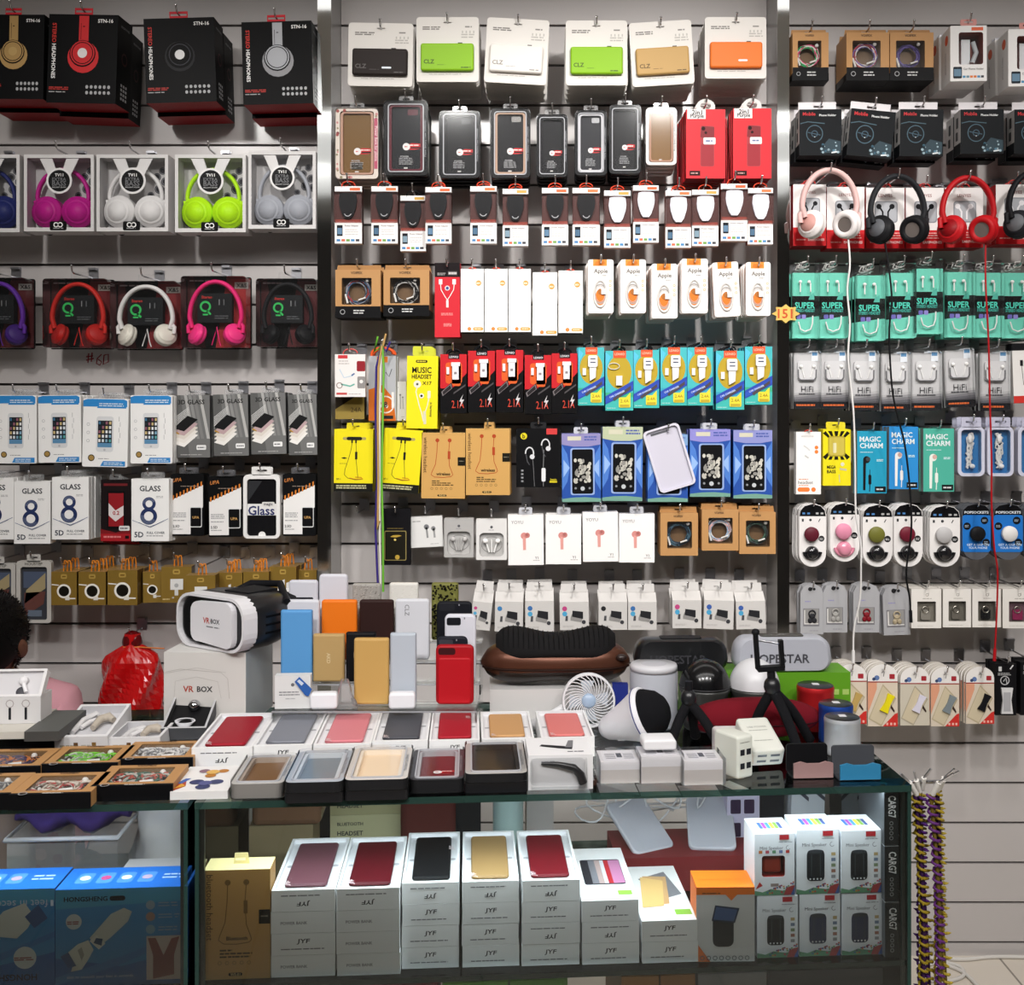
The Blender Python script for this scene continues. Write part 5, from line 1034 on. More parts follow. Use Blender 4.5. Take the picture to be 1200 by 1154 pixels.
# ================================================================ the glass showcases in front
YAW=math.radians(4); OX,OY=-.512,1.60; TOPZ=.874; SHZ=.604; DEP=.52; LEN=1.072
EX=Vector((math.cos(YAW),math.sin(YAW),0)); EY=Vector((-math.sin(YAW),math.cos(YAW),0))
def C(u,v,z=0): 
    p=Vector((OX,OY,z))+EX*u+EY*v; return p
def showcase(label,u0,u1,right):
    L=u1-u0; P=[]
    b=B(); b.box(0,L,0,DEP,-.010,0,'glass',front='glassedge',back='glassedge',left='glassedge',right='glassedge'); P.append(('top_panel',b))
    b=B(); b.box(.006,L-.006,.001,.006,.10-TOPZ,-.0105,'glass',top='glassedge',bot='glassedge',left='glassedge',right='glassedge'); P.append(('front_panel',b))
    for a in (0,L-.006):
        b=B(); b.box(a,a+.0058,.001,DEP-.001,.10-TOPZ,-.0105,'glass',front='glassedge',back='glassedge'); P.append(('side_panel',b))
    b=B(); b.box(.0065,L-.0065,.0065,DEP-.01,SHZ-TOPZ-.008,SHZ-TOPZ,'glass',front='glassedge',back='glassedge'); P.append(('shelf',b))
    b=B(); b.box(0,L,0,DEP,-TOPZ,.10-TOPZ-.0005,'#26272a'); P.append(('plinth',b))
    b=B(); b.box(.0065,L-.0065,.0065,DEP-.01,.1005-TOPZ,.106-TOPZ,'#3a3a3c'); P.append(('bottom_panel',b))
    for a in (.0062,L-.0122):
        b=B(); b.box(a,a+.006,.0068,.0128,.11-TOPZ,-.0108,'#16201d/s'); P.append(('corner_strip',b))
    o=thing('glass_showcase',label,'showcase',C(u0,0,TOPZ),(0,0,YAW),P)
showcase('long glass showcase full of white power bank boxes',0,LEN,True)
showcase('glass showcase at the left holding blue foot care boxes',-.80,-.010,False)
b=B(); b.box(.02,LEN-.02,.010,.024,-.0135,-.0108,'#d9dcde'); o=tag(b.build('led_strip'),'thin white light strip under the front edge of the showcase top','lamp'); o.location=C(0,0,TOPZ); o.rotation_euler=(0,0,YAW)

b=B(); b.box(-.74,-.04,.010,.024,-.0135,-.0108,'#d9dcde'); o=tag(b.build('led_strip'),'thin white light strip under the front edge of the left showcase top','lamp'); o.location=C(0,0,TOPZ); o.rotation_euler=(0,0,YAW)
def gp(px,py,z): Y=FP*(CZ-z)/(py-VY); return Vector((PX(px,Y),Y,z))
def lay(fn,xl,xr,ytop,dep,t,name,label,cat,group=None,args=(),z=TOPZ,tilt=0,yaw=0,lift=0,kw={}):
    """a flat box lying on a surface: xl,xr are its front top corners in the photo, ytop their height"""
    zt=z+t+lift; p=gp((xl+xr)/2,ytop,zt); w=(xr-xl)/FP*p.y/math.cos(YAW)
    return thing(name,label,cat,(p.x,p.y,zt),(math.radians(-90+tilt),0,YAW+math.radians(yaw)),fn(w,dep,t,*args,**kw),group)
def stand(parts,name,label,cat,px,Y,z,group=None,yaw=0,rx=0,ry=0):
    return thing(name,label,cat,(PX(px,Y),Y,z),(math.radians(rx),math.radians(ry),math.radians(yaw)),parts,group)
def loft(b,rings,m,cap=True,smooth=True):
    n=len(rings[0]); vs=[p for r in rings for p in r]; fs=[]
    for j in range(len(rings)-1):
        for i in range(n): fs.append((j*n+i,j*n+(i+1)%n,(j+1)*n+(i+1)%n,(j+1)*n+i))
    b.add(vs,fs,m,smooth)
    if cap: b.add(rings[0],[tuple(range(n))],m); b.add(rings[-1],[tuple(range(n))],m)
    return b

# ---------------------------------------------------------------- flat boxes with power banks
def boxprint(f,kind):
    if kind=='jyf': f.T('JYF',.5,.62,.2,'#3a3a3e',1,shear=.15,H=.26).lines(.15,.85,(.28,),.05,'#77777b',1)
    elif kind=='fyj': f.T('JYF',.5,.38,.2,'#3a3a3e',1,rot=180,shear=.15,H=.26).lines(.15,.85,(.74,),.05,'#77777b',1)
    elif kind=='pb': f.T('POWER BANK',.36,.48,.42,'#8a8a8e',1,bold=True)
def k_pbank_box(w,h,t,col,kind='fyj',logo=(.13,.14),lr=90,silver=False):
    b=B(); b.recess(rrp(-w/2,0,w/2,h,.0012),rrp(-w*.46,h*.03,w*.46,h*.97,.001),0,.006,t,'#eeeeee','#dcdcde','#e6e6e8')
    boxprint(Fr(b,w,h,t,'B'),kind)
    f=Fr(b,w,h,t,'F',.006)
    for u in (.12,.88): f.C(u,.5,.05,'#a9aaae',1)
    p=B(); p.soft(-w*.34,h*.10,w*.34,h*.90,.006,-.0005,.0055,.003,col)
    g=Fr(p,w,h,t,'F',-.0005); g.T('JYF',.16+logo[0],logo[1]+.1,.075,'#d9c8c8' if not silver else '#8a8a90',1,rot=lr,shear=.25).lines(.24,.245,(.2,),.01,'#d9c8c8',1)
    p.box(w*.2,w*.28,.001,.003,h*.899,h*.908,'#55555a')
    return [('box_tray',b),('power_bank',p)]
def k_closed_box(w,h,t,kind,pic=None):
    b=B(); b.box(-w/2,w/2,0,t,0,h,'#eaeaea'); boxprint(Fr(b,w,h,t,'B'),kind)
    f=Fr(b,w,h,t)
    if pic=='sets':
        f.RR(.13,.28,.88,.76,.05,'#3a3a40',1)
        for k,(u0,u1,c) in enumerate(((.13,.28,'#2a2a30'),(.28,.40,'#77777e'),(.40,.5,'#b09a96'),(.5,.57,'#c9ccd2'),(.57,.66,'#b02a34'),(.66,.87,'#b87aa0'))): f.R(u0,.30,u1,.74,c,2)
        f.R(.68,.09,.93,.17,'#8ac04a',1)
    elif pic=='covers':
        f.P([(.2,.75),(.75,.88),(.92,.45),(.6,.38)],'#7a7a80',1).P([(.12,.24),(.3,.80),(.75,.78),(.62,.28)],'#c8a070',2).P([(.1,.22),(.25,.78),(.66,.7),(.5,.24)],'#dcb878',3).R(.66,.09,.95,.18,'#8ac04a',1)
    return [('box_body',b)]
row=[((225,295),876,'#9c1426','crimson','fyj'),((297.5,365),873,'#80838c','grey','jyf'),((367.5,434.5),872,'#d68088','rose pink','jyf'),((436.5,501),868,'#4b4c52','charcoal','jyf'),((503,562),867,'#a81a2a','red','jyf'),((564.5,626),865,'#c69866','gold tan','jyf'),((634.5,697),864,'#d97a76','salmon pink','jyf')]
for i,((a,c),yt,col,nm,kd) in enumerate(row):
    lay(k_pbank_box,a,c,yt,.205 if i<4 else (.19 if i==4 else .165),.032,'power_bank_box',f'open white box with {nm} power bank on the glass counter','power bank','open power bank boxes on the counter',(col,kd,(.08,.02) if i!=4 else (.62,.6),90,i==1))
# stacks in the showcase
st=[((318.5,392.5),4,1.630,'#5e3a42',('pb','jyf','pb','fyj'),'dusky mauve'),((395,468.5),4,1.635,'#4e0814',('pb','pb','pb','fyj'),'dark crimson'),((471.5,538),4,1.655,'#131416',('jyf','jyf','jyf','fyj'),'black'),((541.5,608),4,1.66,'#97794e',('jyf','jyf','jyf','fyj'),'gold'),((611.5,679.5),4,1.664,'#640c18',('jyf','fyj','jyf','fyj'),'wine red'),((682,749),3,1.668,'sets',('jyf','fyj','jyf'),''),((752,818),2,1.672,'covers',('jyf','jyf'),'')]
for si,((a,c),n,Y,col,kinds,nm) in enumerate(st):
    w=(c-a)/FP*Y; x=PX((a+c)/2,Y); t=.0318
    names=['crimson','']
    for k in range(n):
        zt=SHZ+.0006+(k+1)*(t+.0005); top=(k==n-1)
        desc={'sets':'colour set stack','covers':'gold cover stack'}.get(col,nm+' power bank stack')
        if top and nm: P=k_pbank_box(w,.20,t,col,kinds[k],(.06,.02) if si not in(2,) else (.7,.55)); lb=f'open white box with {nm} power bank topping a showcase stack'
        else:
            P=k_closed_box(w,.20,t,kinds[k],col if top else None)
            lb=(f'white box with {"row of coloured swatches" if col=="sets" else "fanned gold covers"} pictured on its lid, in the showcase' if top else f'white box in the {desc}, {["at the bottom","second from the bottom","third from the bottom"][k]}')
        thing('power_bank_box',lb,'power bank' if top and nm else 'box',(x+(rnd.random()-.5)*.0015,Y,zt),(math.radians(-90),0,YAW),P,'stacked white boxes in the showcase')

# ---------------------------------------------------------------- other boxes in the right showcase
def inshow(fn,box,Y,t,name,label,cat,group=None,args=(),z=SHZ+.0006,yaw=0,kw={}):
    x0,y0,x1,y1=box; w=(x1-x0)/FP*Y; h=(y1-y0)/FP*Y
    return thing(name,label,cat,(PX((x0+x1)/2,Y),Y,z),(0,0,YAW+math.radians(yaw)),fn(w,h,t,*args,**kw),group)
inshow(k_wireless,(239.5,1019,316,1147),1.624,.045,'headset_box','kraft brown bluetooth headset box standing in the showcase','headset',None,('#b98e50','bluetooth headset','Bluetooth','#7a5a2c',True))
def k_mini(w,h,t,col,win=False):
    b=B()
    if win:
        b.recess(rrp(-w/2,0,w/2,h,.001),rrp(-w*.32,h*.30,w*.26,h*.64,.004),0,t*.6,t,'#dcdfe4','#7a1c18','#3a1210')
    else: b.box(-w/2,w/2,0,t,0,h,'#dcdfe4')
    f=Fr(b,w,h,t)
    f.P([(0,0),(1,0),(1,.12),(.7,.07),(.4,.1),(.2,.05),(0,.08)],'#5a8a6a',1)
    r2=random.Random(2)
    for k in range(30):
        u=.25+.75*r2.random(); v=.02+.2*r2.random()*u; f.R(u-.02,v-.012,u+.02,v+.012,r2.choice(('#b0402c','#3a5a8a','#6a9a5a','#a03a5a','#c07a2c','#4a3a6a')),2)
    f.P([(.72,0),(1,0),(1,.16),(.8,.12)],'#9a3a3a',3).P([(.9,0),(1,0),(1,.14)],'#34508a',4)
    f.T('Mini Speaker',.42,.76,.58,'#44464c',2,bold=False).O(.84,.77,.05,.012,'#6a6c72',2,12,a0=90,a1=330).R(.62,.9,.86,.98,'#a8262e',2).lines(.6,.95,(.86,),.012,'#8a8c92',2)
    if not win:
        f.RR(.24,.2,.66,.68,.10,'#1e2226' if col=='k' else '#26304a',2).C(.45,.66,.19,'#33383e',3,20,.05).L([(.35,.28),(.35,.62)],.02,'#3a4046',3).L([(.56,.28),(.56,.62)],.02,'#3a4046',3)
        for k in range(4): f.C(.32+.085*k,.235,.022,'#c9ccd0',4,8)
        for k in range(5): f.R(.82,.24+k*.088,.92,.29+k*.088,['#8a8c90','#9a6a5a','#7a8a6a','#6a7a92','#b09a6a'][k],2)
    else:
        for k in range(5): f.R(.1+k*.17,.68,.19+k*.17,.73,['#c0703a','#b04a5a','#5a8a6a','#6a7aa2','#b03a34'][k],2)
        f.R(.4,.14,.6,.19,'#8a7a74',2).P([(.02,.1),(.2,.16),(.12,.22)],'#b02a24',3)
    g=Fr(b,w,h,t,'T'); 
    for k in range(6): g.R(.22+k*.1,.3,.31+k*.1,.7,['#34589a','#8a3a8a','#3a7a9a','#d0b03a','#6a8a3a','#3a4a7a'][k],1)
    p=[('box_body',b)]
    if win:
        q=B(); q.soft(-w*.26,h*.31,w*.22,h*.62,.006,t*.15,t*.5,.004,'#a03a2c'); p.append(('speaker',q))
    return p
lvl2=SHZ+.0006
for i,(bx,Y,col,win,lv,lb) in enumerate((((887,1060,935.5,1132),1.689,'k',False,0,'bottom left mini speaker box picturing a black speaker'),((936.5,1060,985,1132),1.694,'b',False,0,'bottom middle mini speaker box picturing a navy speaker'),((986,1060,1034,1131),1.698,'b',False,0,'bottom right mini speaker box picturing a navy speaker'),((884,985,931.5,1057),1.689,'r',True,1,'mini speaker box with a red speaker in its window'),((933,982,983.5,1057),1.694,'k',False,1,'top middle mini speaker box picturing a black speaker'),((985,983,1033,1056),1.698,'k',False,1,'top right mini speaker box picturing a black speaker'))):
    inshow(k_mini,bx,Y,.066,'speaker_box',lb,'speaker','mini speaker boxes in the showcase',(col,win),z=SHZ+.0006+lv*.0957)
def k_orange(w,h,t):
    b=B(); O='#e0701c'; b.box(-w/2,w/2,0,t,0,h,'#c9c9c8',top=O,left='#d8681a',right='#b8b8b8'); f=Fr(b,w,h,t)
    f.P([(0,.9),(.5,.9),(.6,.82),(.7,.9),(1,.9),(1,1),(0,1)],O,1).lines(.1,.45,(.92,),.015,'#5a3a20',2).P([(0,0),(.24,0),(0,.26)],'#d0682a',1)
    f.RR(.28,.2,.64,.62,.1,'#22262a',1).P([(.26,.55),(.66,.52),(.74,.72),(.32,.76)],'#1e2c44',2).P([(.29,.57),(.64,.545),(.70,.70),(.34,.74)],'#3a5480',3)
    for k in range(8): f.O(.1+k*.11,.05,.035,.012,'#55585c',2,8)
    g=Fr(b,w,h,t,'T'); g.R(.1,.45,.9,.47,'#b85a14',1)
    return [('box_body',b)]
inshow(k_orange,(816,1046,884.5,1133),1.676,.062,'speaker_box','orange topped speaker box beside the white box stacks','speaker',None,yaw=-3)
def k_carg(w,h,t):
    b=B(); b.box(-w/2,w/2,0,t,0,h,'#25282a',top='#c9ccce',left='#3a3d40'); f=Fr(b,w,h,t); f.T('CARG7',.55,.70,.40,'#e4e5e6',1,rot=-90,H=.55*w/h)
    for k in range(4): f.O(.5,.40-k*.09,.12,.04,'#9a9c9e',1,8)
    return [('box_body',b)]
for i,(x0,x1,lv) in enumerate(((1037,1054,0),(1036.5,1053.5,1),(1036,1053,2))):
    inshow(k_carg,(x0,0,x1,64.5),1.6885,.11,'gadget_box',('bottom','middle','top')[i]+' black box of the upright pile at the showcase corner','box','black boxes piled at the showcase corner',z=SHZ+.0006+lv*.0862)
# back of the right showcase
def clutter(parts,name,label,cat,u,v,z,yaw=0,rx=0,ry=0,group=None):
    p=C(u,v,z); return thing(name,label,cat,(p.x,p.y,p.z),(math.radians(rx),math.radians(ry),YAW+math.radians(yaw)),parts,group)
def plain(w,h,t,m,txt=None,c='#3a3a3a',r=0,**fm):
    b=B(); b.box(-w/2,w/2,0,t,0,h,m,**fm)
    if txt:
        f=Fr(b,w,h,t)
        for k,s in enumerate(txt): f.T(s,.28,.68-.34*k,.36,c,1)
    return [('box_body',b)]
clutter(plain(.13,.05,.10,'#b9b48c',['BLUETOOTH','HEADSET']),'carton','lower cream carton behind the showcase stacks','box',.21,.40,SHZ+.0006)
clutter(plain(.13,.05,.10,'#c9c49a',['BLUETOOTH','HEADSET']),'carton','upper cream carton behind the showcase stacks','box',.21,.40,SHZ+.0512)
clutter(plain(.13,.05,.10,'#b4ae84',['BLUETOOTH','HEADSET']),'carton','topmost cream carton behind the showcase stacks','box',.21,.40,SHZ+.1018)
clutter(plain(.13,.05,.10,'#c4be92',['WS-01','HEADSET']),'carton','cream carton crowning the pile behind the showcase stacks','box',.212,.40,SHZ+.1524)
clutter(plain(.11,.115,.09,'#8a7a5c'),'carton','dull brown carton behind the brown headset box','box',.07,.32,SHZ+.0006)
b=B(); b.soft(-.06,0,.06,.05,.01,0,.10,.012,'#7a5a44/g'); clutter([('bag_body',b)],'plastic_bag','shiny brown plastic bag on the dull brown carton','bag',.08,.31,SHZ+.1162)
b=B(); b.soft(-.055,0,.055,.03,.012,0,.1,.01,'#6a1c20/g'); clutter([('bag_body',b)],'plastic_bag','dark red plastic pouch leaning behind the headset box','bag',.155,.26,SHZ+.0006)
b=B(); b.soft(-.05,0,.05,.245,.02,0,.05,.012,'#5a2a26/f'); clutter([('case_body',b)],'pouch','dark brown textured pouch standing behind the crimson stack','pouch',.325,.36,SHZ+.0006)
clutter(plain(.05,.245,.05,'#1c1d20'),'gadget_box','black upright box behind the black power bank stack','box',.395,.37,SHZ+.0006)
b=B(); b.lathe([(.001,0),(.026,0),(.028,.004),(.028,.20),(.024,.21),(.024,.235),(.001,.235)],'#a9c0bd/s','z',(0,0,0),24); b.lathe([(.025,.212),(.0265,.212),(.0265,.232),(.025,.234)],'#4a5a58','z'); clutter([('jar_body',b)],'jar','pale green jar with dark rim behind the gold stack','jar',.47,.38,SHZ+.0006)
clutter(plain(.05,.22,.06,'#b0a8a4'),'gadget_box','tall grey box beside the pale green jar','box',.53,.40,SHZ+.0006)
def pad(w,h):
    b=B(); b.soft(-w/2,0,w/2,h,.012,0,.009,.003,'#c4c4cc'); b.rr(-w*.46,h*.03,w*.46,h*.97,.010,-.0006,0,'#b8b8c2'); return [('tablet_body',b)]
for i,(u,v,yw,lb) in enumerate(((.73,.30,24,'left grey tablet propped among white cables in the showcase'),(.83,.29,-8,'right grey tablet propped among white cables in the showcase'))):
    clutter(pad(.085,.12),'tablet',lb,'tablet',u,v,SHZ+.062+.004*i,yaw=yw,rx=-62,group='tablets in the showcase')
clutter(plain(.25,.06,.13,'#7a2a2c'),'carton','dull red carton under the grey tablets','box',.78,.27,SHZ+.0006)
# white cables looping in the back
r2=random.Random(21)
for i in range(7):
    q=[C(.62+.045*i+.05*r2.random(),.44+.03*r2.random(),SHZ+.24-.01*i)]
    for k in range(7): q.append(C(.60+.30*r2.random(),.36+.12*r2.random(),SHZ+.08+.15*r2.random()))
    sm=[]
    for j in range(len(q)-1):
        a=q[max(j-1,0)];p0=q[j];p1=q[j+1];c=q[min(j+2,len(q)-1)]
        for k in range(7):
            s=k/7; sm.append(.5*((2*p0)+(p1-a)*s+(2*a-5*p0+4*p1-c)*s*s+(3*p0-a-3*p1+c)*s**3))
    b=B(); b.tube(sm,.0019,'#d2d0d2' if i not in(2,) else '#1c1c1e',6)
    tag(b.build('cable'),'white charging cable tangled at the back of the showcase' if i!=2 else 'black charging cable tangled at the back of the showcase','cable','white cables tangled in the showcase')
b=B(); b.box(-.03,.03,0,.035,0,.235,'#c9c2da'); f=Fr(b,.06,.235,.035)
for k in range(5):
    for u in (.2,.62): f.RR(u-.1,.08+k*.18,u+.22,.19+k*.18,.04,'#3a2a44',1)
b.box(-.008,-.003,-.001,0,.155,.16,'#ff2a2a/e4')
clutter([('socket_block',b)],'power_strip','pale violet socket block with a red light, behind mini speakers','power strip',.90,.35,SHZ+.0006)
b=B(); b.lathe([(.001,0),(.016,0),(.018,.006),(.018,.028),(.014,.034),(.001,.034)],'#d0cfd4','y',(0,-.035,.20),18); b.xf(Matrix.Translation((-.018,0,0))); clutter([('plug_body',b)],'plug','white round plug pushed into the violet socket block','plug',.89,.349,SHZ+.0006)
clutter(plain(.048,.255,.05,'#2c2c30'),'gadget_box','dark upright box behind the top middle mini speaker box','box',.955,.36,SHZ+.0006)
for i,(u,lb) in enumerate(((1.0,'left leaning white box with a dark stripe, back right of showcase'),(1.030,'right leaning white box with a dark stripe, back right of showcase'))):
    b=B(); b.box(-.016,.016,0,.07,0,.25,'#d4d8e0'); f=Fr(b,.032,.25,.07); f.P([(0,.78),(1,.66),(1,.72),(0,.9)],'#2a2c34',1).P([(.0,.6),(1,.5),(1,.53),(0,.64)],'#4a4c58',1)
    clutter([('box_body',b)],'gadget_box',lb,'box',u,.345,SHZ+.0006,ry=2,group='white boxes with dark stripes')
# below the shelf
for i,(px0,px1,col,nm) in enumerate(((330,515,'#8a2a30','dull red'),(520,596,'#6aa83a','left green'),(598,665,'#5f9e34','right green'),(728,772,'#b07a3a','left tan'),(774,815,'#a8733a','right tan'),(818,900,'#8d8d90','grey'),(902,1040,'#4a4a4e','charcoal'),(262,325,'#77303a','wine'))):
    Y=1.70; w=(px1-px0)/FP*Y; p=(PX((px0+px1)/2,Y+ (.0699*(PX((px0+px1)/2,Y)+.2))),)
    x=PX((px0+px1)/2,Y); yy=OY+.0699*(x-OX)+.05
    thing('carton',f'{nm} carton in the lower part of the long showcase','box',(x,yy,.1065),(0,0,YAW),plain(w,.465,.2,col),'cartons under the showcase shelf')
# ---------------------------------------------------------------- left showcase
def k_foot(w,h,t,flip=False):
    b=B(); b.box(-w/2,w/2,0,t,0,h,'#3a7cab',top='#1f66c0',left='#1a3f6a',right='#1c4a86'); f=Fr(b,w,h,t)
    f.P([(0,0),(1,0),(1,.35),(.5,.2),(0,.3)],'#2c5c94',1).P([(0,.8),(1,.86),(1,1),(0,1)],'#4590ac',1)
    f.P([(.0,.02),(.5,.22),(1,.5),(1,.56),(.5,.30),(0,.1)],'#3a6ea2',2)
    if not flip:
        f.T('HONGSHENG',.23,.90,.33,'#0a121c',3,H=.05).RR(.41,.875,.53,.925,.04,'#0a121c',3)
        f.C(.14,.67,.06,'#b9bcb8',3).lines(.09,.19,(.67,.65),.012,'#8a4a44',4)
        f.P([(.26,.5),(.32,.40),(.42,.5),(.55,.66),(.58,.76),(.52,.8),(.42,.74)],'#b4b4a8',4).P([(.26,.47),(.33,.38),(.38,.44),(.31,.53)],'#c0c0b4',5).P([(.29,.45),(.35,.42),(.36,.49),(.31,.5)],'#24405e',6)
        f.P([(.08,.34),(.17,.44),(.25,.48),(.29,.38),(.25,.28),(.2,.18),(.12,.16),(.14,.26)],'#b9b9ac',4).P([(.04,.32),(.1,.36),(.16,.22),(.1,.2)],'#34507a',5).P([(.17,.38),(.2,.41),(.22,.33),(.2,.27)],'#8a8a80',5)
        for v,c in ((.82,'#8a9aa4'),(.70,'#9a7a6a'),(.57,'#7a9aa8')): f.C(.72,v,.035,c,3).lines(.78,.95,(v+.02,v-.01),.012,'#7f98ac',3)
        f.R(.69,.05,.95,.50,'#b4a69c',3).P([(.70,.48),(.76,.48),(.82,.3),(.88,.47),(.94,.49),(.9,.3),(.9,.1),(.74,.06),(.74,.3)],'#7a443c',4)
        f.T('skin to smooth your feet in seconds',.34,.10,.5,'#aebccb',4,bold=False)
    else:
        f.T('HONGSHENG',.66,.10,.42,'#14243a',3,rot=180).T('feet in seconds',.7,.85,.5,'#aebccb',3,rot=180,bold=False).C(.78,.3,.085,'#b9bcb8',3).lines(.7,.86,(.3,.28),.012,'#8a4a44',4)
        f.P([(.52,.62),(.62,.78),(.78,.86),(.85,.72),(.80,.6),(.72,.5),(.6,.52)],'#b9b9ac',4).P([(.78,.72),(.88,.84),(.95,.7),(.85,.6)],'#34507a',5).P([(.52,.6),(.38,.45),(.2,.3),(.2,.2),(.4,.26),(.60,.5)],'#b4b4a8',4).P([(.46,.5),(.5,.42),(.58,.5),(.52,.54)],'#24405e',5)
    g=Fr(b,w,h,t,'T')
    for k in range(4): g.RR(.1+k*.16,.25,.22+k*.16,.75,.03,'#4a86d0',1).C(.16+k*.16,.5,.04,['#d8e4ee','#b0487a','#c8d8e8','#a89ab4'][k],2)
    g.lines(.76,.96,(.6,.45),.06,'#a8c4e8',1)
    s=B(); s.box(w*.47,w*.49,-.0005,.0,h*.82,h*.88,'#d0d8dc')
    return [('box_body',b),('tape',s)]
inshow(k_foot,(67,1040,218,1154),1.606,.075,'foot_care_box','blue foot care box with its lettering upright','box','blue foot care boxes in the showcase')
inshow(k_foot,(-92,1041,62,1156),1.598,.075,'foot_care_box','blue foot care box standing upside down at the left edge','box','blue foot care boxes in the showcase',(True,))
def cl(parts,name,label,cat,px,py,Y,**k):  # py: height of its foot in the photo
    return thing(name,label,cat,(PX(px,Y),Y,k.pop('z',PZ(py,Y))),tuple(math.radians(a) for a in k.pop('rot',(0,0,4))),parts,k.pop('group',None))
ZS=SHZ+.0006
b=B(); b.lathe([(.001,0),(.036,0),(.038,.01),(.038,.205),(.036,.21),(.034,.20),(.001,.2)],'#6f6058/g','z',(0,0,0),24); cl([('container',b)],'canister','brown tinted canister behind the blue boxes at the left edge','canister',2,0,1.80,z=ZS)
b=B(); b.frame(rrp(-.085,0,.085,.10,.012),rrp(-.080,.003,.080,.099,.010),0,.004,'frost'); b.box(-.085,.085,.004,.12,0,.165,'film'); b.tube([(-.086,.0,.166),(.086,0,.166),(.086,.12,.166),(-.086,.12,.166)],.004,'frost',6,True); cl([('tub_body',b)],'storage_tub','clear plastic tub behind the blue boxes','tub',72,0,1.73,z=ZS)
b=B(); rings=[]
for i in range(15):
    x=-.09+.18*i/14; r_=.035*math.sqrt(max(1-(x/.095)**2,.02)); rings.append([(x,.06+r_*1.4*math.cos(q),.176+.012*math.sin(i*1.1)+r_*(.8+.15*math.sin(3*q+i))*math.sin(q)+r_*.4) for q in [2*PI*k/14 for k in range(14)]])
loft(b,rings,'#3a2a62/f'); cl([('cloth_body',b)],'cloth','crumpled purple cloth heaped on the clear plastic tub','cloth',72,0,1.74,z=ZS)
b=B(); b.soft(-.05,0,.05,.22,.01,0,.03,.01,'#9a7a6a/g'); f=Fr(b,.1,.22,.03); r3=random.Random(8)
for k in range(22): f.C(.15+.7*r3.random(),.2+.7*r3.random(),.05+.07*r3.random(),r3.choice(('#b08a7a','#6a4a42','#c0a898','#8a3a34')),1+k%3,8)
cl([('bag_body',b)],'plastic_bag','brown patterned plastic bag beside the canister','bag',48,0,1.90,z=ZS)
b=B(); rings=[]
for i in range(13):
    z=.23*i/12; rings.append([((.055+.012*math.sin(3*q+i))*math.cos(q)*(1-.3*i/12),(.03+.006*math.sin(2*q+i))*math.sin(q),z) for q in [2*PI*k/16 for k in range(16)]])
loft(b,rings,'#d4d2d2/s'); cl([('bag_body',b)],'plastic_bag','crumpled white plastic bag at the right of the left showcase','bag',192,0,1.85,z=ZS)
b=B(); b.soft(-.045,0,.045,.06,.01,0,.05,.012,'#b4a284/s'); cl([('pouch_body',b)],'pouch','beige pouch resting before the crumpled white bag','pouch',207,0,1.76,z=ZS+.0)
b=B(); b.tube([(-.14,0,.01),(-.05,0,.014),(.05,0,.016),(.14,0,.010)],.008,'#d9d6d2',10); cl([('tube_body',b)],'white_tube','white plastic tube lying across the left showcase','tube',160,0,1.95,z=ZS)
b=B(); b.box(-.06,.06,0,.08,0,.12,'#c9c9cb'); cl([('box_body',b)],'gadget_box','plain pale box under the black cable, left showcase','box',180,0,1.69,z=ZS)
b=B(); b.tube([tuple(C(-.17+.05*k,.2+.02*math.sin(k*2),TOPZ-.014-.012*math.sin(k*1.7)**2)) for k in range(4)],.003,'#1c1c1e',6); tag(b.build('cable'),'black cable under the glass top of the left showcase','cable')
# ---------------------------------------------------------------- on the counter, front row
def k_flat_braided(w,h,t,cols,s):
    P=k_braided(w,h,t,cols,s,.055,(.14,.16,.86,.86),True)[:3]
    for k,dx in enumerate((-.2,.2,.0)): coil(P[1][1],dx*w,h*.51,h*.27,t*(.30+.08*k),cols,5,.0018,1,s+k)
    return P
for a,c,yt,cols,s,lb in ((-85,10,931,('#8a8c8a','#4a4a4c','#b0aca4'),12,'brown earphone box lying cut by the picture edge, front row'),(12,104,930,('#d0c8bc','#8a7a68','#a83a34'),14,'flat brown earphone box with pale braided cords, front row'),(108,201,920,('#2a5a4a','#b04a3a','#b8b4ac'),16,'flat brown earphone box with green and red cords, front row'),(-48,45,899,('#3a2a5a','#c8783a','#2a2a2e'),18,'brown earphone box with purple cords lying in the back row'),(49,136,895,('#7ad02a','#b4b8b0','#5aa81c'),20,'flat brown earphone box with lime green cords, back row'),(138,224.5,889,('#c9c7c4','#8a8a8c','#e0dedc'),22,'flat brown earphone box with silver cords, back row')):
    lay(k_flat_braided,a,c,yt,.094,.022,'earphone_box',lb,'earphones','brown earphone boxes lying on the counter',(cols,s))
def k_spinner(w,h,t):
    b=B(); b.box(-w/2,w/2,0,t,0,h,'#e6e4e2'); f=Fr(b,w,h,t)
    f.P([(0,0),(0,.35),(.12,.5),(.2,.2)],'#b0482c',1).P([(.0,.3),(.1,.5),(.2,.5),(.1,.3)],'#4a6ab0',2).P([(.02,.1),(.2,.2),(.1,.3)],'#d8a040',3)
    for u,v,c,d in ((.52,.28,'#3a3f68','#55598a'),(.52,.72,'#b87a30','#dcae5a')):
        for k in range(3):
            a=2*PI*k/3+.5; f.C(u+.2*math.cos(a),v+.13*math.sin(a),.13 if d!='#dcae5a' else .10,c if k!=1 or d=='#55598a' else '#8a6a78',2+k)
        f.C(u,v,.12,d,6)
    return [('box_body',b)]
lay(k_spinner,200,266,927,.115,.012,'spinner_box','flat white box picturing two three lobed spinners','toy box')
def pc(**a): return lambda w,h,t:k_power_case(w,h,t,**a)[:2]
def k_base(w,h,t):
    b=B(); b.rr(-w/2,0,w/2,h,.006,0,t,'#17171a/s'); return [('box_body',b)]
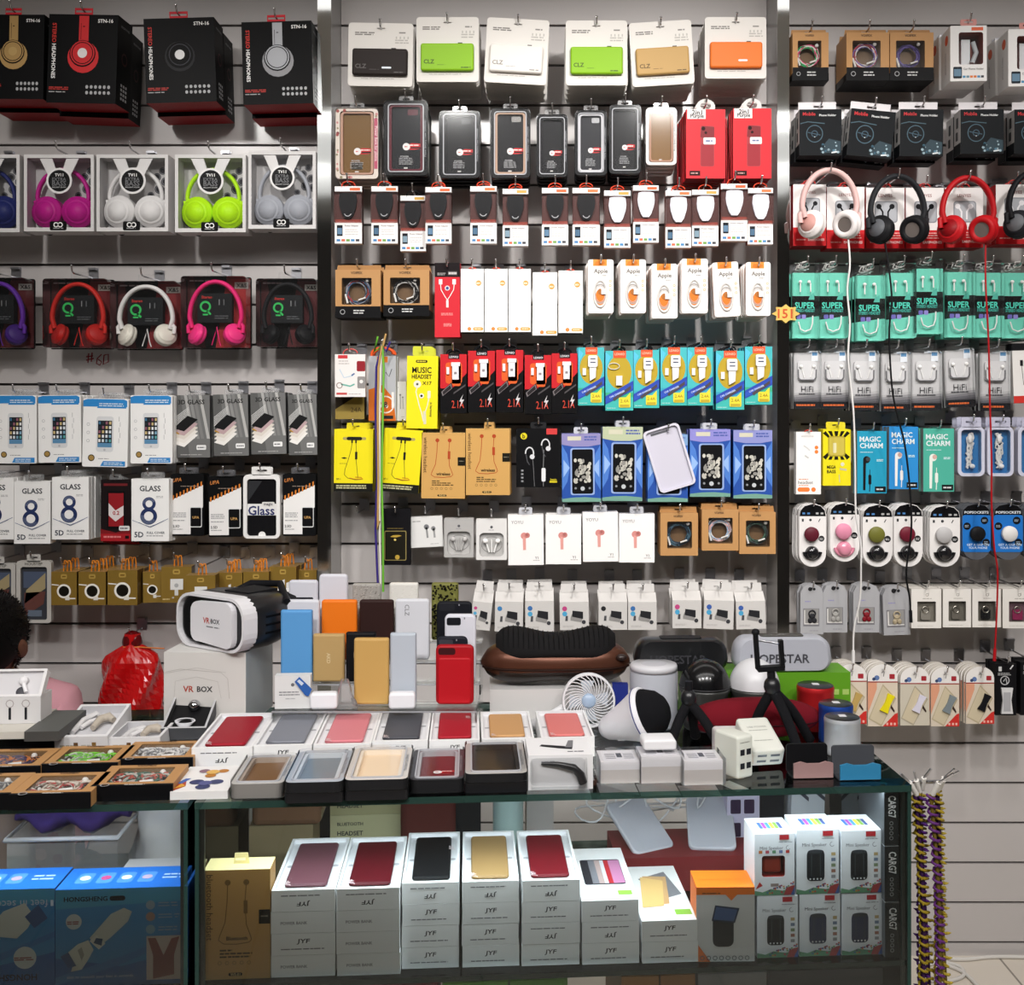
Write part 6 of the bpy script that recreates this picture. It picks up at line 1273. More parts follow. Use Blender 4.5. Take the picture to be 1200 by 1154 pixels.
fr=[(270,331,916,.135,.024,dict(shell='#b9b6b2',cut='#8a6a48',inner='#7a5836',edge='#a89a8c',sticker=False,side='#8c8884'),'clear box with a brown battery case, lying beside spinner box',0),
 (334,401,914,.15,.018,dict(shell='#aab0b8',cut='#9aa0a6',inner='#75808a',edge='#c4cad0',sticker=False,side='#17171a'),'clear box with a silver grey battery case, lying on black box',1),
 (404,477,911,.155,.018,dict(shell='#d0cac4',cut='#dcd0bc',inner='#e6d0b4',edge='#e0d6c8',sticker=False,side='#17171a'),'clear box with a pale gold battery case, lying on black box',1),
 (480,543,911,.15,.022,dict(shell='#3a3a3e',cut='#8a1a24',inner='#6a121c',edge='#a9a9ad',side='#17171a'),'clear box with a dark red battery case, lying on counter',0),
 (545.5,618,904,.155,.016,dict(shell='#b0aca8',cut='#2a2422',inner='#241e1b',edge='#2a2625',sticker=False,side='#17171a'),'clear box with a dark brown battery case, lying on black box',1)]
for a,c,yt,dp,t,kw,lb,base in fr:
    lift=.014 if base else 0
    if base:
        p=gp((a+c)/2,yt,TOPZ+t+lift+.0012); w=(c-a)/FP*p.y
        thing('gadget_box','black flat box under the '+lb.split(',')[0].replace('clear box with a ',''),'box',(p.x,p.y,TOPZ+lift),(-PI/2,0,YAW),k_base(w*1.02,dp,lift),'black flat boxes under battery cases')
    lay(pc(**kw),a,c,yt,dp,t,'battery_case',lb,'phone case','battery cases lying on the counter',lift=lift+(.0022 if base else .0012))
def k_earpiece(w,h,t):
    b=B(); b.box(-w/2,w/2,0,t,0,h,'#dcdbdc',top='#e4e3e4'); f=Fr(b,w,h,t)
    f.RR(.03,.12,.88,.92,.08,'#c4c4c6',1).lines(.2,.45,(.82,),.03,'#8a8a8e',2)
    g=Fr(b,w,h,t,'T'); g.P([(.2,.5),(.5,.36),(.7,.3),(.72,.42),(.55,.5),(.24,.6)],'#26262a',1).P([(.6,.4),(.68,.8),(.76,.8),(.72,.4)],'#77777a',2).lines(.62,.92,(.18,),.05,'#6a6a6e',1)
    e=B(); pts=[(-w*.3,-.003,h*.78),(-w*.05,-.004,h*.76),(w*.2,-.005,h*.66),(w*.30,-.005,h*.45),(w*.34,-.004,h*.2)]
    e.tube(pts,.006,'#17171a/s',9,rad=[.002,.004,.0055,.007,.0065])
    wd=B(); wd.box(-w*.46,w*.40,-.013,-.0006,h*.1,h*.92,'clear')
    return [('box_body',b),('earpiece',e),('window',wd)]
p=gp(657,925,TOPZ); thing('headset_box','white box with a curved black earpiece at its front','headset',(p.x,p.y,TOPZ),(0,0,YAW),k_earpiece(.098,.052,.09))
def k_charger_pack(w,h,t,top=False):
    b=B(); b.box(-w/2,w/2,0,t,0,h,'#cfcdd0',front='#d4d2d5'); 
    g=Fr(b,w,h,t,'T'); g.RR(.08,.1,.92,.9,.05,'#dcdade',1)
    for k in range(4): g.R(.16,.25+.12*k,.42,.30+.12*k,'#8a8a90',2); g.R(.64,.25+.12*k,.9,.30+.12*k,'#8a8a90',2)
    g.R(.46,.35,.6,.7,'#4a4a50',2); f=Fr(b,w,h,t); f.R(0,0,1,.62,'#bdb7b4',1)
    wd=B(); wd.box(-w*.56,w*.56,-.004,t+.004,0.0005,h+.004,'clear'); P=[('charger_body',b),('clear_box',wd)]
    if top:
        q=B(); q.soft(-w*.42,h+.006,w*.42,h+.022,.005,t*.2,t*.95,.003,'#e2e1e3'); P.append(('adapter',q))
    return P
for px,py,w,h,t,tp,lb in ((727,917,.060,.032,.06,False,'white charger in a clear pack, left of the three'),(775,917,.062,.040,.055,True,'white charger pack with an adapter on top'),(824.5,919,.060,.036,.055,False,'white charger with dark square on its top, right of three')):
    p=gp(px,py,TOPZ); thing('charger_pack',lb,'charger',(p.x,p.y,TOPZ),(0,0,YAW),k_charger_pack(w,h,t,tp),'white charger packs at the counter front')
def usb(b,f,us,vs,m='#26282c'):
    for v in vs:
        for u in us: f.R(u-.14,v-.07,u+.14,v+.07,m,1)
b=B(); b.soft(-.028,0,.028,.066,.005,0,.032,.004,'#d4d6cc'); b.xf(Matrix.Rotation(PI/2,4,'Z')@Matrix.Translation((0,-.016,0)))
f=B(); 
q=Fr(b,.032,.066,.056,'F',-.028); usb(b,q,(.3,.7),(.3,.62)); q.lines(.15,.85,(.85,),.02,'#8a8c84',1)
p=gp(862,911,TOPZ); thing('usb_charger','small cream four port charger turned to the right','charger',(p.x,p.y+.02,TOPZ),(0,0,math.radians(32)),[('charger_body',b)])
b=B(); b.soft(-.0275,0,.0275,.085,.006,0,.030,.004,'#d8d9d0'); q=Fr(b,.055,.085,.03,'B'); usb(b,q,(.3,.7),(.33,.68),'#6a7074')
q=Fr(b,.055,.085,.03); q.lines(.2,.8,(.6,.3),.02,'#9a9c94',1).T('USB POWER',.5,.7,.6,'#8a8c86',1,bold=False)
p=gp(902,903,TOPZ); thing('usb_charger','larger cream charger lying back with four ports in front','charger',(p.x,p.y,TOPZ+.032),(math.radians(-68),0,YAW+.12),[('charger_body',b)])
b=B(); b.recess(rrp(-.028,0,.028,.042,.006),rrp(-.024,.004,.024,.038,.005),0,.01,.02,'#d8d2d2','#c02a34','#a8141e'); p=gp(857,884,TOPZ); thing('charger_case','white rimmed red case standing behind the cream chargers','case',(p.x,p.y,TOPZ),(0,0,YAW),[('case_body',b)])
def k_holder(w,back,lip):
    b=B(); b.rr(-w*.5,0,w*.5,.045,.005,0,.004,back); b.box(-w*.48,w*.48,-.03,.0,0,.003,back); b.xf(Matrix.Identity(4))
    l=B(); P=[(-w*.47,.002),(w*.47,.002),(w*.47,.024),(w*.3,.027),(w*.15,.024),(-w*.15,.024),(-w*.3,.027),(-w*.47,.024)]
    l.prism(P,-.034,-.030,lip); return [('backrest',b),('front_lip',l)]
for px,py,w,bk,lp,lb in ((951,912,.066,'#141416','#9a7a78','black phone stand with a mauve front lip'),(1006,914,.068,'#45474c','#2f7ba4','grey phone stand with a blue front lip')):
    p=gp(px,py,TOPZ); thing('phone_stand',lb,'phone stand',(p.x,p.y+.03,TOPZ),(math.radians(-10)*0,0,YAW),k_holder(w,bk,lp),'phone stands at the counter front')
b=B(); b.lathe([(.001,0),(.045,0),(.05,.004),(.05,.006),(.044,.004),(.001,.003)],'clear','z',(0,0,0),24); p=gp(1003,893,TOPZ)
# ---------------------------------------------------------------- counter, left group
def k_flatbox(w,h,t,top,sd,txt=None):
    b=B(); b.box(-w/2,w/2,0,t,0,h,top,bot=sd,left=sd,right=sd)
    if txt: f=Fr(b,w,h,t); f.T(txt,.5,.3,.6,'#b9b9b4',1)
    return [('box_body',b)]
Zs=TOPZ
for i,(xl,xr,yt,dp,t,tp,sd,lb) in enumerate(((-60,62,872,.15,.016,'#1a1a1c','#141416','lowest black flat box of the pile before the person'),(-62,66,863,.15,.014,'#1c1c1e','#19191b','second black flat box of the pile before the person'),(-64,28,858,.14,.012,'#d4d0c6','#cfcac0','cream flat box on the black pile'))):
    lay(k_flatbox,xl,xr,yt,dp,t,'flat_box',lb,'box','flat boxes piled before the person',(tp,sd),z=Zs)
    Zs+=t+.0005 if i<2 else 0
lay(k_flatbox,29,68,857,.13,.016,'flat_box','grey flat box beside the cream one, on the black pile','box','flat boxes piled before the person',('#5a5b58','#4a4a48'),z=Zs)
def k_bud_box(w,h,t):
    b=B(); b.box(-w/2,w/2,0,t,0,h,'#dcdada'); f=Fr(b,w,h,t)
    for k in range(3): f.R(.25+k*.25,.15,.29+k*.25,.6,'#26262a',1); f.O(.27+k*.25,.75,.06,.015,'#b0a8a8',1,8)
    tr=B(); tr.recess(rrp(-w/2,0,w/2,.05,.001),rrp(-w*.45,.004,w*.45,.046,.001),0,.008,.014,'#e4e2e2','#cfcdcf','#d6d4d6'); 
    e=B(); e.ell((w*.15,.003,.030),(.008,.006,.008),'#f0eef0',12,8); e.tube([(w*.15,.003,.028),(w*.24,.003,.008)],.0035,'#f0eef0',8); e.lathe([(.001,0),(.009,0),(.009,.001),(.001,.001)],'#55555a','y',(w*.14,.0078,.012),14)
    m=Matrix.Translation((0,.002,h+.0005))@Matrix.Rotation(math.radians(-38),4,'X')
    tr.xf(m); e.xf(m); return [('box_body',b),('tray',tr),('earbud',e)]
p=gp(10,848,Zs+.0125); thing('earbud_box','white earbud box with raised tray, on the cream flat box','earphones',(p.x,p.y,Zs+.0125),(0,0,YAW),k_bud_box(.105,.045,.05))
def k_ear_tray(w,h,t,ear=True):
    b=B(); b.recess(rrp(-w/2,0,w/2,h,.001),rrp(-w*.44,h*.06,w*.44,h*.94,.002),0,.014,t,'#e2e1e2','#c4c3c6','#cccbce'); f=Fr(b,w,h,t,'B'); f.lines(.1,.45,(.45,),.12,'#b0a894',1); f.R(.36,.25,.44,.65,'#6a4a2c',1); f.R(.7,.25,.78,.65,'#8a6a3c',1).lines(.5,.68,(.45,),.12,'#b8b4a8',1)
    e=B(); e.tube([(w*.05,.006,h*.35),(w*.1,.002,h*.55),(w*.24,.002,h*.62),(w*.36,.004,h*.55)],.006,'#b8aea0',9,rad=[.005,.007,.008,.005])
    e.tube([(-w*.30,.008,h*.25),(-w*.25,.006,h*.6),(-w*.1,.006,h*.8),(.02*w,.006,h*.7)],.005,'#d4d2d2',9); e.tube([(-w*.2,.008,h*.4),(-w*.1,.006,h*.55),(0,.006,h*.6)],.004,'#dad8d8',8)
    return [('box_tray',b),('earpiece',e)]
lay(k_ear_tray,64,125,863,.13,.030,'headset_box','open white box with beige earpiece, left of the pair','headset','open white earpiece boxes',z=TOPZ,tilt=9)
lay(k_ear_tray,127,187,864,.10,.024,'headset_box','open white box with beige earpiece, right of the pair','headset','open white earpiece boxes',z=TOPZ)
def k_pendant(w,h,t):
    b=B(); b.recess(rrp(-w/2,0,w/2,h,.001),rrp(-w*.45,h*.04,w*.45,h*.96,.001),0,.012,t,'#b9b9bb','#3a3a3c','#18181a',side='#55565a'); f=Fr(b,w,h,t,'B'); f.R(0,0,1,1,'#55565a',1)
    e=B(); e.ell((w*.02,.004,h*.72),(.011,.010,.011),'#c4c4c8/c',18,12)
    for k in range(5): e.tube([(.0+(.013+.001*k)*math.cos(q)-.004,.008-.001*k,h*.26+(.012-.001*k)*math.sin(q)) for q in [2*PI*i/20 for i in range(20)]],.0012,'#d0d0d4',5,True)
    return [('box_tray',b),('pendant',e)]
lay(k_pendant,189,241,853,.10,.024,'pendant_box','dark grey box holding a chrome ball pendant','pendant',z=TOPZ,tilt=20)
# headset goggles on their box
def k_vr_box(w,h,t):
    b=B(); b.box(-w/2,w/2,0,t,0,h,'#d2cfcb',right='#a8b0b4',top='#dcdad6'); f=Fr(b,w,h,t)
    f.T('VR',.30,.52,.13,'#b04a3c',2).T('BOX',.50,.52,.19,'#3a3a3c',2)
    f.L([(.02,.74),(.2,.78),(.7,.74),(.78,.66),(.8,.4)],.006,'#b4b0ac',1).L([(.12,.35),(.14,.62),(.4,.68),(.66,.62),(.7,.4)],.006,'#bcb8b4',1).L([(.0,.72),(.4,.8),(.76,.74)],.005,'#bcb8b4',1)
    return [('box_body',b)]
pV=(PX(240,1.975),1.975)
thing('goggles_box','large white box under the headset goggles','box',(pV[0],pV[1],TOPZ),(0,0,math.radians(-3)),k_vr_box(.150,.137,.16))
def k_goggles():
    w,h,d=.185,.098,.12; K='#17181b/s'
    b=B(); secs=[]
    for y,sx,sz in ((.012,.97,.97),(.035,1,1),(.075,.99,1.0),(.10,.93,.95),(.125,.82,.86),(.135,.78,.8)):
        secs.append([(x*sx,y,z*sz+h/2*(1-sz)) for x,z in rrp(-w/2,0,w/2,h,.034,5)])
    loft(b,secs,K)
    for k in range(3): b.box(w*.486,w*.502,.05,.085,h*(.3+.15*k),h*(.34+.15*k),'#0c0c0e')
    s=B(); s.frame(rrp(-w/2,0,w/2,h,.036,6),rrp(-w*.475,h*.05,w*.475,h*.95,.033,6),-.002,.03,'#e4e3e6')
    bk=B(); bk.soft(-w*.465,h*.06,w*.465,h*.94,.03,.004,.02,.006,'#0f1012/g')
    fp=B(); P=[]
    for x,z in rrp(-w*.24,h*.08,w*.37,h*.93,.022,5):
        P.append((x,z-(.006*math.cos(x/w*5) if z>h/2 else -.008*math.cos(x/w*6)*1)))
    fp.prism(P,-.008,.004,'#e6e5e9'); f=Fr(fp,w,h,.01,'F',-.008); f.T('VR',.50,.55,.10,'#b8443c',1).T('BOX',.63,.55,.13,'#3a3a40',1).R(.555,.545,.572,.555,'#b8443c',1).lines(.50,.70,(.44,),.02,'#77777c',1)
    st=B(); st.tube([(-w*.44,.10,h*.75),(-.05,.14,h*1.0),(.02,.15,h*1.04),(w*.44,.11,h*.8)],.007,'#1b1b1e',8); st.box(-.02,.045,.05,.12,h*.97,h*1.02,'#1b1b1e')
    pd=B(); pd.frame(rrp(-w*.4,h*.1,w*.4,h*.9,.03,5),rrp(-w*.3,h*.2,w*.3,h*.8,.02,5),.134,.15,'#222224/f')
    return [('visor_body',b),('front_frame',s),('dark_panel',bk),('front_plate',fp),('strap',st),('face_pad',pd)]
thing('headset_goggles','black and white headset goggles resting on the white box','goggles',(PX(247,2.0)+.0,1.995,TOPZ+.1385),(0,0,math.radians(-34)),k_goggles())
# ---------------------------------------------------------------- stepped stand with loose power banks
tiers=[(1.915,1.985,.922),(1.986,2.030,.952),(2.031,2.072,.982),(2.073,2.115,1.010)]
b=B(); xa,xb=PX(324,1.95),PX(560,1.95)
P=[]
for i,(y0,y1,z) in enumerate(tiers):
    b.box(xa,xb,y0,y1,z-.003,z,'clear',front='frost'); b.box(xa,xb,y0,y0+.003,(tiers[i-1][2] if i else TOPZ+.0005),z-.003,'clear')
for x in (xa,xb-.003): b.box(x,x+.003,1.92,2.11,TOPZ+.0005,.92,'clear'); b.box(x,x+.003,2.035,2.11,.92,.98,'clear')
b.box(xb-.003,xb,1.95,1.953,.925,1.05,'clear')
tag(b.build('display_stand'),'clear stepped plastic stand carrying the upright power banks','stand')
def k_bank(w,h,t,col,r=.006,txt=None,tc='#5a5a5e',extra=None,e=.004):
    b=B(); b.soft(-w/2,0,w/2,h,r,0,t,e,col,4,3); f=Fr(b,w,h,t)
    if txt: f.T(txt,.5 if txt!='CLZ' else .35,.5 if txt!='CLZ' else .82,.22 if txt!='CLZ' else .18,tc,1,rot=-90,bold=txt!='CLZ')
    if extra=='screen': f.RR(.14,.40,.86,.72,.05,'#26282e',1).R(.2,.44,.8,.68,'#8a8e98',2); [f.R(.28+.2*k,.52,.34+.2*k,.60,'#d9dce4',3) for k in range(3)]
    if extra=='tex':
        r2=random.Random(5)
        for k in range(260):
            u,v=.05+.9*r2.random(),.03+.94*r2.random(); f.P([(u,v),(u+.05,v+.01),(u+.04,v+.016),(u-.01,v+.006)],r2.choice(('#8a8680','#cfcac2','#6f6b66')),1+k%3)
    if extra=='white':
        r2=random.Random(6)
        for k in range(120):
            u,v=.05+.9*r2.random(),.03+.94*r2.random(); f.P([(u,v),(u+.05,v+.01),(u+.04,v+.016),(u-.01,v+.006)],r2.choice(('#d8d4cc','#f0eee8')),1+k%3)
    if extra=='leo':
        r2=random.Random(7)
        for k in range(240):
            u,v=.05+.9*r2.random(),.02+.96*r2.random(); f.C(u,v,.03+.02*r2.random(),r2.choice(('#14140e','#1c1a10','#8a8a4a')),1+k%4,6)
    if extra=='btn': b.box(-w*.5-.001,-w*.5+.001,.004,.008,h*.7,h*.78,'#8a7a5a')
    if extra=='band': f.R(0,.16,1,.17,'#b4b8be',1)
    return [('power_bank_body',b)]
def k_back_case(w,h,t,col,cam='#2a2a2e',panel=None):
    b=B(); b.soft(-w/2,0,w/2,h,.009,0,t,.004,col,5,3); f=Fr(b,w,h,t); f.RR(.07,.84,.52,.955,.06,cam,1)
    if panel: b.soft(-w*.44,h*.02,w*.44,h*.80,.006,-.004,.003,.003,panel)
    else: f.RR(.62,.93,.66,.96,.01,'#8a8a92',1)
    return [('case_body',b)]
bk=[(338,372,680,3,k_bank,('#d6d6de',.006,None,'','screen'),'white power bank with a small display'),(373.5,407,673,3,k_bank,('#dadae2',.007),'tallest plain white power bank of the back step'),(412.5,446,684,3,k_bank,('#a9a59f',.004,None,'','tex'),'power bank with a grey rippled cover'),(456,490,683,3,k_bank,('#e2dfd8',.004,None,'','white'),'power bank with a white rippled cover'),(505.5,537,683,3,k_bank,('#77773c',.004,None,'','leo'),'power bank with a black speckled olive cover'),
 (335,374,703,2,k_bank,('#d9d9e0',.006),'plain white power bank behind the light blue one'),(376.5,418,703,2,k_bank,('#f07a1a',.005),'bright orange power bank'),(421,461,703,2,k_bank,('#33211f',.005),'dark brown power bank'),(463,503,702,2,k_bank,('#d9dae0',.006,'CLZ','#6a6a70'),'white power bank with three grey capitals'),(511.5,553,705,2,k_back_case,('#1b1c22','#26272c'),'black battery case behind the white one'),
 (328.5,365.5,715,1,k_bank,('#5b9bd4',.003),'light blue power bank'),(366.5,403.5,743,1,k_bank,('#b99a66',.003,'AKD','#d9c49a'),'gold power bank with three pale capitals'),(405,440,741,1,k_bank,('#17171a',.003),'black power bank behind the plain gold one'),(521,557.5,720,1,k_back_case,('#d9d9e2','#1c1d22'),'white battery case behind the red one'),
 (414.5,455.5,748,0,k_bank,('#c79f5c',.004,None,'','btn'),'plain gold power bank in the front step'),(457,487.5,742,0,k_bank,('#b8c0ca',.003,None,'','band'),'silver blue power bank in the front step'),(510.5,555,756,0,k_back_case,('#a8121c','#3a1014','#b4121e'),'glossy red battery case in the front step')]
for x0,x1,y0,ti,fn,a,lb in bk:
    y_,_,z=tiers[ti]; Y=y_+ (.040 if ti==0 else .012)
    if 'behind the white' in lb: Y+=.012
    w=(x1-x0)/FP*Y; zt=PZ(y0,Y)
    stand(fn(w,zt-z-.0005,.014,*a),'power_bank' if fn is k_bank else 'battery_case',lb,'power bank' if fn is k_bank else 'phone case',(x0+x1)/2,Y,z+.0004,'upright power banks on the stepped stand',rx=0)
stand(k_back_case(.055,.118,.009,'#20222a','#3a3c44'),'battery_case','dark case peeping above the glossy red one','phone case',530,1.972,.9225,'upright power banks on the stepped stand')
b=B(); b.box(-.031,.031,0,.02,0,.058,'#dededd'); f=Fr(b,.062,.058,.02); f.C(.5,.72,.05,'#6a6a6e',1,12).lines(.12,.75,(.5,.42),.03,'#77777c',1); f.lines(.3,.6,(.3,),.02,'#9a9a9e',1)
tg=B(); tg.prism([(.004,.048),(.012,.056),(.034,.034),(.028,.022),(.022,.024)],-.004,-.002,'#2f5ea8'); tg.prism([(.008,.049),(.012,.052),(.020,.045),(.016,.041)],-.0046,-.004,'#c9d4e4')
stand([('box_body',b),('blue_tag',tg)],'charger_box','small white box with a blue tag before the light blue bank','box',343,1.93,.9224,yaw=4)
for px,w,lb in ((379,.048,'rounded white adapter at the left front of the stand'),(471,.046,'rounded white adapter below the silver blue bank')):
    b=B(); b.soft(-w/2,0,w/2,.028,.006,0,.022,.004,'#ececf0'); stand([('adapter_body',b)],'adapter',lb,'charger',px,1.924,.9224,'white adapters on the stand',yaw=4)
b=B(); rings=[]
for i in range(9):
    z=.05*i/8; rings.append([((.022-.016*i/8)*math.cos(q)*(1+.15*math.sin(4*q+i)),(.012-.006*i/8)*math.sin(q),z) for q in [2*PI*k/14 for k in range(14)]])
loft(b,rings,'film'); stand([('bag_body',b)],'plastic_bag','small twisted clear bag before the gold banks','bag',404,1.937,.9224)
# ---------------------------------------------------------------- counter, back right group
def massage():
    b=B(); L=.28; n=28; R=[]; top=[]
    def prof(s):  # s -1..1
        return (1-abs(s)**3.2)**.5
    for i in range(25):
        s=-1+2*i/24; s=max(min(s,.995),-.995); p=prof(s); wz=.95+.13*math.cos(s*PI*1.15+PI)
        R.append([(s*L/2,.052*p*(1 if math.cos(q)>0 else 1)*math.cos(q),.042+.042*p*wz*(abs(math.sin(q))**.8)*(1 if math.sin(q)>0 else -1)) for q in [2*PI*k/n for k in range(n)]])
    loft(b,R,'#5e3828/n')
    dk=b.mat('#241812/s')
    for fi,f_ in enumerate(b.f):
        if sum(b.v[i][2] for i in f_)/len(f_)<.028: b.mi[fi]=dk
    sm=B(); 
    sm.tube([(s*L/2*1.0,-.053*prof(s),.036) for s in [-.97+1.94*i/30 for i in range(31)]],.0022,'#2a1812',6)
    pd=B(); R=[]
    for i in range(25):
        s=-.80+1.6*i/24; e=(1-(abs(s)/.82)**4)**.5; hz=.010+.030*e*(.75+.35*math.cos(s*PI*1.25+PI))
        R.append([(s*L/2,.051*e*math.cos(q),.066+(hz+.006)*max(math.sin(q),-.25)) for q in [2*PI*k/n for k in range(n)]])
    loft(pd,R,'#1c1b1c/f')
    for k in range(22):
        s=-.7+1.4*k/21; pd.tube([(s*L/2,-.051*math.sin(q)*(1-(abs(s)/.82)**4)**.5,.067+(.016+.030*(1-(abs(s)/.82)**4)**.5*(.75+.35*math.cos(s*PI*1.25+PI)))*math.cos(q)) for q in [-.9+.25*j for j in range(10)]],.0008,'#101011',4)
    bt=B(); bt.ell((L*.43,-.036,.055),(.011,.008,.006),'#2a1c18/s',12,8)
    return [('cushion_body',b),('mesh_pad',pd),('seam',sm),('button',bt)]
stand(massage(),'massage_cushion','bronze massage cushion with a black mesh top','massage cushion',651,2.065,TOPZ+.0605,yaw=2)
b=B(); b.box(-.125,.125,-.045,.055,0,.06,'#cfcdcb'); stand([('box_body',b)],'gadget_box','white box under the bronze massage cushion','box',652,2.065,TOPZ+.0003,yaw=3)
b=B(); b.box(-.014,.014,0,.02,0,.075,'#1f2c7a'); stand([('box_body',b)],'gadget_box','narrow dark blue box between the fan and grey speaker','box',727,1.99,TOPZ+.0003)
def fan():
    P=[]; R=.046
    b=B(); 
    for y in (0,.022): b.tube([(R*math.cos(q),y,R*math.sin(q)) for q in [2*PI*i/40 for i in range(40)]],.0022,'#e0e0e2',6,True)
    b.tube([(R*1.0*math.cos(q),.011,R*math.sin(q)) for q in [2*PI*i/40 for i in range(40)]],.0018,'#d4d4d6',6,True)
    for k in range(30):
        a=2*PI*k/30; b.tube([((.012+(R-.012)*s)*math.cos(a+.9*s),-.004*math.sin(PI*s),(.012+(R-.012)*s)*math.sin(a+.9*s)) for s in [i/8 for i in range(9)]],.0009,'#e6e6e8',4)
    h=B(); h.lathe([(.001,-.005),(.010,-.005),(.013,-.002),(.013,.004),(.001,.004)],'#9fb4cc/s','y',(0,0,0),20)
    bl=B()
    for k in range(4):
        a=PI/2*k; bl.prism([(.010*math.cos(a),.010*math.sin(a)),(.036*math.cos(a-.3),.036*math.sin(a-.3)),(.038*math.cos(a+.4),.038*math.sin(a+.4)),(.010*math.cos(a+.8),.010*math.sin(a+.8))],.009,.0105,'#c4ccd6')
    hd=B(); hd.tube([(-R*.97,.011,-R*.25),(-.075,.011,-.034),(-.12,.011,-.050)],.010,'#dcdcde',10,rad=[.007,.010,.009])
    return [('cage',b),('hub',h),('blades',bl),('handle',hd)]
stand(fan(),'handheld_fan','white handheld fan with a round wire cage','fan',690,1.985,CZ-(821-485)/FP*1.985,rx=-8)
b=B(); r=.043; b.lathe([(.001,0),(r*.96,0),(r,.004),(r,.094),(r*.97,.1)],'#b9bcc4','z',(0,0,0),32); t2=B(); t2.lathe([(r*.97,.1005),(r*1.005,.1005),(r*1.005,.108),(r*.96,.1115),(.001,.1115)],'#d4d4d8/s','z',(0,0,0),32); t2.lathe([(r*.55,.1117),(r*.5,.1121),(.001,.1121)],'#c4c4ca','z'); stand([('speaker_body',b),('top_cap',t2)],'speaker','grey white upright cylinder speaker','speaker',766,2.0,TOPZ+.0004)
b=B(); w_=B(); k_=B(); ax=Vector((PX(785,1.86)-PX(699,1.93),-.05,(PZ(829,1.86)-PZ(855,1.93)))).normalized(); m=Matrix.Translation((PX(752,1.90),1.90,PZ(839,1.90)))@ax.to_track_quat('Z','Y').to_matrix().to_4x4()
b.lathe([(.001,-.082),(.012,-.080),(.020,-.070),(.028,-.045),(.037,-.022),(.044,-.006),(.047,.0)],'#dcdbe0/s','z',(0,0,0),32,m); w_.lathe([(.0465,-.001),(.0485,.0),(.0485,.010),(.045,.012)],'#e4e3e8','z',(0,0,0),32,m); w_.lathe([(.0487,.002),(.0492,.0025),(.0487,.004)],'#3a3f78','z',(0,0,0),32,m)
k_.lathe([(.044,.011),(.042,.018),(.034,.035),(.022,.046),(.010,.051),(.001,.052)],'#131316/f','z',(0,0,0),32,m)
o=thing('bulb_speaker','white bulb shaped speaker with a black dome, lying down','speaker',(0,0,0),(0,0,0),[('bulb_body',b),('rim',w_),('fabric_dome',k_)])
b=B(); b.box(-.006,.006,-.004,.02,0,.030,'#c4c4c8'); stand([('box_body',b)],'prop_block','small pale block under the lying bulb speaker','block',728,1.905,TOPZ+.0003)
b=B(); b.box(-.195,.115,-.03,.05,0,.086,'#5f9c22'); f=Fr(b,.31,.086,0,'F',-.03); b2=f; 
for k,u in enumerate((.86,.93,.99)): b.add([(u*.31-.195-.012,-.0303,.045),(u*.31-.195,-.0303,.045),(u*.31-.195,-.0303,.055),(u*.31-.195-.012,-.0303,.055)],[(0,1,2,3)],'#a8c86a')
b.add([(-.195+.3*.31,-.0303,.04),(-.195+.42*.31,-.0303,.04),(-.195+.42*.31,-.0303,.056),(-.195+.3*.31,-.0303,.056)],[(0,1,2,3)],'#87b83a')
stand([('box_body',b)],'speaker_box','long green box under the black and white speakers','box',920,2.065,TOPZ+.0004,yaw=2)
def bar(w,h,d,col,txtc,inset):
    b=B(); R=[]
    for y,s in ((-d/2,.90),(-d/2+.004,.96),(-d/2+.012,1),(d/2-.012,1),(d/2,.92)):
        R.append([(x*s,y,h/2+(z-h/2)*s) for x,z in [(px_*(1-.10*max(pz_/h-.4,0)),pz_) for px_,pz_ in rrp(-w/2,0,w/2,h,.022,6)]])
    loft(b,R,col); f=Fr(b,w,h,d,'F',-d/2); f.T('HOPESTAR',.46,.40,.60,txtc,2)
    tp=B(); tp.rr(-w*.22,-d*.28,w*.22,d*.28,.006,0,.003,inset); tp.xf(Matrix.Translation((0,0,h+.0015))@Matrix.Rotation(-PI/2,4,'X'))
    return [('speaker_body',b),('top_panel',tp)]
stand(bar(.184,.064,.05,'#b4b6bf','#4a4a50','#4a4844'),'speaker','white bar speaker on the green box','speaker',915,2.06,TOPZ+.087,yaw=2)
stand(bar(.175,.060,.05,'#17181a/s','#3c3c40','#222224'),'speaker','black bar speaker on the green box','speaker',797,2.06,TOPZ+.087,yaw=2)
for px,col,lb in ((826,'#121214/g','glossy black dome speaker'),(884,'#d9d9dc/s','white dome speaker')):
    b=B(); R=.046; b.ell((0,0,.072),(R,R,.052),col,28,12,lo=2)
    if col[1]=='1':
        b.tube([(R*1.003*math.cos(2*PI*k/30),R*1.003*math.sin(2*PI*k/30),.0755) for k in range(30)],.0012,'#3a3a3c',5,True)
    c=B(); c.lathe([(.001,0),(R*.8,0),(R*.86,.006),(R*.9,.06),(R,.068),(R,.0725),(.001,.0725)],'#3c3e3c/s' ,'z',(0,0,0),28)
    stand([('dome',b),('base',c)],'speaker',lb+' standing before the green box','speaker',px,1.985,TOPZ+.0004)
b=B(); R=[]
for i in range(21):
    s=max(min(-1+i/10,.99),-.99); p=(1-abs(s)**2.4)**.55; R.append([(s*.118,.034*p*math.cos(q),.036+.035*p*math.sin(q)) for q in [2*PI*k/26 for k in range(26)]])
loft(b,R,'#6f1420/f'); c=B(); c.tube([(s*.116,-.034*((1-abs(s)**2.4)**.55),.030) for s in [-.95+1.9*i/24 for i in range(25)]],.0012,'#3a0a10',5); stand([('speaker_body',b),('seam',c)],'speaker','dark red oval fabric speaker','speaker',884,1.915,TOPZ+.001,yaw=3)
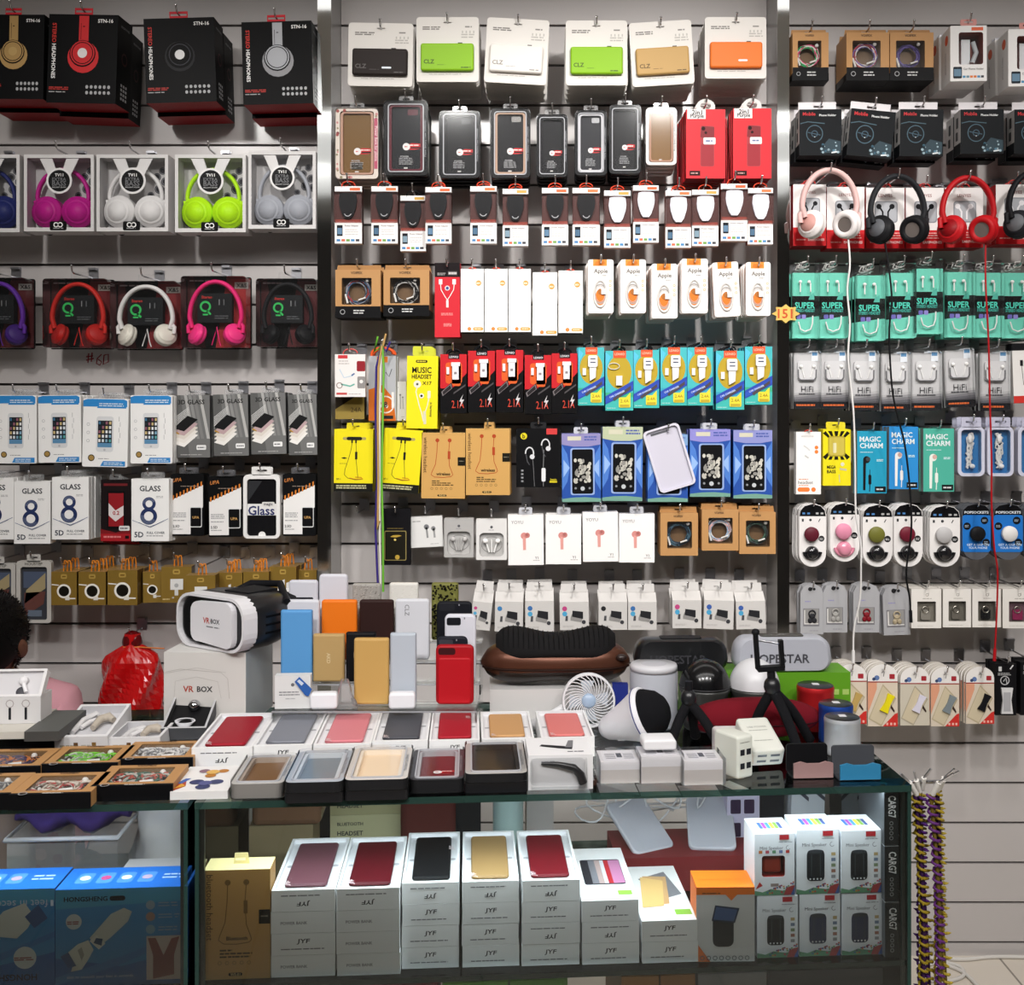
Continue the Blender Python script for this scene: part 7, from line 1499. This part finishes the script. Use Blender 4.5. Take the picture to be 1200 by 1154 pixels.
def cyl(r,h,col):
    b=B(); b.lathe([(.001,0),(r*.97,0),(r,.003),(r,h*.18),(r*.985,h*.2),(r*.985,h*.86),(r,h*.88),(r,h-.004),(r*.96,h)],col,'z',(0,0,0),36)
    t=B(); t.lathe([(r*.955,h+.0002),(r*.9,h+.0012),(.001,h+.0012)],'#1b1b1e/s','z',(0,0,0),30); t.prism([(-.006,-.004),(.006,-.004),(.007,.0),(.006,.004),(-.006,.004),(-.007,0)],-.0,.001,'#d4d4d8'); n=len(t.v)-24
    k=B(); k.box(-.006,.006,-.006,.006,h+.0014,h+.0022,'#d9d9dc'); t2=B(); t2.lathe([(r*.955,h+.0002),(r*.9,h+.0012),(.001,h+.0012)],'#1b1b1e/s','z',(0,0,0),30)
    f=Fr(b,2*r,h,0,'F',-r*.995); 
    return [('speaker_body',b),('grille',t2),('logo_plate',k)]
stand(cyl(.0335,.076,'#d42a2e/n'),'speaker','metallic red cylinder speaker behind the blue one','speaker',955.5,1.985,TOPZ+.0004,'metallic cylinder speakers')
stand(cyl(.0295,.064,'#2a55b4/n'),'speaker','metallic blue cylinder speaker','speaker',979.5,1.905,TOPZ+.0004,'metallic cylinder speakers')
stand(cyl(.0300,.060,'#d9dce0/n'),'speaker','silver cylinder speaker nearest the counter corner','speaker',987,1.835,TOPZ+.0004,'metallic cylinder speakers')
def curve(pts,n=6):
    q=[Vector(p) for p in pts]; sm=[]
    for j in range(len(q)-1):
        a=q[max(j-1,0)];p0=q[j];p1=q[j+1];c=q[min(j+2,len(q)-1)]
        for k in range(n):
            s=k/n; sm.append(.5*((2*p0)+(p1-a)*s+(2*a-5*p0+4*p1-c)*s*s+(3*p0-a-3*p1+c)*s**3))
    return sm+[q[-1]]
def tripod(Y,apex,legs,clamp,lb):
    ax_,ay=apex; O=Vector((PX(ax_,Y),Y,PZ(ay,Y))); P=[]
    def L(px,py,y): return Vector((PX(px,y),y,PZ(py,y) if py else TOPZ+.007))-O
    for px,py,y in legs:
        b=B(); e=L(px,py,y); m_=Vector((e.x*.55,e.y*.5,e.z*.45)); b.tube(curve([(0,0,0),tuple(m_),tuple(e)]),.0085,'#17171a/f',9,rad=None)
        b.ell(tuple(e),(.009,.009,.007),'#101012',10,6); P.append(('leg',b))
    b=B(); b.ell((0,0,.006),(.014,.014,.016),'#1b1b1e/s',14,10); b.tube([(0,0,.01),(0,0,.035)],.007,'#1b1b1e',8); P.append(('ball_head',b))
    if clamp:
        c=B(); c.box(-.022,.022,-.008,.008,.032,.040,'#141416'); c.box(-.025,-.018,-.006,.006,.036,.096,'#141416'); c.box(.016,.023,-.006,.006,.036,.082,'#141416'); c.ell((-.0215,-.002,.098),(.007,.007,.006),'#1b1b1e',10,6); c.tube([(-.018,0,.084),(.016,0,.076)],.002,'#b4b4b8/m',6); P.append(('phone_clamp',c))
    thing('tripod',lb,'tripod',tuple(O),(0,math.radians(-4 if clamp else 0),0),P)
tripod(1.83,(905,808),((872,None,1.87),(932,None,1.80),(944,None,1.875)),True,'black flexible tripod with an empty phone clamp')
tripod(1.875,(807,822),((786,None,1.86),(843,None,1.845),(815,None,1.91)),False,'black ball headed tripod beside the bulb speaker')
b=B(); b.tube(curve([(0,0,.002),(.02,.006,.003),(.04,-.004,.002),(.06,.004,.004),(.035,.012,.003),(.01,.010,.002),(.03,.002,.005),(.07,.0,.002)]),.0022,'#c9c9cc',6); stand([('cable_body',b)],'cable','grey cable coiled behind the charger packs','cable',800,1.80,TOPZ)
# cords knotted at the counter corner
Yc=1.715
for i,(px,c,zl,r_) in enumerate(((1074,'#8f7a1e',.30,.0055),(1080,'#4a1e6a',.27,.0060),(1086,'#a8922a',.29,.0062),(1093,'#5a2a6a',.30,.0058),(1100,'#9a8424',.32,.0060),(1106,'#b09a34',.33,.0055))):
    b=B(); x=PX(px,Yc)+.010; n=int((.845-zl)/.0022); yy=Yc+.011*(i%3); r9=random.Random(i)
    sw=[.004*math.sin(k*.021+i*2)+.012*(1-k/n)**3*(-1) for k in range(n)]
    b.tube([(x+(r_+.0022*r9.random())*math.cos(k*1.05+i)+sw[k],yy+r_*math.sin(k*1.05+i),.845-k*.0022+.0016*r9.random()) for k in range(n)],.0023,c,5)
    for k in range(4,n,9): 
        q=k*1.05+i; b.lathe([(.0026,0),(.0022,.004),(.0004,.0085)],c,'z',(0,0,0),5,Matrix.Translation((x+r_*math.cos(q)+sw[k],yy+r_*math.sin(q),.845-k*.0022))@Vector((math.cos(q),math.sin(q),.1)).to_track_quat('Z','Y').to_matrix().to_4x4())
    b.tube([(x+sw[k],yy,.845-k*.0022) for k in range(0,n,12)],.0032,'#3a1c4a' if i%2==0 else '#6a5a20',6)
    tip=B(); a=-.5+.33*i; q0=Vector((x-.01,yy,.846)); q1=q0+Vector((.012*math.sin(a*2)-.004,-.01,.022)); q2=q1+Vector((.02*math.sin(a*2.2),-.012,.018)); tip.tube([tuple(q0),tuple(q1)],.0042,'#d9d6d0',8); tip.tube([tuple(q1),tuple(q2)],.0018,'#c9c9cc/m',6)
    thing('knotted_cord',f'{("leftmost gold","left purple","second gold","right purple","third gold","outermost gold")[i]} knotted audio cord hanging from the showcase corner','cord',(0,0,0),(0,0,0),[('cord_body',b),('audio_plug',tip)],'knotted cords at the showcase corner')
b=B(); b.tube([tuple(C(LEN+.002,.05,.86)),tuple(C(LEN+.03,.05,.862)),tuple(C(LEN+.07,.06,.858))],.0025,'#b9b9bd/c',7); b.box(0,.004,-.012,.012,-.02,.02,'#b9b9bd/c'); n=len(b.v)
for i in range(n-24,n): b.v[i]=tuple(Vector(b.v[i])+C(LEN+.001,.05,.845))
tag(b.build('side_hook'),'chrome hook on the showcase side carrying the knotted cords','hook')
# floor cables at the right
for pts,lb in (([(1075,1136),(1100,1127),(1125,1133),(1128,1144),(1105,1150),(1085,1147)],'white cable looping on the floor beside the showcase'),([(1090,1122),(1130,1124),(1165,1121),(1215,1118.6)],'white cable running along the foot of the wall'),([(1108,1130),(1130,1140),(1150,1160)],'white cable running forward over the floor tiles')):
    b=B(); b.tube(curve([tuple(gp(x,y,.005)) if y>1119 else (PX(x,2.91),2.90,.005) for x,y in pts]),.005,'#d4d0ca',7); tag(b.build('cable'),lb,'cable')
# red bag hung on the wall
b=B(); R=[]
for i in range(19):
    t=i/18; z=-.245*t; 
    if t<.14: rx,ry=.020+.008*t,.018
    elif t<.24: k=(t-.14)/.1; rx,ry=.024+.047*k**.6,.02+.02*k
    else: k=(t-.24)/.76; rx,ry=.072+.005*math.sin(k*3),.045+.012*math.sin(k*PI)
    R.append([(rx*math.cos(q)*(1+.10*math.sin(5*q+2.2*t*6)*(.3+t)),ry*math.sin(q)*(1+.30*math.sin(4*q+t*9)*(.3+t)),z+.010*math.sin(3*q+1)*t) for q in [2*PI*k/40 for k in range(40)]])
loft(b,R,'#b80f12/k',True,False); tie=B(); tie.tube([(.024*math.cos(q),.02*math.sin(q),-.033) for q in [2*PI*i/16 for i in range(16)]],.0022,'#d07a3a',6,True); tie.tube([(.02,-.012,-.033),(.09,-.02,-.035)],.0018,'#d07a3a',5)
kn=B(); kn.ell((0,0,-.022),(.026,.02,.030),'#5a0a0e/g',14,10)
thing('foil_bag','crumpled shiny red foil bag hung low on the wall','bag',(PX(155,2.84),2.84,PZ(742,2.84)),(0,0,0),[('bag_body',b),('tie',tie),('bag_neck',kn)])
hook(PX(157,2.86),PZ(741,2.86),2.845,'chrome hook holding the shiny red foil bag')
# ================================================================ the person sitting behind the counter, head bowed
def person():
    X0=PX(-6,2.41)-.044; Y0=2.56
    J={}; vs=[]; es=[]; rs=[]
    def v(n,x,y,z,r,par=None):
        J[n]=len(vs); vs.append((x,y,z)); rs.append(r if isinstance(r,tuple) else (r,r))
        if par is not None: es.append((J[par],J[n]))
    # facing the camera and leaning forward over something in the lap
    v('pel',0,.10,.44,(.13,.11)); v('belly',0,.05,.53,(.125,.105),'pel'); v('chest',0,-.01,.66,(.135,.105),'belly'); v('up',0,-.055,.77,(.115,.085),'chest'); v('nk',0,-.085,.835,.055,'up'); v('nk2',0,-.115,.875,.052,'nk')
    for s,n in ((-1,'l'),(1,'r')):
        v(n+'sh',s*.125,-.05,.765,(.058,.056),'up'); v(n+'el',s*.185,-.10,.53,(.044,.044),n+'sh'); v(n+'wr',s*.11,-.30,.50,(.030,.028),n+'el'); v(n+'pa',s*.07,-.355,.505,(.036,.022),n+'wr')
        for k in range(4):
            v(f'{n}f{k}',s*(.095-.02*k),-.395+.004*abs(k-1),.508,.0085,n+'pa'); v(f'{n}g{k}',s*(.085-.02*k),-.425+.005*abs(k-1),.492,.0078,f'{n}f{k}'); v(f'{n}h{k}',s*(.08-.02*k),-.430+.005*abs(k-1),.470,.007,f'{n}g{k}')
        v(n+'t1',s*.035,-.36,.515,.010,n+'pa'); v(n+'t2',s*.015,-.385,.512,.0085,n+'t1')
        v(n+'hip',s*.09,.06,.43,.092,'pel'); v(n+'kn',s*.14,-.34,.43,.062,n+'hip'); v(n+'ca',s*.14,-.30,.26,.052,n+'kn'); v(n+'an',s*.135,-.25,.07,.036,n+'ca'); v(n+'fo',s*.14,-.32,.035,(.038,.028),n+'an'); v(n+'to',s*.145,-.38,.028,(.034,.022),n+'fo')
    me=bpy.data.meshes.new('body'); me.from_pydata(vs,es,[]); ob=bpy.data.objects.new('body',me); COL.objects.link(ob)
    m=ob.modifiers.new('s','SKIN'); sk=me.skin_vertices[0].data
    for i,r in enumerate(rs): sk[i].radius=r; sk[i].use_root=(i==0)
    m2=ob.modifiers.new('u','SUBSURF'); m2.levels=2; m2.render_levels=2
    dg=bpy.context.evaluated_depsgraph_get(); me2=bpy.data.meshes.new_from_object(ob.evaluated_get(dg)); bpy.data.objects.remove(ob)
    SK='#6f4838'  # skin tone darkened: the shadow on the face is put into the colour
    b=B(); pv=[tuple(q.co) for q in me2.vertices]; pf=[tuple(p.vertices) for p in me2.polygons]
    b.add(pv,pf,SK,True)
    # head: shaped ellipsoid joined to the neck, bowed forward
    hm=Matrix.Translation((.010,-.150,.945))@Matrix.Rotation(math.radians(46),4,'X')@Matrix.Rotation(math.radians(-14),4,'Z')
    def headpt(a,e,k=1.0,dz=0):
        x=.074*math.cos(e)*math.cos(a); y=.094*math.cos(e)*math.sin(a); z=.118*math.sin(e)
        if z<0: 
            f=1+.30*z/.118; x*=f; y*=(1+.16*z/.118)
            if y<0: y-=.010*min(1,-z/.08)
        if y<0 and -.02<z<.055: y*=.97
        return (x*k,y*k,z*k+dz)
    n,kk=28,18
    def shell(k,e0,e1,m,keep=None):
        V=[];Fc=[]
        for j in range(kk+1):
            e=e0+(e1-e0)*j/kk
            for i in range(n): V.append(tuple(hm@Vector(headpt(2*PI*i/n,e,k))))
        for j in range(kk):
            for i in range(n):
                if keep is None or keep(2*PI*(i+.5)/n,e0+(e1-e0)*(j+.5)/kk): Fc.append((j*n+i,j*n+(i+1)%n,(j+1)*n+(i+1)%n,(j+1)*n+i))
        return V,Fc
    V,Fc=shell(1,-PI/2+.01,PI/2-.01,SK); b.add(V,Fc,SK,True)
    # face: nose, brow, lips, eyes, ears
    s0=len(b.v); b.ell((0,-.100,-.012),(.013,.018,.026),SK,12,8); b.ell((0,-.104,-.028),(.017,.013,.010),SK,12,8)
    for s in (-1,1): b.ell((s*.029,-.085,.022),(.022,.010,.007),SK,10,6); b.ell((s*.076,.002,-.012),(.009,.017,.028),SK,12,8); b.ell((s*.028,-.085,.006),(.013,.010,.009),'#6f4634',10,6)
    b.ell((0,-.094,-.056),(.022,.010,.005),'#7a4238',12,6); b.ell((0,-.092,-.065),(.019,.010,.006),'#7a4238',12,6)
    b.xf(hm,s0)
    P=[('body',b)]
    h=B(); V,Fc=shell(1.075,-.75,PI/2-.01,'#0e0c0c',lambda a,e: (e>.50) or (math.sin(a)>-.25 and e>-.72) or (abs(math.cos(a))>.80 and e>-.12)); h.add(V,Fc,'#0d0b0b',True)
    r2=random.Random(3)
    for k in range(2600):
        a=2*PI*r2.random(); e=-.6+2.1*r2.random()
        if not ((e>.55) or (math.sin(a)>-.2 and e>-.6)): continue
        p=Vector(headpt(a,e,1.06)); d=p.normalized()+Vector(((r2.random()-.5)*.9,(r2.random()-.5)*.9,(r2.random()-.5)*.9-.1)); q=p+d.normalized()*(.005+.005*r2.random()); sd=d.cross(Vector((0,0,1)));sd=sd.normalized()*.0016 if sd.length>1e-4 else Vector((.0016,0,0))
        h.add([tuple(hm@(p-sd)),tuple(hm@(p+sd)),tuple(hm@q)],[(0,1,2)],'#120f0f')
    P.append(('hair',h))
    # clothes: shells pushed out from the body where they cover it
    def cloth(cond,off,m):
        c=B(); used={}; nv=[]; nf=[]
        nr=[q.normal.copy() for q in me2.vertices]
        for f in pf:
            ct=sum((Vector(pv[i]) for i in f),Vector())/len(f)
            if cond(ct):
                g=[]
                for i in f:
                    if i not in used: used[i]=len(nv); nv.append(tuple(Vector(pv[i])+nr[i]*off))
                    g.append(used[i])
                nf.append(tuple(g))
        c.add(nv,nf,m,True); return c
    P.append(('shirt',cloth(lambda p:(.445<p.z<.825 and p.y>-.19 and abs(p.x)<.30 and not(p.z<.50 and p.y<-.08)),.012,'#c9929c/f')))
    P.append(('trousers',cloth(lambda p:p.z<.50 and p.z>.085 and not(p.z>.455 and (p.y<-.19 )),.010,'#2a2c38/f')))
    P.append(('shoes',cloth(lambda p:p.z<.085,.008,'#2a2a2c')))
    thing('person','person with short black hair and pink shirt sitting with bowed head','person',(X0,Y0,0),(0,0,math.radians(6)),P)
    st=B(); st.lathe([(.001,.0),(.16,.0),(.16,.02),(.03,.03),(.03,.28),(.001,.28)],'#55565a/m','z',(0,0,0),24); se=B(); se.lathe([(.001,.2805),(.15,.2805),(.17,.29),(.17,.315),(.15,.325),(.001,.325)],'#2a2a2c','z',(0,0,0),28)
    thing('stool','low round stool the person sits on','stool',(X0-.005,Y0+.13,0),(0,0,0),[('pedestal',st),('seat',se)])
person()
# ================================================================ light and camera
def area(name,loc,size,power,col=(1,1,1),target=None,shape='RECTANGLE',size_y=None,spread=180):
    l=bpy.data.lights.new(name,'AREA'); l.shape=shape; l.size=size; l.size_y=size_y or size; l.energy=power; l.color=col; l.spread=math.radians(spread)
    o=bpy.data.objects.new(name,l); COL.objects.link(o); o.location=loc
    d=(Vector(target)-Vector(loc)) if target else Vector((0,0,-1))
    o.rotation_euler=d.to_track_quat('-Z','Y').to_euler(); return o
def spot(loc,target,power,cone,col,r=.05,blend=.9):
    l=bpy.data.lights.new('ceiling_or_fill_spot','SPOT'); l.energy=power; l.spot_size=math.radians(cone); l.spot_blend=blend; l.shadow_soft_size=r; l.color=col
    o=bpy.data.objects.new('ceiling_or_fill_spot',l); COL.objects.link(o); o.location=loc; o.rotation_euler=(Vector(target)-Vector(loc)).to_track_quat('-Z','Y').to_euler()
for x,p,tx,tz in ((-1.25,48,-1.1,1.55),(-.35,70,-.3,1.65),(.45,105,.3,1.68),(1.3,62,1.15,1.55)):
    spot((x,1.25,2.68),(tx,2.92,tz),p,64,(1,.97,.94),.07)
for x in (-1.25,-.42,.42,1.25):
    spot((x,-.15,2.70),(x*.75,1.62,.62),94,76,(1,.975,.955),.14)  # added fill spots that brighten the counter and the showcase fronts
area('ceiling_fill_light',(0,-.1,2.72),2.8,12,(1,.975,.955),None,'RECTANGLE',1.5)  # wide fill for the whole room, no actual ceiling panel
spot((1.25,1.75,2.70),(1.0,2.75,.3),34,50,(1,.97,.94),.06)  # extra fill spot, added to lift the low right wall and floor
area('counter_fill_light',(.1,.75,2.72),3.4,18,(1,.975,.955),None,'RECTANGLE',.3)  # invented fill strip brightening the counter top
area('aisle_fill_light',(.5,2.25,2.72),3.8,6,(1,.97,.95),None,'RECTANGLE',.3)  # fill strip added over the aisle to lift the lower wall
p=C(LEN/2,.02,TOPZ-.0145); l=area('showcase_strip_light',tuple(p),1.0,2.4,(.82,.93,1),tuple(p+Vector((0,.03,-1))),'RECTANGLE',.010,spread=150)
l.rotation_euler=(math.radians(20),0,YAW)
p=C(-.40,.02,TOPZ-.0145); l=area('showcase_strip_light',tuple(p),.7,1.1,(.9,.95,1),tuple(p+Vector((0,.03,-1))),'RECTANGLE',.010,spread=150)
l.rotation_euler=(math.radians(14),0,YAW)
w=bpy.data.worlds.new('World'); sc.world=w; w.use_nodes=True
w.node_tree.nodes['Background'].inputs[0].default_value=(.9,.92,1,1); w.node_tree.nodes['Background'].inputs[1].default_value=.05
cam=bpy.data.cameras.new('Camera'); co=bpy.data.objects.new('Camera',cam); COL.objects.link(co)
co.location=(0,0,CZ); co.rotation_euler=(PI/2,0,0)
cam.sensor_width=36; cam.sensor_fit='HORIZONTAL'; cam.lens=36*FP/1200
cam.shift_x=(600-VX)/1200; cam.shift_y=(VY-577)/1200; cam.clip_start=.05
sc.camera=co
sc.view_settings.view_transform='Standard'; sc.view_settings.look='None'; sc.view_settings.gamma=1; sc.view_settings.exposure=0
sc.view_settings.use_curve_mapping=False
